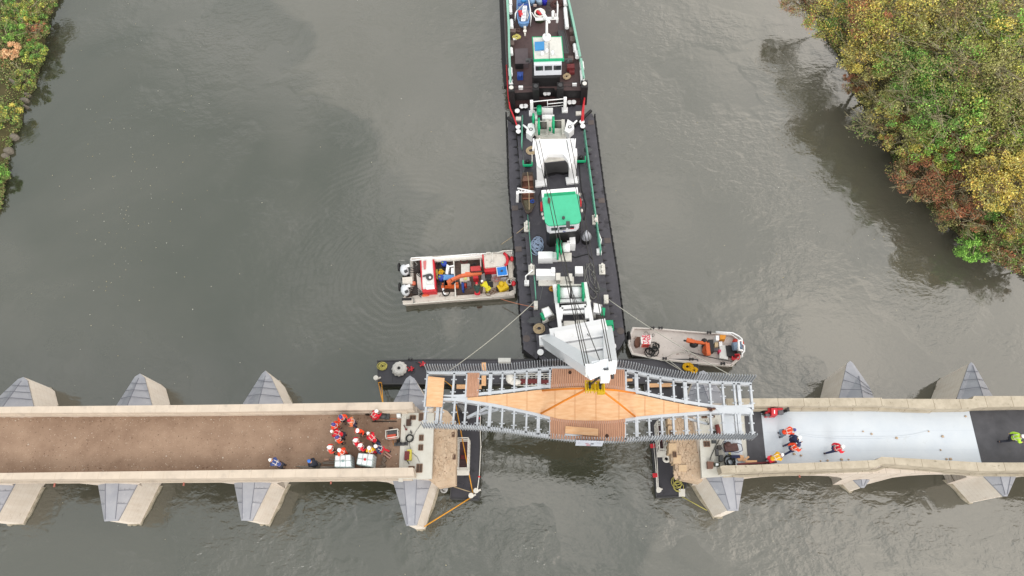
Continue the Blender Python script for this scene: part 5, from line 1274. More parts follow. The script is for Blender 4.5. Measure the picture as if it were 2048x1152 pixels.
# ladder frame leading to the sheer legs
zl = DK + .9
b = MB()
for p, q in (((482, 225), (545, 698)), ((752, 205), (832, 668))): b.beam(P(*L4(*p), zl), P(*L4(*q), zl + .3), .3, .36)
for y, x0, x1 in ((368, 505, 790), (470, 530, 770), (632, 612, 838), (690, 545, 700)): b.beam(P(*L4(x0, y), zl + .1), P(*L4(x1, y - 12), zl + .1), .26, .3)
for p, q in (((545, 425), (535, 530)), ((762, 410), (772, 520)), ((545, 425), (762, 410)), ((620, 640), (640, 700)), ((745, 635), (765, 700)), ((690, 640), (700, 710))): b.beam(P(*L4(*p), zl + .2), P(*L4(*q), zl + .2), .3, .3)
b.build('boom_frame', WHITE, cb)
b = MB(); bx(b, L4, 530, 560, 775, 648, DK, .1); bx(b, L4, 565, 540, 662, 605, DK + .1, .6); bx(b, L4, 675, 532, 765, 595, DK + .1, .6); b.build('hydraulic_unit', DWHITE, cb)
# rotated deck machines either side
for pts, top, gr, lb in (([(368, 432), (430, 410), (492, 505), (378, 552)], [(372, 436), (430, 414), (462, 480), (398, 512)], [(355, 470), (375, 462), (405, 515), (382, 528)], 0), ([(830, 378), (905, 395), (895, 510), (812, 498)], [(835, 380), (905, 396), (895, 475), (826, 462)], [(905, 420), (935, 424), (928, 492), (898, 488)], 1)):
    b = MB(); b.pp(L4, pts, DK, DK + .4); m_ = b.build('anchor_winch', DWHITE, cb)
    b = MB(); b.pp(L4, top, DK + .4, DK + .9, inset=.04); b.build('hood', WHITE, m_)
    b = MB(); b.pp(L4, gr, DK + .2, DK + .75, inset=.02); b.build('drum_guard', GREEN, m_)
    b = MB(); a = P(*L4(*(430, 525) if lb == 0 else (850, 500)), DK + .45); b.rod(a, a + Vector((.8, .3, 0)) if lb == 0 else a + Vector((.6, -.05, 0)), .16, 10); b.build('drum', ROPED, m_)
# sheer legs (A-frame)
za = 15.3
FL, FR = P(1094, 682, DK + .4), P(1214, 664, DK + .5)
HL, HR = P(1187, 739, za), P(1219, 733, za)
af = MB(); af.beam(FL + Vector((.3, .1, .6)), FR + Vector((-.1, .1, .9)), 1.15, .8)
af.beam(FL.lerp(HL, .12) + Vector((.3, .3, .3)), FR.lerp(HR, .10) + Vector((0, .2, .3)), 1.0, .5)
af = af.build('sheer_frame', WHITE, cb)
LEGM = mat('leg_paint', (262, 266, 272), .42, var=.03)
b = MB(); b.beam(FL, HL + (HL - FL) * .03, .8, .95, 0, .95, .8); b.build('left_leg'.replace('left_', ''), LEGM, af)
b = MB(); b.beam(FR, HR, .72, .9, 0, .8, .8); b.build('leg', LEGM, af)
# web plate between the legs
b = MB()
def web(u0, u1, off):
    pts = [FL.lerp(HL, u0) + Vector((.2, 0, 0)), FR.lerp(HR, u0), FR.lerp(HR, u1), FL.lerp(HL, u1)]
    o = Vector((0, .12 + off, .12)); b.add([p + o for p in pts] + [p + o - Vector((0, .16, .05)) for p in pts], [[0, 1, 2, 3], [7, 6, 5, 4], [0, 4, 5, 1], [1, 5, 6, 2], [2, 6, 7, 3], [3, 7, 4, 0]])
web(.17, .97, 0)
for u in (.24, .62): b.beam(FL.lerp(HL, u) + Vector((0, .12, .4)), FR.lerp(HR, u) + Vector((0, .12, .4)), .12, .3)
for v_ in (): b.beam(FL.lerp(HL, .22).lerp(FR.lerp(HR, .22), v_) + Vector((0, .2, .35)), HL.lerp(HR, v_) + Vector((0, .1, .1)), .1, .16)
b.build('web_plate', WHITE, af)
b = MB(); b.pp(L4, [(345, 670), (410, 660), (412, 752), (350, 756)], DK, DK + .45); b.pp(L4, [(400, 660), (492, 655), (492, 695), (440, 700)], DK, DK + .3); b.build('foot_plate', WHITE, af)
b = MB(); b.pp(L4, [(830, 640), (920, 612), (925, 690), (850, 720)], DK, DK + .5); b.pp(L4, [(940, 560), (990, 565), (985, 700), (940, 700)], DK + .3, DK + 1.1); b.build('foot_plate', WHITE, af)
b = MB(); c = P(*L4(968, 560), DK + 1.2); b.box(c, (.6, .4, .3)); b.box(c + Vector((.25, -.3, -.2)), (.2, .5, .1)); b.build('valve_block', GREEN, af)
b = MB(); b.beam(P(*L4(860, 640), DK + 1.2), P(*L4(885, 608), DK + 1.7), .07, .07); b.beam(P(*L4(875, 640), DK + 1.2), P(*L4(868, 610), DK + 1.7), .07, .07); b.beam(P(*L4(900, 630), DK + 1.2), P(*L4(840, 650), DK + 1.4), .06, .06); b.build('bracket', DWHITE, af)
hd = MB(); hd.beam(HL + Vector((-.1, .15, .0)), HR + Vector((.1, .15, .0)), .5, .6); hd = hd.build('head_block', LEGM, af)
for (x0, y0, x1, y1) in ((756, 925, 818, 1005), (960, 905, 1010, 985), (890, 985, 976, 1062)):
    a = P(*L4(x0, y0), za + .4); c = P(*L4(x1, y1), za + .4); b = MB(); b.box(((a.x + c.x) / 2, (a.y + c.y) / 2, za + .1), (c.x - a.x, a.y - c.y, .8)); b.build('sheave_box', mat('sheave_box_white', (285, 285, 285), .5, var=.03), af)
b = MB()
for x in (784, 836, 866, 925, 985): c = P(*L4(x, 1005), za - .6); b.rod(c, c + Vector((.12, 0, 0)), .34, 14)
b.build('sheave', DGREY, af)
b = MB()
for y in (1012, 1030): b.beam(P(*L4(800, y), za - .9), P(*L4(860, y), za - .9), .06, .06)
for x in (805, 825, 845): b.beam(P(*L4(x, 1005), za - .9), P(*L4(x, 1040), za - .9), .06, .06)
b.build('catwalk', DWHITE, af)
# hoisting falls from the head to the spreader, and stay cables to the gantry and winches
b = MB()
for i in range(7):
    u = (.1, .16, .22, .28, .72, .8, .88)[i]; s_ = HL.lerp(HR, u) + Vector((.1, -.45, -.3)); e_ = A.lerp(B_, (.16, .2, .24, .3, .7, .76, .82)[i]) + Vector((0, 0, .55)); b.tube([s_, e_], .022, 4)
b.build('hoist_falls', WIRE, af)
stays = [((1071.5, 280, zp + .3), (1169, 731, za + .4)), ((1079, 281, zp + .3), (1173, 730, za + .4)), ((1133, 280, zp + .3), (1219, 724, za + .4)), ((1141, 279, zp + .3), (1223, 724, za + .4)), ((1122, 484, DK + 1.7), (1178, 728, za + .2)), ((1148, 590, DK + 1.8), (1208, 742, za + .2)), ((1165, 655, DK + .8), (1200, 700, 8))]
for a, c in stays:
    MB().tube([P(*a), P(*c)], .028, 4).build('stay_cable', WIRE, af)
# mooring lines
for i, (a, c, sag, m_) in enumerate((((1068, 604, 2.6), (899, 741, 8.6), .5, ROPEW), ((1216, 598, 2.6), (1468, 754, 8.6), .5, ROPEW), ((1054, 450, 2.2), (1002, 489, .5), .1, ROPET), ((1068, 614, 2.2), (1002, 598, .9), .15, mat('orange_line', (210, 140, 110), .9)))):
    p, q = P(*a), P(*c); pts = [p.lerp(q, k_ / 12) - Vector((0, 0, sag * 4 * (k_ / 12) * (1 - k_ / 12))) for k_ in range(13)]
    MB().tube(pts, .03, 5).build('guy_line', m_, label=('white line from the barge out to the west end of the footbridge', 'white line from the barge out to the east end of the footbridge', 'tan rope slanting down into the water from the barge side', 'orange mooring line between the barge and the left workboat')[i], cat='rope')
# ================================================================ PUSH BOAT (north of the barge)
zT = zof((1095, 182), (1095, 205), DK)
tug = thing('push_boat', 'black and brown push boat with a white wheelhouse moored behind the crane barge', 'push boat', P(1092, 100, 0))
b = MB()
b.pp(L0, [(1010, -90), (1128, -90), (1137, 0), (1150, 60), (1169, 165), (1170, 178), (1161, 181), (1112, 181), (1108, 176), (1075, 176), (1070, 184), (1024, 186), (1017, 178), (1013, 110), (1009, 0)], -.5, zT, 1, 0)
hl = b.build('hull', [BROWNDK, BLACK], tug)
b = MB(); q = [(1003, -90), (1003.5, 0), (1006, 60), (1009, 130), (1013, 175)]; q = [P(x, y, 1.6) for x, y in q]
for a, c in zip(q, q[1:]): b.beam(a, c, .5, .4)
b.build('rubbing_strake', BLACK, tug)
b = MB(); q = [(1012, -90), (1012.5, 0), (1014, 60), (1016.5, 130)]
b.pp(L0, [(1006.5, -90), (1006.5, 0), (1009, 60), (1013, 150), (1018, 150), (1015, 60), (1013, 0), (1012, -90)], 1.8, 2.3); b.build('side_walk', mat('side_walk_grey', (112, 110, 112), .6, var=.15), tug)
# bow face: push knees and ledges
for x, y, w_ in ((1022.5, 174, .55), (1169, 166, .6), (1071.5, 171, .6), (1120.5, 169, .6)):
    b = MB(); tp = P(x, y, zT + .9); b.beam(Vector((tp.x, tp.y - .1, 1.9)), Vector((tp.x, tp.y - .1, zT + .9)), w_, .8); b.cyl(Vector((tp.x, tp.y - .1, zT + .9)), .2, .1, 12, 1); b.build('push_knee', [BLACK, DWHITE if x in (1022.5, 1169) else DGREY], tug)
b = MB()
b.pp(L1, [(215, 960), (395, 955), (395, 1000), (215, 1005)], 1.2, 2.4); b.pp(L1, [(415, 930), (660, 925), (660, 975), (415, 980)], 1.2, 2.5); b.pp(L1, [(690, 930), (880, 925), (880, 975), (690, 980)], 1.2, 2.4)
b.build('bow_ledge', mat('bow_brown', (66, 44, 44), .6, var=.2), tug)
for x, y in ((1090.5, 192.5), (1097, 192)): bollard(P(x, y, 2.5), tug, r=.14, h=.3)
b = MB(); q = [P(*L1(x, y), zT) for x, y in ((212, 830), (235, 888), (390, 888), (415, 890))]
for a, c in zip(q, q[1:]):
    for dz in (.5, 1.0): b.rod(a + Vector((0, 0, dz)), c + Vector((0, 0, dz)), .025, 5)
q = [P(*L1(x, y), zT) for x, y in ((690, 868), (780, 866), (880, 858), (895, 800))]
for a, c in zip(q, q[1:]):
    for dz in (.5, 1.0): b.rod(a + Vector((0, 0, dz)), c + Vector((0, 0, dz)), .025, 5)
b.build('bow_rail', BLACK, tug)
b = MB(); bx(b, L1, 480, 812, 650, 875, zT - .9, .5); b.build('winch_bed', mat('winch_brown', (92, 70, 68), .7, var=.2), tug)
# green bulwarks
PALEG = mat('pale_green_bulwark', (150, 205, 185), .5, var=.12, scale=4)
for pts in ([(1012.5, -60), (1014.5, 0), (1018, 60), (1019, 110), (1021.5, 170)], [(1131, -60), (1135, 0), (1146, 50), (1154, 90), (1160, 120)], [(1161.5, 124), (1167, 163)]):
    q = [P(x, y, zT + .5) for x, y in pts]; b = MB()
    for a, c in zip(q, q[1:]): b.beam(a, c, .10, .9); b.beam(a + Vector((0, 0, .48)), c + Vector((0, 0, .48)), .2, .06)
    b.build('bulwark', PALEG, tug)
for Lf, x, y, ln_ in ((LT, 365, 60, .5), (LT, 365, 230, .7), (LT, 392, 580, .7), (L1, 200, 495, .55), (L1, 196, 690, .6), (L1, 200, 800, .5), (LT, 1690, 50, .6), (LT, 1700, 320, 1.0), (LT, 1722, 540, 1.0), (L1, 815, 460, .6), (L1, 833, 520, .6), (L1, 884, 735, 1.1), (L1, 880, 630, .6)):
    c = P(*Lf(x, y), zT + .6); b = MB(); s_ = .09 if x < 1000 else .1
    b.tube([c + Vector((0, ln_ * .7, 0)), c + Vector((0, ln_ * .5, 0)), c + Vector((.03, -ln_ * .5, 0)), c + Vector((.03, -ln_ * .7, 0))], .2, 9); b.build('boat_fender', WHITE, label=None, parent=tug)
# wheelhouse on a black deckhouse
zA = zof((1096, 150), (1096, 168), zT); zR = zof((1096, 128), (1096, 150), zA)
b = MB(); b.pp(L1, [(405, 600), (680, 590), (670, 735), (640, 745), (425, 750), (405, 740)], zT, zA - .02); b.pp(L1, [(410, 735), (665, 722), (668, 770), (410, 785)], zT, zA - 1.3); b.build('deckhouse', BLACK, tug)
tw = MB(); tw.prism([P(x, y, zA) for x, y in ((1067.5, 100), (1121.5, 99), (1122.7, 149.5), (1068.5, 151))], zA, zR - .04)
tw = tw.build('wheelhouse', mat('tug_cabin_white', (252, 256, 266), .45, var=.03), tug)
b = MB(); b.pp(L0, [(1064, 73.5), (1123.5, 72.5), (1128, 119), (1067.5, 121)], zR, zR + .1); b.pp(L0, [(1066, 75), (1122, 74), (1126, 118), (1069, 120)], zR + .1, zR + .14, 1)
b.build('roof', [GREEN, speckle(mat('tug_roof_white', (232, 232, 226), .6, var=.08, scale=3), (200, 204, 204), 2.5, .58, .12)], tw)
b = MB(); yq = P(1096, 150, zA).y
for xa, xb in ((1071, 1086), (1089, 1104), (1107, 1122)):
    z_ = zR - .5; pa, pb = P(xa, 128, z_), P(xb, 128, z_); m_ = MB(); m_.box(((pa.x + pb.x) / 2 , yq - .02 , z_), (pb.x - pa.x, .06, .55)); m_.build('window', GLASS, tw)
b = MB(); a, c = P(1067.3, 121.5, zR + .05), P(1128.2, 119.5, zR + .05); b.beam(a, c, .12, .3); b.build('visor', GREEN, tw)
b = MB(); b.pp(L1, [(428, 402), (520, 397), (522, 470), (432, 478)], zR + .15, zR + .3); b.build('roof_hatch_cover', LBLUE, tw)
for x, y in ((500, 525), (600, 520), (545, 500)): b = MB(); c = P(*L1(x, y), zR + .14); b.cyl(c, .14, .2, 10); b.ball(c + Vector((0, 0, .25)), .15, 0, 8, 5); b.build('roof_lamp', WHITE, tw)
b = MB(); b.rod(P(*L1(567, 410), zR + .2), P(*L1(570, 575), zR + .2), .02, 5); b.build('roof_wire', WIRE, tw)
for x0 in (385, 745):
    b = MB(); c = P(*L1(x0, 578), zA + 1.0); b.box(c, (.8, .25, .25)); b.rod(c + Vector((0, -.1, .1)), c + Vector((0, -.35, .1)), .14, 8); b.build('searchlight', [DGREY], tug)
# mast with radar
bm = P(1093.5, 78, zR + .15); zm = zof((1089, 38), (1093.5, 78), zR + .15)
ms = MB(); tm = Vector((bm.x, bm.y, zm)); ms.tube([bm, tm], .14, 8, r2=.09); ms.cyl(bm, .38, .35, 14); ms.beam(tm + Vector((-1.0, 0, 0)), tm + Vector((1.0, .05, 0)), .2, .16); ms.rod(tm + Vector((.98, 0, 0)), tm + Vector((.98, .0, 1.6)), .03, 5); ms.rod(tm + Vector((-.95, 0, 0)), tm + Vector((-1.3, .1, .7)), .03, 5)
ms = ms.build('mast', WHITE, tug)
b = MB(); a, c = P(1080, 18, zm + .4), P(1099, 45, zm + .4); b.beam(a, c, .2, .16); b.rod(a.lerp(c, .5) - Vector((0, 0, .4)), a.lerp(c, .5), .14, 10); b.build('radar_bar', WHITE, ms)
b = MB(); b.cyl(tm + Vector((.55, 0, .1)), .13, .6, 10); b.ball(tm + Vector((.55, 0, .75)), .15, 0, 8, 5); b.cyl(tm + Vector((.8, .05, .1)), .05, .4, 6); b.build('antenna', WHITE, ms)
# stair, lockers and machines on the tug deck
b = MB(); a, c = P(*L1(650, 350), zT + .1), P(*L1(722, 520), zR - 1.2)
p0, p1_ = P(*L1(680, 300), zT + .1), P(*L1(725, 505), zA + .6)
for s_ in (-.28, .28): b.beam(p0 + Vector((s_, 0, 0)), p1_ + Vector((s_, 0, 0)), .05, .2); b.rod(p0 + Vector((s_, 0, .8)), p1_ + Vector((s_, 0, .8)), .025, 5)
for i in range(14): p = p0.lerp(p1_, i / 13); b.box(p, (.56, .2, .04))
b.build('stair', DGREY, tug)
b = MB(); b.pp(L1, [(238, 468), (362, 462), (370, 610), (242, 612)], zT, zT + .55); b.build('engine_hatch', mat('hatch_grey_brown', (96, 84, 88), .6, var=.1), tug)
for q in ((190, 272, 250, 345), (192, 385, 232, 465), (770, 345, 815, 430), (762, 262, 802, 340), (745, 535, 800, 610)):
    b = MB(); bx(b, L1, *q, zT, .5); b.build('deck_locker', mat('locker_brown', (118, 100, 96), .6, var=.1), tug)
b = MB(); bx(b, L1, 262, 690, 318, 770, zT, .5); b.cyl(P(*L1(290, 735), zT + .5), .16, .3, 10); b.build('blue_capstan', BLUE, tug)
b = MB(); bx(b, L1, 245, 615, 318, 665, zT, .7); b.build('frame_box', BLACK, tug)
for x in (295, 810):
    b = MB(); bx(b, L1, x - 20, 822 - (30 if x > 500 else 0), x + 22, 862 - (30 if x > 500 else 0), zT, .35); b.build('vent_box', WHITE, tug)
b = MB(); b.box(P(*L1(775, 650), zT + .3), (.7, .5, .5)); b.box(P(*L1(785, 690), zT + .2), (.5, .4, .3)); b.build('red_winch', DRED, tug)
coil('rope_coil', 'pale rope coiled on the push boat deck beside the wheelhouse', 'rope', L1, 735, 742, zT + .05, .36, .06, ROPET, 6, .95, .04, seed=21)
coil('rope_coil', 'yellow rope ring lying on the upper deck of the push boat', 'rope', LT, 515, 915, zT + .5, .4, .07, ROPEP, 5, .7, .03, seed=22)
b = MB(); b.box(P(*LT(480, 930), zT + .6), (.34, .24, .14)); b.build('white_buoy', WHITE, label='small white float lying in the yellow rope ring', cat='float')
coil('chain_pile', 'dark rusty chain heap near the top right corner of the push boat', 'chain', LT, 1480, 110, zT + .05, .6, .05, mat('chain_brown', (92, 60, 58), .8), 7, .8, .2, seed=23)
coil('chain_pile', 'small brown chain heap under the end of the blue dinghy', 'chain', LT, 555, 730, zT + .05, .28, .03, mat('chain_brown'.replace('chain', 'small_chain'), (120, 96, 90), .8), 5, .8, .2, seed=24)
b = MB(); bx(b, LT, 705, 690, 745, 870, zT, .2); b.cyl(P(*LT(722, 760), zT), .13, .75, 10); b.cyl(P(*LT(722, 760), zT + .75), .17, .12, 10, 0); b.build('mooring_post', [DWHITE], tug)
b = MB(); b.rod(P(*LT(1500, 30), zT + 1.6), P(*LT(1505, 420), zT + 1.6), .05, 6); b.beam(P(*LT(1310, 450), zT + 1.6), P(*LT(1510, 430), zT + 1.6), .12, .12); b.beam(P(*LT(1505, 430), zT + 1.6), P(*LT(1495, 540), zT + 1.0), .2, .12); b.build('signal_yard', WHITE, ms)
# blue dinghy carried on deck
dg = thing('blue_dinghy', 'small light blue rowing dinghy with a white ladder inside on the push boat', 'dinghy', P(1047, 30, zT + .3))
out_l = [LT(525, -60), LT(800, -70), LT(835, 100), LT(852, 300), LT(835, 440), LT(800, 540), LT(740, 568), LT(625, 572), LT(570, 540), LT(535, 420), LT(525, 300), LT(522, 100)]
zd = zT + 1.1; q = [P(x, y, zd) for x, y in out_l]; cx = sum(v.x for v in q) / len(q); cy = sum(v.y for v in q) / len(q)
DB = mat('dinghy_blue', (120, 165, 220), .45, var=.08); DBI = mat('dinghy_inside', (178, 200, 232), .5, var=.08)
b = MB(); b.loft([[shr(v, .78, zT + .3) for v in q], [shr(v, .95, zT + .7) for v in q], [shr(v, 1, zd) for v in q], [shr(v, .9, zd) for v in q], [shr(v, .8, zT + .45) for v in q]], 0, False, False)
b.add([shr(v, .8, zT + .45) for v in q], [list(range(len(q)))], 1); b.add([shr(v, .78, zT + .3) for v in q], [list(range(len(q)))[::-1]], 0); b.build('hull', [DB, DBI], dg)
for y in (120, 540): b = MB(); b.beam(P(*LT(560, y), zd - .1), P(*LT(820, y), zd - .1), .22, .06); b.build('thwart', BLUE if y < 200 else DB, dg)
b = MB(); b.cyl(P(*LT(690, 0), zd - .3), .36, .3, 16); b.build('blue_tub', LBLUE, dg)
b = MB(); q0, q1, q2, q3 = P(*LT(680, 150), zd + .05), P(*LT(765, 150), zd + .05), P(*LT(635, 500), zd + .05), P(*LT(725, 500), zd + .05)
b.beam(q0, q2, .05, .06); b.beam(q1, q3, .05, .06)
for i in range(11): b.beam(q0.lerp(q2, i / 10), q1.lerp(q3, i / 10), .09, .04)
b.build('ladder', WHITE, label='white ladder lying lengthwise in the blue dinghy', cat='ladder')
b = MB(); b.box(P(*LT(620, 330), zd - .1), (.35, .7, .2), .2); b.ball(P(*LT(625, 350), zd), .22, 0, 8, 5); b.build('red_bundle', RED, label='red bundle next to the ladder in the blue dinghy', cat='bundle')
b = MB()
for s_, e_ in (((790, 250), (760, 440)), ((840, 260), (770, 470)), ((690, 90), (530, 260))): b.rod(P(*LT(*s_), zd + .05), P(*LT(*e_), zd + .05), .03, 5)
b.build('oar', DWHITE, dg)
b = MB(); b.tube([P(*LT(800, -60), zd + .6), P(*LT(850, 230), zd + .6), P(*LT(870, 420), zd + .3), P(*LT(850, 630), zT + .3)], .05, 6); b.tube([P(*LT(530, 260), zd + .5), P(*LT(490, 320), zd + .4), P(*LT(480, 530), zT + .3)], .07, 6); b.build('dinghy_cradle', WHITE, tug)
b = MB(); b.ball(P(*LT(655, 570), zT + .5), .12, 0, 8, 5); b.cyl(P(*LT(655, 600), zT), .09, .4, 8); b.build('cleat', WHITE, tug)
t = thing('round_tub', 'big round tub holding a red bag under the radar mast of the push boat', 'tub', P(*LT(1075, 440), zT))
c = P(*LT(1078, 470), zT); b = MB(); b.cyl(c, .52, .55, 20, 1); b.torus(c + Vector((0, 0, .85)), .48, .09, 0, 18, 6); b.torus(c + Vector((0, 0, .62)), .52, .05, 0, 18, 6); b.build('tub', [DWHITE, mat('tub_green', (70, 84, 60), .7)], t)
b = MB(); b.tube([c + Vector((-.3, .35, .75)), c + Vector((0, 0, .75)), c + Vector((.15, -.15, .7))], .16, 8); b.build('red_bag', RED, t)
for x, y, m_, lb, r_ in ((870, 40, mat('drum_light_blue', (150, 190, 230), .45), 'light blue drum at the top edge beside the dinghy', .4), (1080, 20, mat('drum_pale_blue', (190, 215, 235), .45), 'pale blue white drum at the top edge in the middle of the push boat', .4), (1190, 55, mat('drum_dark_blue', (50, 50, 190), .45), 'dark blue drum at the top edge right of the pale one', .26)):
    t = thing('drum', lb, 'drum', P(*LT(x, y), zT), 'drums on the push boat'); c = P(*LT(x, y + 40), zT); b = MB(); b.cyl(c, r_, .9, 18); b.torus(c + Vector((0, 0, .88)), r_ * .95, .03, 0, 18, 5); b.torus(c + Vector((0, 0, .45)), r_, .03, 0, 18, 5); b.build('barrel', m_, t)
    MB().cyl(c + Vector((r_ * .4, 0, .9)), .05, .05, 8).build('bung', DWHITE, t)
b = MB(); bx(b, LT, 925, 100, 1000, 165, zT + .3, .2); b.build('box', mat('beige_box', (220, 196, 186), .7), label='small beige box between the blue drums and the round tub', cat='box')
b = MB(); bx(b, LT, 930, 180, 1060, 290, zT, .3); b.build('machine_block', BLACK, tug)
b = MB()
for i in range(9): b.beam(P(*LT(1235, 60 + i * 34), zT + .03), P(*LT(1340, 56 + i * 34), zT + .03), .06, .03)
b.beam(P(*LT(1235, 50), zT + .02), P(*LT(1235, 350), zT + .02), .03, .03)
b.build('deck_grating', DGREY, tug)

# ================================================================ WORKBOATS
def flathull(label, outl, z, zi, mside, mdeck, rimw=.93, zb_=-.2, flare=.93):
    q = [P(x, y, z) for x, y in outl]; cx = sum(v.x for v in q) / len(q); cy = sum(v.y for v in q) / len(q)
    t = thing('workboat', label, 'boat', (cx, cy, 0))
    def s_(v, k, zz): return Vector((cx + (v.x - cx) * (1 - (1 - k) * .35), cy + (v.y - cy) * k, zz))
    b = MB(); b.loft([[s_(v, flare, zb_) for v in q], [s_(v, 1, z - .35) for v in q], [s_(v, 1, z) for v in q], [s_(v, rimw, z) for v in q], [s_(v, rimw, zi) for v in q]], 0, False, False)
    b.add([s_(v, flare, zb_) for v in q], [list(range(len(q)))[::-1]], 0); b.build('hull', mside, t)
    b = MB(); b.add([s_(v, rimw, zi + .003) for v in q], [list(range(len(q)))], 0)
    b.build('deck', mdeck, t)
    b = MB(); r_ = [s_(v, 1.01, z - .12) for v in q]; b.tube(r_, .06, 6, close=True); b.build('rubbing_rail', DWHITE, t)
    return t
HULLW = speckle(mat('dirty_hull_white', (226, 216, 206), .6, var=.12, scale=2), (150, 130, 116), 2.2, .60, .12)
wl = flathull('crowded white workboat with red engine covers and tools moored left of the barge', [(806, 606.5), (805, 597), (822, 575), (821, 517), (830, 514.5), (960, 507), (1003, 503.5), (1020, 503), (1027, 512), (1030, 560), (1030, 585), (1024, 589)], .95, .55, HULLW, OLDPLANK, .87)
b = MB(); b.pp(L5, [(185, 850), (320, 830), (330, 820), (455, 800), (690, 780), (700, 865), (370, 905), (200, 915)], .3, .9); b.pp(L5, [(690, 770), (960, 760), (960, 835), (700, 850)], .3, .86); b.pp(L5, [(960, 815), (1600, 790), (1815, 770), (1820, 800), (960, 860)], .3, .98); b.build('side_deck', HULLW, wl)
b = MB(); b.pp(L5, [(1380, 560), (1730, 540), (1740, 760), (1350, 790)], .5, .66); b.build('bow_deck', speckle(mat('sandy_deck', (222, 206, 188), .8, var=.12, scale=3), (150, 118, 96), 3, .6, .1), wl)
b = MB(); b.pp(L5, [(440, 250), (620, 238), (640, 300), (672, 715), (470, 735), (440, 300)], .5, 1.5); hs = b.build('console', speckle(mat('console_white', (250, 250, 248), .5, var=.05), (200, 196, 190), 3, .62, .1), wl)
for pts in ([(440, 298), (458, 296), (478, 725), (462, 728)], [(620, 286), (645, 284), (675, 712), (655, 716)], [(470, 722), (672, 708), (678, 750), (478, 762)]):
    b = MB(); b.pp(L5, pts, .55, 1.56); b.build('red_panel', RED, hs)
b = MB(); b.pp(L5, [(485, 310), (528, 300), (520, 420), (495, 425)], 1.5, 1.62); b.build('seat_cushion', mat('pink_cushion', (225, 130, 130), .7), hs)
b = MB(); b.cyl(P(*L5(580, 545), 1.5), .3, .12, 14); b.box(P(*L5(520, 520), 1.6), (.5, .12, .1), .3); b.build('steering_gear', DGREY, hs)
b = MB(); b.ball(P(*L5(585, 548), 1.68), .11, 0, 8, 5); b.ball(P(*L5(550, 620), 1.58), .09, 0, 8, 5); b.build('white_knob', WHITE, hs)
b = MB(); b.pp(L5, [(520, 670), (640, 660), (655, 712), (530, 722)], 1.5, 1.64); b.build('chart_box', WHITE, hs)
b = MB(); b.pp(L5, [(385, 490), (440, 485), (470, 765), (415, 795)], .5, .95); b.build('engine_well', DWHITE, wl)
b = MB(); b.tube([P(*L5(x, y), 1.9) for x, y in ((305, 300), (310, 262), (450, 256), (620, 262), (860, 235), (1190, 205), (1400, 200))], .045, 6); b.tube([P(*L5(x, y), 1.3) for x, y in ((310, 300), (450, 285), (620, 275), (900, 250), (1340, 225))], .06, 6)
for x, y in ((310, 280), (450, 270), (630, 270), (870, 248), (1190, 232), (1400, 215)): b.rod(P(*L5(x, y), .95), P(*L5(x, y - 12), 1.9), .035, 5)
b.build('hand_rail', WHITE, wl)
b = MB(); b.beam(P(*L5(640, 290), 1.15), P(*L5(1350, 245), 1.15), .35, .3); b.build('gunwale_box', DWHITE, wl)
b = MB(); b.beam(P(*L5(932, 310), 1.0), P(*L5(960, 830), 1.0), .1, .12); b.build('deck_divider', DWHITE, wl); b = MB(); b.beam(P(*L5(1325, 285), 1.0), P(*L5(1330, 400), 1.0), .1, .12); b.build('deck_divider', DWHITE, wl)
# bow cabin top
b = MB(); b.pp(L5, [(1355, 225), (1530, 205), (1650, 210), (1700, 250), (1705, 330), (1680, 375), (1375, 405)], .6, 1.55); ct = b.build('bow_locker', speckle(mat('cream_locker', (240, 232, 222), .6, var=.08), (190, 170, 155), 4, .6, .1), wl)
b = MB(); b.pp(L5, [(1345, 215), (1368, 210), (1385, 405), (1370, 410)], .6, 1.6); b.pp(L5, [(1370, 402), (1545, 385), (1550, 455), (1385, 468)], .6, 1.35); b.tube([P(*L5(x, y), 1.65) for x, y in ((1665, 190), (1700, 220), (1722, 290), (1710, 350), (1680, 372))], .13, 8); b.build('red_trim', RED, ct)
b = MB(); b.tube([P(*L5(x, y), 2.0) for x, y in ((1405, 215), (1410, 185), (1470, 180), (1480, 215))], .04, 5); b.tube([P(*L5(x, y), 1.9) for x, y in ((1560, 190), (1650, 160), (1720, 155), (1785, 150), (1775, 200))], .04, 5); b.tube([P(*L5(1500, 180), 2.2), P(*L5(1500, 320), 1.7)], .05, 5); b.torus(P(*L5(1497, 310), 1.7), .13, .035, 0, 12, 5); b.build('bow_rail', DWHITE, wl)
for x, y in ((1780, 275), (1808, 635)): b = MB(); b.ball(P(*L5(x, y), 1.2), .2, 0, 9, 6, (1, 1.3, 1)); b.build('red_buoy', RED, wl)
b = MB(); b.beam(P(*L5(1755, 300), 1.0), P(*L5(1770, 560), 1.0), .38, .2); b.build('bow_planking', joints(mat('bow_plank_white', (232, 224, 212), .7, var=.08), .12, .02, (150, 138, 126)), wl)
for y in (330, 500): MB().torus(P(*L5(1830, y), .7), .42, .14, 0, 14, 6, 'X').build('tyre_fender', RUBBER, wl)
b = MB(); b.torus(P(*L5(1815, 600), 1.0), .28, .04, 0, 14, 5); b.torus(P(*L5(1750, 610), .85), .26, .06, 0, 14, 5); b.build('bow_roller', DWHITE, wl)
b = MB(); b.pp(L5, [(1740, 690), (1800, 685), (1805, 730), (1745, 735)], .6, 1.0); b.build('anchor_well', BLACK, wl)
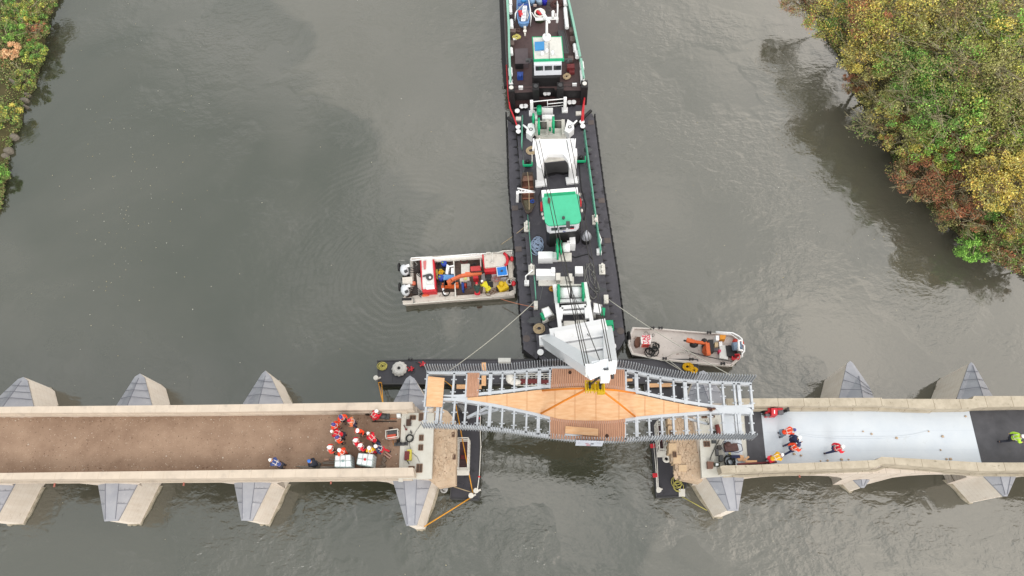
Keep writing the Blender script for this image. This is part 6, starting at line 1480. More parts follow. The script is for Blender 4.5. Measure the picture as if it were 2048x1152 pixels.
# outboard motors
for i, (x, y) in enumerate(((215, 440), (225, 735))):
    sc_ = .62; om = thing('outboard_motor', ('white outboard motor on the upper left corner of the crowded workboat', 'white outboard motor on the lower left corner of the crowded workboat')[i], 'outboard motor', P(*L5(x, y), .5), 'outboard motors')
    c = P(*L5(x, y), 1.3); b = MB(); b.loft([[(c.x + q_ * sx * .62, c.y + q_ * sy * .66, c.z + dz) for sx, sy in ((-.62, .25), (-.5, .62), (-.1, .75), (.3, .55), (.5, .1), (.55, -.4), (.2, -.7), (-.3, -.6), (-.6, -.2))] for q_, dz in ((.75, -.5), (1, -.15), (.98, .15), (.7, .35), (.25, .42))], 0, True); b.build('cowl', mat('cowl_white', (240, 244, 250), .35, var=.03), om)
    b = MB(); b.box(c + Vector((.2, -.3, .38)), (.3, .2, .16), .5); b.build('cowl_vent', DGREY, om); b = MB(); b.box(c + Vector((.3, .25, .3)), (.3, .2, .14), .3); b.build('tiller_mount', WHITE, om)
    b = MB(); b.cyl(c + Vector((0, 0, -1.6)), .22, 1.2, 10); b.torus(c + Vector((-.55, .4, -.2)), .32, .08, 0, 12, 5, 'X'); b.box(c + Vector((.1, -.7, -.35)), (.8, .2, .2)); b.build('shaft', BLACK, om)
    b = MB()
    for k_ in range(4): b.tube([c + Vector((.35, .2 - .12 * k_, -.1)), c + Vector((.9, .35 - .2 * k_, .0)), c + Vector((1.35, -.1 - .15 * k_, -.3))], .035, 5)
    b.build('control_cable', BLACK, om)
b = MB(); b.pp(L5, [(178, 548), (325, 535), (330, 640), (185, 640)], .5, 1.3); b.build('tank_box', speckle(mat('tank_cream', (238, 230, 220), .6), (196, 180, 168), 4, .6, .1), wl)
b = MB(); b.pp(L5, [(320, 690), (412, 672), (415, 795), (330, 790)], .5, .7); b.pp(L5, [(370, 310), (435, 310), (440, 480), (400, 480), (300, 420)], .5, .7); b.build('dark_mat', mat('dark_brown_mat', (84, 74, 70), .8), wl)
b = MB(); b.tube([P(*L5(x, y), 1.2) for x, y in ((320, 330), (360, 310), (400, 360), (345, 400), (320, 330))], .04, 5); b.tube([P(*L5(x, y), 1.1) for x, y in ((330, 830), (350, 870), (345, 920), (370, 905))], .05, 5); b.rod(P(*L5(135, 297), 1.6), P(*L5(215, 297), 1.6), .05, 5); b.build('rope_end', ROPEG, wl)
b = MB(); b.ball(P(*L5(345, 635), 1.1), .22, 0, 8, 5); b.build('fuel_can', mat('faded_orange', (225, 120, 90), .6), label='faded orange fuel can between the two outboard motors', cat='fuel can')
# loose things in the left workboat
def item(name, label, cat, Lf, pts, z0, z1, m, group=None, inset=.03):
    b = MB(); b.pp(Lf, pts, z0, z1, inset=inset); return b.build(name, m, label=label, cat=cat, group=group)
item('dark_hatch', 'dark grey panel lying behind the red edged console', 'panel', L5, [(650, 300), (735, 300), (770, 660), (775, 845), (690, 850), (665, 600)], .56, .64, mat('grey_brown_panel', (98, 86, 84), .7))
MB().tube([P(*L5(705, 310), .9), P(*L5(712, 430), .9), P(*L5(715, 655), .9)], .06, 6).build('black_pole', BLACK, label='black pole standing along the panel behind the console', cat='pole')
loops('yellow_hose', 'yellow hose looped on the deck left of the blue box', L5, [(720, 500), (735, 520)], .75, .045, ROPEP, 7, 40, .34, 'hose')
coil('yellow_rope', 'small yellow rope bunch on the hose in the crowded workboat', 'rope', L5, 745, 485, .85, .2, .05, ROPEY, 4, 1.2, .2, seed=27)
for pts, lb in (([(830, 350), (870, 375), (845, 500), (810, 490)], 'tall white plastic part leaning by the blue canister'), ([(895, 405), (930, 405), (935, 495), (890, 490)], 'narrow white panel above the light blue box')):
    item('white_part', lb, 'panel', L5, pts, .6, 1.2, WHITE)
b = MB(); b.box(P(*L5(890, 385), 1.25), (.6, .1, .1), .2); b.build('white_pipe', WHITE, label='short white pipe beside the tall white plastic part', cat='pipe')
for x, y, lb in ((800, 372, 'blue canister with green cap near the white plastic part'), (758, 580, 'blue canister left of the light blue box')):
    t = thing('canister', lb, 'canister', P(*L5(x, y), .6), 'blue canisters'); c = P(*L5(x, y), .6); b = MB(); b.cyl(c, .24, .55, 14); b.build('body', mat('canister_blue', (50, 80, 190), .45), t); MB().cyl(c + Vector((-.1, 0, .55)), .07, .08, 8).build('cap', mat('cap_green', (150, 190, 70), .6), t)
MB().torus(P(*L5(795, 450), .9), .22, .06, 0, 14, 6).build('black_ring', RUBBER, label='small black ring between the two blue canisters', cat='tyre')
item('blue_box', 'light blue flat box under the orange crane arm', 'box', L5, [(775, 505), (940, 510), (945, 570), (780, 590)], .6, 1.15, mat('box_light_blue', (110, 170, 235), .5))
item('crate', 'white topped crate right of the middle divider', 'box', L5, [(1038, 350), (1165, 345), (1168, 480), (1040, 495)], .6, .95, DWHITE)
item('crate', 'beige crate with a yellow pouch below the crane arm', 'box', L5, [(1018, 550), (1160, 540), (1165, 590), (1020, 605)], .6, 1.2, mat('crate_beige', (235, 222, 205), .7))
item('yellow_pouch', 'small pale yellow pouch on the beige crate', 'pouch', L5, [(1080, 545), (1125, 545), (1125, 575), (1080, 578)], 1.2, 1.3, mat('pouch_yellow', (235, 235, 150), .7))
item('tool_case', 'large flat red tool case beside the bow locker', 'case', L5, [(1172, 388), (1325, 375), (1330, 445), (1178, 458)], .6, 1.15, mat('case_red', (240, 84, 84), .5))
item('tool_case', 'small bright red case behind the standing worker', 'case', L5, [(1210, 510), (1285, 505), (1290, 560), (1215, 565)], .6, 1.3, RED)
MB().tube([P(*L5(1180, 385), 1.0), P(*L5(1240, 335), 1.1), P(*L5(1265, 345), 1.1), P(*L5(1225, 372), 1.0)], .06, 6).build('bent_bar', BLACK, label='black bent handle behind the large red tool case', cat='handle')
loops('red_hose', 'thin dark red hose hanging from the red hook near the rail', L5, [(1060, 300), (1110, 310)], 1.0, .025, DRED, 11, 14, .25, 'hose')
for pts, z_, m_, lb in (([(1040, 610), (1085, 615), (1080, 740), (1050, 735)], 1.1, BLUE, 'tall blue sack standing on the planks'), ([(1085, 630), (1118, 630), (1118, 675), (1085, 675)], 1.0, mat('tin_red', (200, 70, 50), .6), 'round red tin beside the blue sack'), ([(1120, 600), (1190, 600), (1190, 670), (1125, 680)], 1.1, mat('grey_machine', (120, 116, 120), .6), 'grey machine between red tin and the standing worker')):
    item('deck_item', lb, 'tool', L5, pts, .6, z_, m_, inset=.15)
item('grey_tray', 'pale grey tray stand with dark slats below the bow locker', 'tray', L5, [(1335, 500), (1385, 480), (1395, 590), (1340, 600)], .6, .9, GREY)
b = MB(); b.pp(L5, [(1405, 472), (1475, 468), (1480, 590), (1408, 600)], .6, .8)
for i in range(4): b.beam(P(*L5(1408, 490 + i * 28), .86), P(*L5(1476, 488 + i * 28), .86), .09, .1)
b.build('slatted_grid', DGREY, label='grey slatted grid beside the white board', cat='grid')
item('black_tray', 'black square tray on the bow deck', 'tray', L5, [(1390, 610), (1505, 605), (1508, 682), (1410, 690)], .66, .8, BLACK)
item('white_board', 'pale board below the blue square cover', 'board', L5, [(1480, 470), (1570, 462), (1590, 560), (1700, 540), (1700, 575), (1490, 600)], .66, .75, mat('board_pale', (214, 214, 222), .6))
loops('rope_heap', 'pinkish rope heap on the pale board', L5, [(1530, 570), (1570, 585), (1560, 560)], .8, .03, mat('pink_rope', (205, 150, 145), .9), 12, 16, .2)
loops('rope_heap', 'brown net and rope heap along the lower bow edge', L5, [(1430, 790), (1480, 770), (1530, 740), (1560, 745)], 1.0, .03, mat('brown_net', (128, 100, 84), .9), 13, 16, .18)
b = MB(); b.pp(L5, [(1553, 395), (1705, 377), (1725, 512), (1572, 530)], 1.5, 1.56, 0); b.pp(L5, [(1563, 402), (1698, 386), (1715, 505), (1580, 520)], 1.56, 1.6, 1); b.box(P(*L5(1635, 452), 1.63), (.18, .14, .06), .3, m=2); b.build('blue_cover', [WHITE, mat('cover_blue', (40, 140, 235), .6), DGREY], label='square blue cover with white border at the bow', cat='cover')
t = thing('yellow_machine', 'yellow pump with black openings at the lower bow of the crowded workboat', 'pump', P(*L5(1650, 700), .66))
b = MB(); c = P(*L5(1650, 695), .95); b.box(c, (.85, .6, .55), .5); b.ball(c + Vector((-.1, .2, .3)), .26, 0, 9, 6); b.build('casing', YELLOW, t); MB().rod(c + Vector((-.35, -.1, 0)), c + Vector((-.55, -.12, 0)), .2, 12).build('intake', BLACK, t)
item('orange_jacket', 'orange life jacket lying on the side deck below the console', 'life jacket', L5, [(460, 800), (500, 785), (560, 790), (580, 812), (520, 822), (475, 825)], .9, 1.0, mat('coral_cloth', (250, 130, 90), .8), inset=.2)
MB().torus(P(*L5(820, 770), 1.0), .3, .05, 0, 16, 6).build('black_hose', CABLE, label='black hose loop on the side deck left of the orange crane base', cat='hose')
item('bent_sheet', 'white bent panel beside the black hose loop', 'panel', L5, [(762, 700), (790, 700), (790, 770), (830, 790), (800, 800), (768, 770)], .86, 1.0, WHITE)
# orange deck crane
oc = thing('deck_crane', 'orange folding deck crane on the crowded workboat', 'crane', P(*L5(880, 680), .6))
c = P(*L5(880, 685), .9); b = MB(); b.box(c, (1.5, .26, .26), .03); b.box(c + Vector((0, .28, 0)), (1.4, .16, .2), .03); b.box(c + Vector((-.1, .15, .3)), (.6, .5, .4)); b.build('base', ORANGE, oc)
b = MB(); a0 = P(*L5(850, 625), 2.0); a1 = P(*L5(900, 585), 2.2); a2 = P(*L5(1040, 525), 2.2); a3 = P(*L5(1340, 480), 2.0); b.beam(a0, a1, .3, .3); b.beam(a1, a2, .22, .3); b.beam(a2, a3, .26, .26); b.beam(P(*L5(1100, 490), 2.2), P(*L5(1330, 490), 2.0), .2, .2); b.build('arm', mat('faded_crane_orange', (236, 120, 76), .55, var=.12), oc)
b = MB(); b.rod(P(*L5(920, 590), 2.0), P(*L5(1050, 540), 2.1), .06, 6); b.rod(P(*L5(1180, 470), 2.25), P(*L5(1380, 460), 2.2), .05, 6); b.ball(P(*L5(910, 610), 1.4), .28, 0, 8, 5); b.box(P(*L5(820, 640), 1.2), (.35, .5, .4)); b.build('hydraulics', BLACK, oc)
# right workboat
wr = flathull('long pale flat workboat with an orange crane moored right of the barge', [L6(130, 330), L6(190, 180), L6(600, 200), L6(1000, 235), L6(1400, 268), L6(1650, 290), L6(1745, 370), L6(1790, 470), L6(1785, 590), L6(1640, 738), L6(1130, 700), L6(620, 650), L6(180, 560), L6(130, 440)], 1.0, .78, speckle(mat('workboat_pale', (236, 226, 220), .65, var=.10, scale=1.2), (160, 140, 130), 1.8, .60, .1), speckle(speckle(mat('workboat_deck', (226, 216, 210), .7, var=.10, scale=1.0), (168, 146, 134), 2.2, .58, .1), (120, 98, 88), 4.5, .66, .05), .93, flare=.9)
b = MB(); b.tube([P(*L6(x, y), 1.15) for x, y in ((960, 520), (1060, 550), (1300, 615), (1640, 680))], .04, 5); b.build('deck_pipe', DGREY, wr)
b = MB(); b.tube([P(*L6(x, y), 1.9) for x, y in ((1400, 245), (1650, 262), (1740, 310), (1785, 350), (1785, 420), (1820, 450), (1820, 530), (1790, 560), (1785, 620))], .06, 6); b.tube([P(*L6(x, y), 1.4) for x, y in ((1400, 262), (1620, 280), (1750, 375))], .045, 6)
for x, y in ((1405, 262), (1650, 285), (1745, 350), (1790, 440), (1790, 540)): b.rod(P(*L6(x, y), .9), P(*L6(x + 10, y - 12), 1.9), .035, 5)
b.tube([P(*L6(x, y), 2.2) for x, y in ((1738, 510), (1735, 375), (1775, 372))], .09, 6); b.tube([P(*L6(1735, 510), 2.2), P(*L6(1800, 520), 2.1)], .08, 6)
b.build('hand_rail', WHITE, wr)
b = MB(); b.pp(L6, [(1460, 440), (1580, 445), (1580, 650), (1455, 630)], .8, 1.1); b.build('white_deck_box', mat('deck_box_white', (252, 252, 248), .6, var=.04), wr)
b = MB(); c = P(*L6(1690, 490), 1.0); b.box(c + Vector((-.5, -.25, 0)), (.6, .9, .4)); b.pp(L6, [(1580, 440), (1700, 450), (1720, 560), (1600, 580)], .8, 1.0); b.build('engine_block', BLACK, wr)
b = MB(); b.tube([c + Vector((-.35, 0, .5)), c + Vector((.35, .05, .5))], .34, 12); b.build('blue_grey_cowl', mat('cowl_blue_grey', (150, 172, 200), .4), wr)
b = MB(); b.pp(L6, [(1700, 540), (1770, 545), (1775, 590), (1690, 580)], .8, 1.0); b.build('grey_plate', mat('plate_green_grey', (120, 124, 116), .6), wr)
for x, y, lb in ((470, 195, 0), (590, 195, 0), (650, 640, 0), (1300, 262, 0), (1040, 650, 0), (1500, 715, 0)):
    b = MB(); c = P(*L6(x, y), 1.0); b.box(c + Vector((-.12, 0, .08)), (.08, .2, .2)); b.box(c + Vector((.12, 0, .08)), (.08, .2, .2)); b.box(c + Vector((0, 0, .18)), (.34, .1, .06)); b.build('mooring_cleat', BLACK, wr)
MB().torus(P(*L6(128, 330), .6), .4, .14, 0, 14, 6, 'X').build('tyre_fender', RUBBER, wr)
b = MB(); b.tube([P(*L6(x, y), .95) for x, y in ((620, 655), (800, 545), (900, 535), (960, 560))], .025, 5); b.tube([P(*L6(1280, 40), .9)] * 0 + [P(*L6(700, 650), 1.0), P(*L6(830, 750), 1.2), P(*L6(960, 860), .8)], .03, 5); b.build('mooring_rope', ROPEW, label='thin white rope across the pale flat workboat', cat='rope')
MB().tube([P(*L6(625, 650), 1.0), P(*L6(900, 815), .85)], .03, 5).build('mooring_rope', ROPEW, label='white rope from the pale workboat to the thick yellow rope heap', cat='rope')
# numbered container
nb_ = thing('marked_container', 'white container with red painted writing on top at the left end of the pale workboat', 'container', P(1294, 685, .8))
zc_ = 1.75
b = MB(); b.pp(LX, [(215, 425), (470, 440), (480, 500), (455, 690), (180, 680), (170, 520)], .8, zc_, inset=0); b.build('box', mat('container_white', (262, 258, 254), .5, var=.03), nb_)
b = MB(); a, c = P(*LX(190, 730), 1.3), P(*LX(400, 740), 1.3); b.box(((a.x + c.x) / 2, a.y - .02, 1.35), (c.x - a.x, .12, .7)); b.build('red_front', mat('coral_red', (245, 100, 84), .6), nb_)
b = MB(); b.box(((a.x + c.x) / 2 + .1, a.y - .1, 1.45), (.6, .06, .14)); b.build('dark_grille', DRED, nb_)
def text(s_, name, par, loc, size, rz, m):
    cu = bpy.data.curves.new(name, 'FONT'); cu.body = s_; cu.size = size; cu.extrude = .006; cu.align_x = 'CENTER'; cu.align_y = 'CENTER'; cu.offset = .012
    o = bpy.data.objects.new(name, cu); COL.objects.link(o); dg_ = bpy.context.evaluated_depsgraph_get(); me = bpy.data.meshes.new_from_object(o.evaluated_get(dg_))
    COL.objects.unlink(o); bpy.data.objects.remove(o); me.materials.clear(); me.materials.append(m)
    n = bpy.data.objects.new(name, me); COL.objects.link(n); n.parent = par; n.location = Vector(loc) - ORG[par.name]; n.rotation_euler = (0, 0, rz); return n
TR = mat('red_lettering', (235, 70, 95), .7)
text('TAE', 'lettering', nb_, P(*LX(280, 555), zc_ + .01), .42, math.pi / 2 + .08, TR)
text('9902', 'lettering', nb_, P(*LX(405, 570), zc_ + .01), .42, math.pi / 2 + .08, TR)
item('rusty_gearbox', 'brown rusty engine block left of the marked container', 'engine', L6, [(215, 360), (250, 310), (300, 315), (295, 440), (240, 465), (212, 420)], .8, 1.25, RUST, inset=.1)
loops('black_cable_pile', 'black cable in loose coils beside the marked container', L6, [(400, 520), (430, 560), (480, 560), (520, 500), (480, 450), (540, 480)], .9, .045, CABLE, 4, 16, .27, 'cable')
loops('black_cable', 'thin black cable behind the marked container', L6, [(370, 280), (420, 300), (520, 310)], .9, .018, CABLE, 7, 10, .16, 'cable')
o2 = thing('deck_crane', 'orange loader crane folded on the deck of the pale flat workboat', 'crane', P(1408, 690, .8))
b = MB(); b.beam(P(*LE(150, 345), 1.7), P(*LE(330, 395), 1.7), .3, .3); b.beam(P(*LE(330, 390), 1.7), P(*LE(620, 425), 1.8), .22, .24); b.build('arm', ORANGE, o2)
b = MB(); b.pp(LE, [(555, 470), (660, 440), (665, 640), (620, 660), (540, 560)], .9, 1.6); b.box(P(*LE(640, 560), 1.8), (.3, 1.0, .3)); b.build('column', ORANGE, o2)
b = MB(); b.ball(P(*LE(560, 378), 1.7), .26, 0, 9, 6); b.ball(P(*LE(318, 455), 1.5), .3, 0, 9, 6, (1.2, .9, 1)); b.rod(P(*LE(480, 440), 1.6), P(*LE(640, 440), 1.6), .07, 6); b.box(P(*LE(700, 500), 1.2), (.4, 1.0, .6)); b.pp(LE, [(505, 460), (560, 450), (600, 650), (520, 600)], .8, 1.0); b.build('hydraulics', BLACK, o2)
b = MB(); b.rod(P(*LE(85, 358), 1.5), P(*LE(160, 365), 1.6), .08, 7); b.build('hook', DGREY, o2)
item('seat_unit', 'cream driver seat beside the orange loader crane', 'seat', LE, [(800, 400), (880, 400), (880, 500), (800, 510)], .8, 1.3, mat('seat_cream', (226, 200, 160), .7))
item('white_housing', 'white housing between cream seat and white deck box', 'box', LE, [(900, 380), (975, 375), (980, 480), (905, 490)], .8, 1.2, WHITE)
item('pale_case', 'pale yellow upright case at the foot of the orange crane', 'box', LE, [(728, 500), (770, 500), (790, 620), (735, 630)], .8, 1.2, mat('case_pale', (240, 226, 180), .7))
item('grey_unit', 'grey control unit in front of the cream seat', 'box', LE, [(780, 520), (860, 520), (860, 590), (785, 595)], .8, 1.1, mat('unit_grey', (110, 104, 112), .6))
item('white_tank', 'white upright tank left of the orange box', 'tank', LE, [(825, 240), (905, 240), (905, 350), (830, 355)], .8, 1.5, WHITE)
item('orange_box', 'orange yellow box against the rail of the pale workboat', 'box', LE, [(925, 225), (1060, 235), (1045, 330), (920, 320)], .8, 1.5, mat('box_amber', (250, 165, 50), .6))
item('pink_can', 'pink red can beside the grey control unit', 'can', LE, [(880, 570), (950, 560), (945, 620), (895, 640)], .8, 1.2, mat('can_pink', (235, 70, 110), .5), inset=.1)
t = thing('crate', 'red plastic crate in the right corner of the pale workboat', 'crate', P(*LE(1285, 730), .8))
b = MB(); b.pp(LE, [(1205, 680), (1370, 672), (1365, 780), (1210, 785)], .8, .86)
q = [P(*LE(x, y), 1.15) for x, y in ((1205, 680), (1370, 672), (1365, 780), (1210, 785))]
for i in range(4): b.beam(q[i], q[(i + 1) % 4], .06, .08); b.beam(q[i] - Vector((0, 0, .2)), q[(i + 1) % 4] - Vector((0, 0, .2)), .05, .08)
for i in range(1, 6): b.beam(q[0].lerp(q[1], i / 6) - Vector((0, 0, .24)), q[3].lerp(q[2], i / 6) - Vector((0, 0, .24)), .05, .05)
for i in range(1, 4): b.beam(q[0].lerp(q[3], i / 4) - Vector((0, 0, .24)), q[1].lerp(q[2], i / 4) - Vector((0, 0, .24)), .05, .05)
b.build('basket', mat('crate_red', (250, 56, 70), .5), t)
for x, y, lb in ((1285, 410, 'red buoy left of the white rail frame'), (1395, 430, 'red buoy right of the white rail frame')):
    b = MB(); b.ball(P(*LE(x, y), 1.2), .28, 0, 9, 6, (1, 1.3, 1)); b.rod(P(*LE(x, y), 1.2), P(*LE(x - 90, y + 60), 1.1), .04, 5); b.build('buoy', mat('buoy_red', (226, 76, 62), .6), label=lb, cat='buoy', group='red buoys')
# ================================================================ PEOPLE
def skin_mesh(verts, edges, radii, sub=1, root=0):
    me = bpy.data.meshes.new('tmp'); me.from_pydata([tuple(v) for v in verts], edges, [])
    o = bpy.data.objects.new('tmp', me); COL.objects.link(o)
    md = o.modifiers.new('skin', 'SKIN'); md.use_smooth_shade = True
    for i, r in enumerate(radii): me.skin_vertices[0].data[i].radius = (r, r) if not isinstance(r, tuple) else r
    me.skin_vertices[0].data[root].use_root = True
    o.modifiers.new('sub', 'SUBSURF').levels = sub
    dg_ = bpy.context.evaluated_depsgraph_get(); dg_.update()
    r = bpy.data.meshes.new_from_object(o.evaluated_get(dg_))
    COL.objects.unlink(o); bpy.data.objects.remove(o)
    return r
def pose(kind):
    V_ = Vector
    if kind == 'stand': J = dict(pel=(0, 0, .95), wai=(0, .01, 1.1), che=(0, .02, 1.32), nec=(0, .03, 1.5), hed=(0, .05, 1.62), cr=(0, .06, 1.72), kn=[(-.11, .03, .5), (.11, .03, .5)], an=[(-.13, -.02, .09), (.13, -.02, .09)], sh=[(-.19, .01, 1.42), (.19, .01, 1.42)], el=[(-.29, -.02, 1.16), (.29, -.02, 1.16)], wr=[(-.26, .2, 1.04), (.26, .2, 1.04)])
    elif kind == 'walk': J = dict(pel=(0, 0, .93), wai=(0, .04, 1.08), che=(0, .10, 1.3), nec=(0, .16, 1.47), hed=(0, .21, 1.58), cr=(0, .25, 1.68), kn=[(-.11, .26, .52), (.11, -.08, .48)], an=[(-.12, .34, .10), (.12, -.42, .14)], sh=[(-.19, .12, 1.4), (.19, .12, 1.4)], el=[(-.31, -.05, 1.17), (.31, .22, 1.15)], wr=[(-.28, -.12, .95), (.26, .46, 1.08)])
    elif kind == 'bend': J = dict(pel=(0, -.12, .90), wai=(0, .02, 1.02), che=(0, .24, 1.14), nec=(0, .40, 1.2), hed=(0, .50, 1.24), cr=(0, .59, 1.25), kn=[(-.13, .06, .50), (.13, .06, .50)], an=[(-.15, -.08, .09), (.15, -.08, .09)], sh=[(-.19, .33, 1.16), (.19, .33, 1.16)], el=[(-.27, .46, .92), (.27, .46, .92)], wr=[(-.16, .66, .78), (.16, .66, .78)])
    else: J = dict(pel=(0, -.1, .42), wai=(0, .0, .56), che=(0, .12, .76), nec=(0, .22, .92), hed=(0, .28, 1.02), cr=(0, .33, 1.12), kn=[(-.2, .34, .46), (.2, .30, .12)], an=[(-.18, .16, .08), (.16, -.12, .10)], sh=[(-.19, .14, .85), (.19, .14, .85)], el=[(-.28, .3, .66), (.28, .3, .66)], wr=[(-.15, .5, .52), (.15, .5, .52)])
    for k_, v in J.items(): J[k_] = [V_(q) for q in v] if isinstance(v, list) else V_(v)
    return J
PM = {}
def person_meshes(kind):
    if kind in PM: return PM[kind]
    J = pose(kind); V, E_, R_ = [], [], []
    def n(p, r, par=None):
        V.append(p); R_.append(r)
        if par is not None: E_.append((par, len(V) - 1))
        return len(V) - 1
    pel = n(J['pel'], .145); wai = n(J['wai'], .135, pel); che = n(J['che'], .155, wai); nec = n(J['nec'], .06, che); hed = n(J['hed'], .095, nec); n(J['cr'], .085, hed)
    fing = []
    for s_ in (0, 1):
        hp = J['pel'] + Vector(((-.1, .1)[s_], 0, -.05)); h_ = n(hp, .09, pel); k_ = n(J['kn'][s_], .06, h_); a_ = n(J['an'][s_], .045, k_)
        fw = (J['kn'][s_] - J['an'][s_]); n(J['an'][s_] + Vector((0, .17, -.04)), .035, a_)
        sh = n(J['sh'][s_], .07, che); el = n(J['el'][s_], .05, sh); wr = n(J['wr'][s_], .032, el)
        d = (J['wr'][s_] - J['el'][s_]).normalized(); pm = n(J['wr'][s_] + d * .06, .038, wr); fing.append((J['wr'][s_] + d * .06, d, s_))
    me = skin_mesh(V, E_, R_, 2)
    bm_ = MB(); bm_.v = [v.co.copy() for v in me.vertices]; bm_.f = [list(p.vertices) for p in me.polygons]; bm_.m = [0] * len(bm_.f); bm_.s = [True] * len(bm_.f)
    for c, d, s_ in fing: # four fingers of different lengths and a thumb from the side of the palm, slightly curled
        side = d.cross(Vector((0, 0, 1))).normalized() if abs(d.z) < .95 else Vector((1, 0, 0)); dn_ = side.cross(d)
        if dn_.z > 0: dn_ = -dn_
        for i, ln_ in enumerate((.07, .08, .076, .06)):
            o = c + side * (.027 - .018 * i); bm_.tube([o, o + d * ln_ * .6, o + d * ln_ * .9 + dn_ * .02, o + d * ln_ * .95 + dn_ * .045], .0095, 5, r2=.007)
        th = side * (1 if s_ == 0 else -1); bm_.tube([c - d * .03, c + th * .04 + d * .01, c + th * .05 + d * .045 + dn_ * .02], .011, 5, r2=.008)
    f_ = (J['cr'] - J['nec']).normalized(); fwd = Vector((0, 1, 0)) - f_ * f_.y; fwd.normalize()
    hc = J['hed'].lerp(J['cr'], .4); bm_.tube([hc + fwd * .085, hc + fwd * .115 - f_ * .02, hc + fwd * .09 - f_ * .035], .014, 6)
    for sx in (-1, 1): bm_.ball(hc + Vector((sx * .088, 0, 0)), .026, 0, 6, 4, (.5, 1, 1.3)); bm_.ball(hc + Vector((sx * .032, 0, 0)) + fwd * .084 + f_ * .018, .013, 1, 6, 4)
    bm_.tube([hc + fwd * .088 - f_ * .055 + Vector((-.025, 0, 0)), hc + fwd * .092 - f_ * .057, hc + fwd * .088 - f_ * .055 + Vector((.025, 0, 0))], .007, 5, 1)
    def raw(mb, nm, mats):
        m2 = bpy.data.meshes.new(nm); m2.from_pydata([tuple(v) for v in mb.v], [], mb.f); m2.polygons.foreach_set('material_index', mb.m); m2.polygons.foreach_set('use_smooth', mb.s)
        for q in mats: m2.materials.append(q)
        return m2
    body = raw(bm_, 'body', [SKIN, BLACK])
    V, E_, R_ = [], [], []
    pel = n(J['pel'] + Vector((0, 0, -.04)), .175); wai = n(J['wai'], .168, pel); che = n(J['che'], .195, wai); n(J['nec'], .095, che)
    for s_ in (0, 1): sh = n(J['sh'][s_], .105, che); el = n(J['el'][s_], .078, sh); n(J['wr'][s_], .06, el)
    jk = skin_mesh(V, E_, R_, 2)
    V, E_, R_ = [], [], []
    pel = n(J['pel'], .165)
    for s_ in (0, 1): h_ = n(J['pel'] + Vector(((-.1, .1)[s_], 0, -.07)), .115, pel); k_ = n(J['kn'][s_], .085, h_); n(J['an'][s_] + Vector((0, 0, .04)), .07, k_)
    tr = skin_mesh(V, E_, R_, 2)
    b = MB()
    for s_ in (0, 1): a_ = J['an'][s_]; b.tube([a_ + Vector((0, -.06, -.02)), a_ + Vector((0, .02, -.03)), a_ + Vector((0, .12, -.05)), a_ + Vector((0, .2, -.055))], .062, 8, r2=.045)
    bt = raw(b, 'boots', [BLACK])
    b = MB(); hc = J['hed'].lerp(J['cr'], .62); ax = f_
    sd = Vector((1, 0, 0)); fw = fwd; rings = []
    for q_, h_ in ((1, -.02), (1.0, .04), (.86, .10), (.55, .145), (.15, .16)): rings.append([hc + ax * h_ + (sd * math.cos(t_ * .449) * .112 + fw * math.sin(t_ * .449) * .136) * q_ for t_ in range(14)])
    b.loft(rings, 0, True); rings = []
    b.loft([[hc + ax * h_ + (sd * math.cos(t_ * .449) * .13 + fw * (math.sin(t_ * .449) * .15 + .03)) * q_ for t_ in range(14)] for q_, h_ in ((1, -.025), (1, -.01))], 0, True)
    hm = raw(b, 'helmet', [HELW])
    # reflective bands over shoulders and round the chest
    b = MB(); che = J['che']; ax2 = (J['nec'] - J['wai']).normalized(); fr = sd.cross(ax2) * -1
    if fr.y < 0: fr = -fr
    for s_ in (-1, 1):
        x = sd * (.11 * s_); pts = []
        for t_ in range(7):
            a_ = math.pi * t_ / 6; pts.append(J['wai'].lerp(J['nec'], .72) + x - fr * .225 * math.cos(a_) * (1 if t_ not in (0, 6) else .92) + ax2 * (.115 * math.sin(a_) - (.28 if t_ in (0, 6) else 0)))
        b.tube(pts, .019, 5)
    b.tube([J['wai'].lerp(che, .55) + (sd * math.cos(t_ * .628) * .225 + fr * math.sin(t_ * .628) * .205) for t_ in range(10)], .02, 5, close=True)
    st = raw(b, 'reflective_bands', [mat('reflective_tape', (250, 240, 232), .4)])
    PM[kind] = (body, jk, tr, bt, hm, st); return PM[kind]
HI_O = mat('hi_vis_orange', (262, 80, 36), .8, var=.16, scale=14); HI_R = mat('hi_vis_red', (242, 38, 60), .8, var=.16, scale=14); NAVY = mat('navy_cloth', (50, 58, 96), .85, var=.1)
NAVYB = mat('navy_blue_overall', (70, 88, 150), .85, var=.1); YJ = mat('yellow_jacket', (250, 190, 30), .8, var=.06); YB = mat('lemon_jacket', (240, 225, 50), .8, var=.06); LIM = mat('lime_vest', (200, 250, 70), .8, var=.06)
DKT = mat('dark_trousers', (48, 50, 62), .85, var=.1); GREYT = mat('grey_blue_trousers', (120, 140, 160), .85); REDT = mat('red_trousers', (225, 40, 60), .8); DGRN = mat('dark_green_jacket', (52, 76, 70), .85)
CAPV = mat('violet_blue_helmet', (84, 82, 160), .5); CAPB = mat('bright_blue_helmet', (60, 130, 230), .5); CAPR = mat('red_helmet', (240, 40, 70), .5); CAPN = mat('dark_navy_helmet', (60, 62, 110), .5); ORT = mat('orange_trousers', (250, 96, 50), .8)
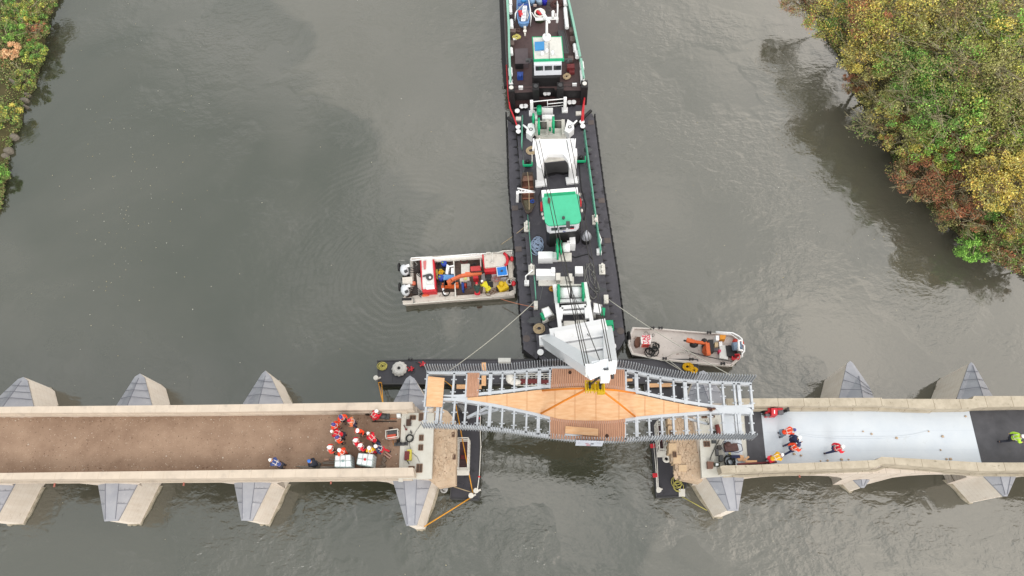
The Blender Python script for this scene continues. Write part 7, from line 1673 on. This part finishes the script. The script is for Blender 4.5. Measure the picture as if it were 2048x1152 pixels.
def person(label, kind, head, zg, face, jacket, trousers, helmet, bands=True, group=None, boots=None, hz=None, s=1.0):
    """head: photo pixel of the helmet; face: photo pixel the person looks towards"""
    J = pose(kind); hc = J['hed'].lerp(J['cr'], .7) + Vector((0, 0, .05))
    zh_ = zg + hc.z * s; h = P(head[0], head[1], zh_); f = P(face[0], face[1], zh_); a = math.atan2(f.y - h.y, f.x - h.x) - math.pi / 2
    off = Matrix.Rotation(a, 3, 'Z') @ Vector((hc.x, hc.y, 0)) * s
    t = thing('person', label, 'person', (h.x - off.x, h.y - off.y, zg), group, a); t.scale = (s, s, s)
    ms_ = person_meshes(kind)
    for nm, me, m_ in (('body', ms_[0], None), ('jacket', ms_[1], jacket), ('trousers', ms_[2], trousers), ('boots', ms_[3], boots), ('helmet', ms_[4], helmet), ('reflective_bands', ms_[5] if bands else None, None)):
        if me is None: continue
        if m_ is not None and len(me.materials) == 0: me.materials.append(m_)
        o = bpy.data.objects.new(nm, me); COL.objects.link(o); o.parent = t
        if m_ is not None: o.material_slots[0].link = 'OBJECT'; o.material_slots[0].material = m_
    return t
G1, G2, G3 = 'workers on the left half of the bridge', 'workers on the right half of the bridge', 'workers in the left workboat'
ZG = ZD + .02
for a in [
 ('person in orange jacket with violet helmet, topmost of the group, near the north parapet', 'stand', (680.5, 833), (690, 850), HI_O, DKT, CAPV),
 ('person in pale orange vest and red helmet right of the topmost worker', 'stand', (698, 840), (680, 842), mat('pale_orange_vest', (255, 140, 90), .8), NAVY, CAPR),
 ('person in orange jacket with violet helmet left of and below the topmost worker', 'stand', (666, 848), (690, 858), HI_O, ORT, CAPV),
 ('person in red overall with white helmet bending between two violet helmets', 'bend', (664, 862.5), (640, 856), HI_R, DKT, HELW),
 ('person in orange jacket, lowest of the workers with violet helmets', 'stand', (673, 874), (690, 866), HI_O, DKT, CAPV),
 ('person in wide plain orange jacket with white helmet in the middle of the group', 'stand', (714.5, 860), (708, 880), HI_O, DKT, HELW),
 ('person in orange red jacket with white helmet at the lower left of the group', 'stand', (657.5, 894), (680, 888), mat('coral_hi_vis', (255, 84, 64), .8), DKT, HELW),
 ('person in orange red jacket with white helmet standing above the left water tote', 'stand', (678, 900), (664, 888), HI_O, HI_O, HELW),
 ('person in red overall with white helmet stooping, nearest the generator', 'bend', (736.5, 867), (722, 850), HI_R, DKT, HELW),
 ('left person of the white helmeted pair in red above the right water tote', 'stand', (709.5, 880), (730, 872), HI_R, REDT, HELW),
 ('right person of the white helmeted pair in red above the right water tote', 'stand', (719, 890.5), (735, 878), HI_R, DKT, HELW),
 ('person in yellow jacket with white helmet just above the right water tote', 'stand', (737.5, 896), (735, 875), YJ, REDT, HELW),
 ('person in navy vest with yellow sleeves and white helmet right of the yellow jacket', 'walk', (751, 892), (733, 886), NAVY, REDT, HELW),
 ('person in red overall with white helmet crouching alone by the north parapet', 'crouch', (752, 822), (765, 812), HI_R, REDT, HELW),
 ('person in navy blue overall with white helmet walking alone by the south parapet', 'bend', (540.5, 920), (520, 910), NAVYB, DKT, HELW),
 ('person in black jacket and bright blue helmet bending over the steel pipes', 'crouch', (618, 922), (602, 914), mat('black_jacket', (40, 46, 60), .8), mat('grey_trousers', (96, 96, 92), .85), CAPB)]:
    person(a[0], a[1], a[2], ZG, a[3], a[4], a[5], a[6], bands=('wide plain' not in a[0] and 'black jacket' not in a[0]), group=G1, boots=DKT)
for a in [
 ('person with violet helmet and grey legs, topmost of three on the pale sheet', 'bend', (1588.5, 859.5), (1610, 856), HI_O, GREYT, CAPV),
 ('person in navy clothes with white helmet, middle of three on the pale sheet', 'walk', (1599.5, 874.5), (1625, 868), NAVY, NAVY, HELW),
 ('person in orange vest and navy helmet, lowest of three on the pale sheet', 'walk', (1598, 890), (1620, 880), HI_O, NAVY, CAPN),
 ('person in red jacket with white helmet walking alone on the pale sheet', 'walk', (1686, 892.5), (1710, 890), HI_R, NAVY, HELW),
 ('person in yellow jacket with white helmet leaning by the south parapet near the red rail', 'bend', (1564, 909.5), (1585, 902), YJ, REDT, HELW),
 ('person in lime green vest at the right edge on the black sheet', 'walk', (2047, 872), (2070, 874), LIM, DKT, HELW)]:
    person(a[0], a[1], a[2], ZG + .03, a[3], a[4], a[5], a[6], bands=('navy clothes' not in a[0]), group=G2, boots=DKT)
person('person in dark green jacket, red helmet and red trousers standing in the left workboat', 'bend', (953, 568), .6, (950, 545), DGRN, REDT, CAPR, False, G3, BLACK) if False else person('person in dark green jacket, red helmet and red trousers standing in the left workboat', 'bend', (953, 567), .62, (952, 545), DGRN, REDT, CAPR, False, G3, BLACK)
person('person in lemon yellow jacket and white helmet bending in the left workboat', 'bend', (964.5, 562.5), .62, (950, 548), YB, YB, HELW, False, G3, BLACK)
# ================================================================ THINGS ON THE BRIDGE
def tote(label, Lf, pts, z1, dot):
    q = [P(*Lf(*p), z1) for p in pts]; cx = sum(v.x for v in q) / 4; cy = sum(v.y for v in q) / 4
    t = thing('water_tote', label, 'container', (cx, cy, ZG), 'caged water totes')
    b = MB(); z0 = ZG + .14
    b.prism(q, z0, z1 - .02, inset=.03); ti = b.build('tank', PLAST, t)
    b = MB()
    for dz in (0, .25, .5, .75, 1.0): 
        z = z0 + (z1 - z0) * dz
        for i in range(4): a_, c_ = q[i].copy(), q[(i + 1) % 4].copy(); a_.z = c_.z = z; b.rod(a_, c_, .014, 5)
    for i in range(4):
        for u in (.0, .2, .4, .6, .8): p = q[i].lerp(q[(i + 1) % 4], u); b.rod((p.x, p.y, z0), (p.x, p.y, z1), .013, 5)
    for u in (.33, .66): b.rod(q[0].lerp(q[1], u) + Vector((0, 0, .02)), q[3].lerp(q[2], u) + Vector((0, 0, .02)), .016, 5)
    b.rod(q[0].lerp(q[3], .5) + Vector((0, 0, .02)), q[1].lerp(q[2], .5) + Vector((0, 0, .02)), .016, 5)
    b.build('cage', mat('cage_grey_green', (176, 196, 194), .5, .3), t)
    MB().cyl((cx, cy, z1 - .02), .085 if dot is not RED else .09, .06, 14).build('filler_cap', dot, t)
    b = MB()
    for u in (.1, .5, .9):
        a_, c_ = q[0].lerp(q[1], u), q[3].lerp(q[2], u); b.box(((a_.x + c_.x) / 2, (a_.y + c_.y) / 2, ZG + .06), (.12, abs(a_.y - c_.y) + .05, .12))
    b.build('pallet', mat('pallet_grey', (110, 112, 112), .8), t)
    return t
tote('white caged water tote with a grey green cap, left of the two', LC, [(905, 668), (1090, 660), (1098, 805), (900, 805)], ZG + 1.15, mat('cap_grey_green', (150, 178, 176), .6))
tote('white caged water tote with a red cap, right one and slightly turned', LC, [(1185, 640), (1365, 655), (1345, 800), (1165, 770)], ZG + 1.15, RED)
gnr = thing('generator', 'orange framed generator on wheels near the concrete slab', 'generator', P(*LP(720, 510), ZG))
c = P(*LP(715, 505), ZG); b = MB()
for z in (.1, .55):
    q = [c + Vector((x, y, z)) for x, y in ((-.42, -.28), (.42, -.18), (.38, .36), (-.46, .26))]
    for i in range(4): b.rod(q[i], q[(i + 1) % 4], .03, 6)
for x, y in ((-.42, -.28), (.42, -.18), (.38, .36), (-.46, .26)): b.rod(c + Vector((x, y, .05)), c + Vector((x, y, .55)), .03, 6)
b.build('frame', DWHITE, gnr)
b = MB(); b.box(c + Vector((-.05, -.12, .28)), (.6, .24, .34), .12); b.build('engine', mat('generator_orange', (235, 100, 76), .5), gnr)
b = MB(); b.box(c + Vector((0, .14, .32)), (.7, .26, .34), .12); b.cyl(c + Vector((.05, .1, .5)), .1, .05, 12); b.build('tank', DGREY, gnr)
for dx in (.35, .5): MB().torus(c + Vector((dx, -.42 + (dx - .35) * .5, .12)), .1, .045, 0, 12, 6, 'X').build('wheel', RUBBER, gnr)
item('exhaust_mat', 'dark oily patch board behind the generator', 'board', LP, [(635, 360), (705, 360), (700, 450), (640, 460)], ZG, ZG + .03, mat('oily_brown', (80, 60, 50), .6), inset=.1)
MB().tube([P(*LP(x, y), ZG + .04) for x, y in ((705, 580), (712, 640), (728, 672), (775, 670), (790, 655))], .018, 5).build('extension_lead', STRAPY, label='orange cord from the generator to the power strip', cat='cord')
t = thing('power_strip', 'black power strip with plugs on the concrete edge', 'power strip', P(*LP(840, 645), ZD + .1)); b = MB(); c = P(*LP(840, 645), ZD + .14); b.box(c, (1.0, .22, .08), .05); b.build('strip', DGREY, t)
for dx in (-.3, 0, .3): MB().box(c + Vector((dx, .05, .08)), (.14, .14, .12), .2).build('plug', BLACK, t)
t = thing('cable_reel', 'black coiled cable ring on the concrete slab', 'cable', P(*LP(985, 550), ZD + .06)); b = MB(); c = P(*LP(985, 550), ZD + .1)
for i in range(4): b.torus(c + Vector((0, 0, .03 * i)), .24 + .02 * (i % 2), .035, 0, 18, 6)
b.build('coil', CABLE, t)
b = MB(); b.tube([P(*LP(x, y), ZD + .08) for x, y in ((1035, 540), (1080, 440), (1170, 310))], .02, 5); b.tube([P(*LP(x, y), ZD + .08) for x, y in ((975, 600), (985, 680), (1020, 780), (1110, 860), (1145, 945))], .018, 5); b.tube([P(*LP(975, 600), ZD + .08), P(*LP(1035, 540), ZD + .08)], .02, 5); b.build('thin_cable', ROPEG, label='thin grey cable wandering over the left concrete slab', cat='cable')
t = thing('yellow_tool', 'yellow and brown cutting tool on the left concrete slab', 'tool', P(*LP(960, 830), ZD + .05)); b = MB(); c = P(*LP(980, 825), ZD + .2); b.box(c, (.3, .75, .2), .05); b.build('guard', mat('faded_yellow', (220, 205, 80), .6), t); MB().box(P(*LP(942, 835), ZD + .2), (.34, .6, .25)).build('motor', DRED, t); b = MB(); b.rod(P(*LP(975, 775), ZD + .3), P(*LP(1010, 900), ZD + .2), .03, 6); b.rod(P(*LP(935, 905), ZD + .1), P(*LP(975, 975), ZD + .1), .025, 6); b.build('handle', BLACK, t)
t = thing('brown_drill', 'brown drill with grey bits on the upper left concrete slab', 'tool', P(*LP(965, 290), ZD + .05)); MB().box(P(*LP(965, 290), ZD + .15), (.3, .45, .2)).build('body', mat('drill_brown', (80, 56, 46), .7), t); b = MB(); b.tube([P(*LP(990, 270), ZD + .15), P(*LP(1015, 300), ZD + .15), P(*LP(990, 330), ZD + .12), P(*LP(1020, 345), ZD + .12)], .03, 5); b.build('bit', GREY, t)
b = MB(); b.rod(P(*LP(998, 420), ZD + .1), P(*LP(1010, 470), ZD + .1), .03, 5); b.rod(P(*LP(990, 445), ZD + .12), P(*LP(1022, 445), ZD + .12), .03, 5); b.build('wrench', DGREY, label='small dark cross shaped wrench above the black cable ring', cat='tool')
b = MB(); b.rod(P(*LP(885, 330), ZD + .16), P(*LP(922, 400), ZD + .16), .03, 5); b.box(P(*LP(925, 402), ZD + .16), (.14, .12, .08)); b.build('hammer', DRED, label='thin dark red hammer on the kerb of the left slab', cat='tool')
item('white_box', 'square white box with a lid by the north end of the gravel roadway', 'box', LP, [(765, 140), (828, 140), (830, 195), (768, 200)], ZG, ZG + .4, PLAST)
item('dark_block', 'small dark block at the foot of the north parapet', 'block', LP, [(245, 128), (305, 126), (312, 158), (252, 162)], ZG, ZG + .25, mat('dark_brown_block', (62, 46, 38), .8))
t = thing('stone_cutter', 'small dark machine beside the crouching red worker', 'machine', P(*LP(540, 180), ZG)); b = MB(); c = P(*LP(540, 185), ZG + .2); b.ball(c, .24, 0, 10, 6, (1.2, .9, .8)); b.box(c + Vector((.3, 0, -.1)), (.35, .4, .15)); b.build('motor', DGREY, t); b = MB(); b.rod(c + Vector((-.8, -.35, -.15)), c + Vector((1.0, -.35, -.15)), .03, 5); b.build('rail', BLACK, t)
MB().rod(P(*LP(600, 226), ZG + .05), P(*LP(765, 226), ZG + .05), .015, 5).build('chalk_line', ORANGE, label='thin orange rod lying near the white lidded box', cat='rod')
b = MB(); q0, q1 = P(*LP(570, 790), ZG + .06), P(*LP(672, 865), ZG + .06); b.beam(q0, q1, .26, .1)
b.build('brick', [mat('perforated_brick', (206, 168, 150), .8)], label='long pale perforated block lying right of the workers', cat='block')
b = MB()
for i in range(6): p = q0.lerp(q1, .12 + i * .15); b.cyl(p + Vector((0, 0, .055)), .045, .02, 8)
b.build('core_holes', mat('core_hole', (112, 70, 58), .9), bpy.context.scene.objects['brick'])
for pts, lb in (([(505, 935), (545, 910), (592, 1000), (550, 1015)], 'long grey stone slab beside the right tote'), ([(525, 860), (575, 845), (598, 910), (560, 950), (535, 900)], 'grey stone block above the long slab'), ([(480, 990), (515, 980), (560, 1020), (500, 1026), (472, 1020)], 'flat grey stone against the south parapet')):
    item('stone_block', lb, 'stone', LP, pts, ZG, ZG + .18, mat('slate_grey', (132, 118, 106), .85), 'grey stone blocks')
for i, (a_, c_) in enumerate((((440, 800), (900, 806)), ((480, 818), (900, 815)), ((750, 755), (895, 742)), ((760, 768), (895, 762)), ((835, 712), (900, 714)))):
    MB().tube([P(*LC(*a_), ZG + .08 + .02 * i), P(*LC(*c_), ZG + .1 + .02 * i)], .035, 6).build('steel_pipe', mat('pipe_grey', (164, 156, 146), .6), label=('long steel pipe against the south parapet passing under the black jacketed worker', 'lowest long steel pipe along the south parapet', 'short pipe of the pair left of the water tote, upper one', 'short pipe of the pair left of the water tote, lower one', 'short thin pipe next to the tan board by the left tote')[i], cat='pipe', group='steel pipes')
item('tan_board', 'small tan board left of the left water tote', 'board', LC, [(768, 706), (830, 704), (830, 728), (770, 730)], ZG + .05, ZG + .12, mat('tan_board_wood', (196, 156, 132), .8))
# right slab equipment
for pts, z_, m_, lb in (([(335, 600), (395, 608), (400, 735), (345, 742)], .35, DGREY, 'grey metal case on the right concrete slab'), ([(410, 730), (490, 722), (488, 860), (415, 865)], .4, mat('charcoal_case', (72, 74, 76), .6), 'long charcoal case below the grey metal case'), ([(375, 520), (455, 525), (460, 610), (370, 600)], .4, mat('compressor_dark', (66, 62, 60), .6), 'dark compressor above the grey metal case'), ([(150, 860), (290, 870), (280, 1010), (160, 1015)], .3, mat('brown_tray', (130, 96, 82), .8), 'square brown steel tray near the south cutwater'), ([(290, 890), (425, 895), (425, 965), (300, 970)], .2, mat('dark_frame', (80, 84, 70), .8), 'dark framed box right of the brown steel tray'), ([(250, 418), (350, 418), (350, 480), (255, 485)], .2, mat('slate_frame', (70, 74, 76), .7), 'slate coloured open box just south of the comb railing')):
    item('equipment_case', lb, 'equipment', LQ, pts, ZD, ZD + z_, m_, inset=.06)
item('white_tub', 'white tub inside the dark framed box', 'tub', LQ, [(330, 905), (390, 905), (390, 950), (335, 955)], ZD + .2, ZD + .35, PLAST, inset=.1)
b = MB(); c = P(*LQ(375, 180), ZD + .1); b.tube([P(*LQ(350, 100), ZD + .2), P(*LQ(375, 180), ZD + .2), P(*LQ(395, 290), ZD + .2)], .16, 8); b.build('red_bottle_rack', mat('dull_red_gear', (132, 60, 54), .6), label='dull red long gear seen through the frame on the right slab', cat='equipment')
item('black_case', 'black case at the end of the dull red gear under the frame', 'case', LQ, [(280, 230), (345, 225), (350, 300), (285, 305)], ZD, ZD + .3, BLACK)
t = thing('pump_unit', 'tangled black and brown pump unit on the small pale sheet', 'pump', P(*LQ(650, 580), ZD + .04)); c = P(*LQ(650, 580), ZD + .2); b = MB(); b.box(c, (.9, .5, .3), .1); b.ball(c + Vector((-.2, .2, .1)), .22, 0, 8, 5); b.build('engine', mat('pump_brown', (92, 64, 60), .7, var=.3, scale=8), t)
b = MB(); b.tube([c + Vector((x, y, .1)) for x, y in ((.4, .3), (.7, .2), (.75, -.2), (.4, -.35), (.1, -.3), (-.5, -.3), (-.7, .1), (-.5, .4), (0, .35))], .025, 5); b.box(c + Vector((.25, -.6, -.1)), (.6, .2, .15)); b.build('hoses', NAVY, t)
item('yellow_pad', 'pale yellow pad on the small pale sheet', 'pad', LQ, [(598, 670), (645, 668), (650, 735), (602, 738)], ZD + .03, ZD + .08, mat('pad_yellow', (236, 226, 160), .7))
loops('black_hose_coil', 'black hose coil by the south parapet at the end of the small pale sheet', LQ, [(600, 840), (620, 880), (640, 890)], ZD + .08, .035, CABLE, 5, 20, .3, 'hose')
b = MB(); b.tube([P(*LQ(x, y), ZD + .05) for x, y in ((205, 845), (245, 730), (340, 520), (400, 420))], .025, 5); b.build('thin_cable', WIRE, label='dark thin cable crossing the right concrete slab', cat='cable')
b = MB()
for p_ in ((20, 60), (110, 0), (205, 10), (160, 20)): b.rod(P(*LQ(180, 100), ZD + .9), P(*LQ(*p_), ZD), .02, 5)
b.build('tripod', DGREY, label='dark tripod seen through the frame on the right slab', cat='tripod')
item('small_case', 'small black bag on the slab edge beside the pump unit', 'bag', LQ, [(500, 480), (545, 475), (545, 500), (510, 505)], ZD, ZD + .2, BLACK, inset=.1)
# red machine by the north parapet on the right half
rm = thing('red_tracked_machine', 'red compact machine with black wheels parked by the north parapet', 'machine', P(*LR(320, 200), ZG))
b = MB(); b.pp(LR, [(268, 130), (375, 130), (372, 250), (272, 252)], ZG + .1, ZG + .8, inset=.04); b.pp(LR, [(215, 130), (268, 130), (268, 200), (215, 205)], ZG + .1, ZG + .5); b.pp(LR, [(375, 130), (460, 130), (455, 160), (380, 165)], ZG + .1, ZG + .6); b.pp(LR, [(170, 190), (220, 180), (230, 270), (175, 275)], ZG + .1, ZG + .45, inset=.1); b.build('body', RED, rm)
text('SIE', 'lettering', rm, P(*LR(320, 190), ZG + .81), .2, math.pi / 2, WHITE) if False else None
MB().pp(LR, [(314, 165), (330, 165), (330, 225), (314, 225)], ZG + .8, ZG + .815).build('pale_print', WHITE, rm)
for x, y in ((480, 182), (200, 245), (160, 200), (415, 200)):
    b = MB(); c = P(*LR(x, y), ZG + .2); b.torus(c, .17, .08, 0, 14, 6, 'Y'); b.cyl(c + Vector((0, 0, -.05)), .08, .2, 8); b.build('wheel', RUBBER, rm)
b = MB(); b.rod(P(*LR(500, 150), ZG + .5), P(*LR(560, 150), ZG + .6), .03, 6); b.box(P(*LR(548, 152), ZG + .6), (.12, .3, .08)); b.tube([P(*LR(110, 235), ZG + .3), P(*LR(150, 250), ZG + .3), P(*LR(200, 262), ZG + .4)], .05, 6); b.build('handle', DGREY, rm)
b = MB(); b.box(P(*LR(412, 185), ZG + .35), (.36, .45, .3)); b.box(P(*LR(210, 250), ZG + .5), (.3, .18, .1)); b.build('engine', mat('engine_grey', (120, 118, 124), .5, .3), rm)
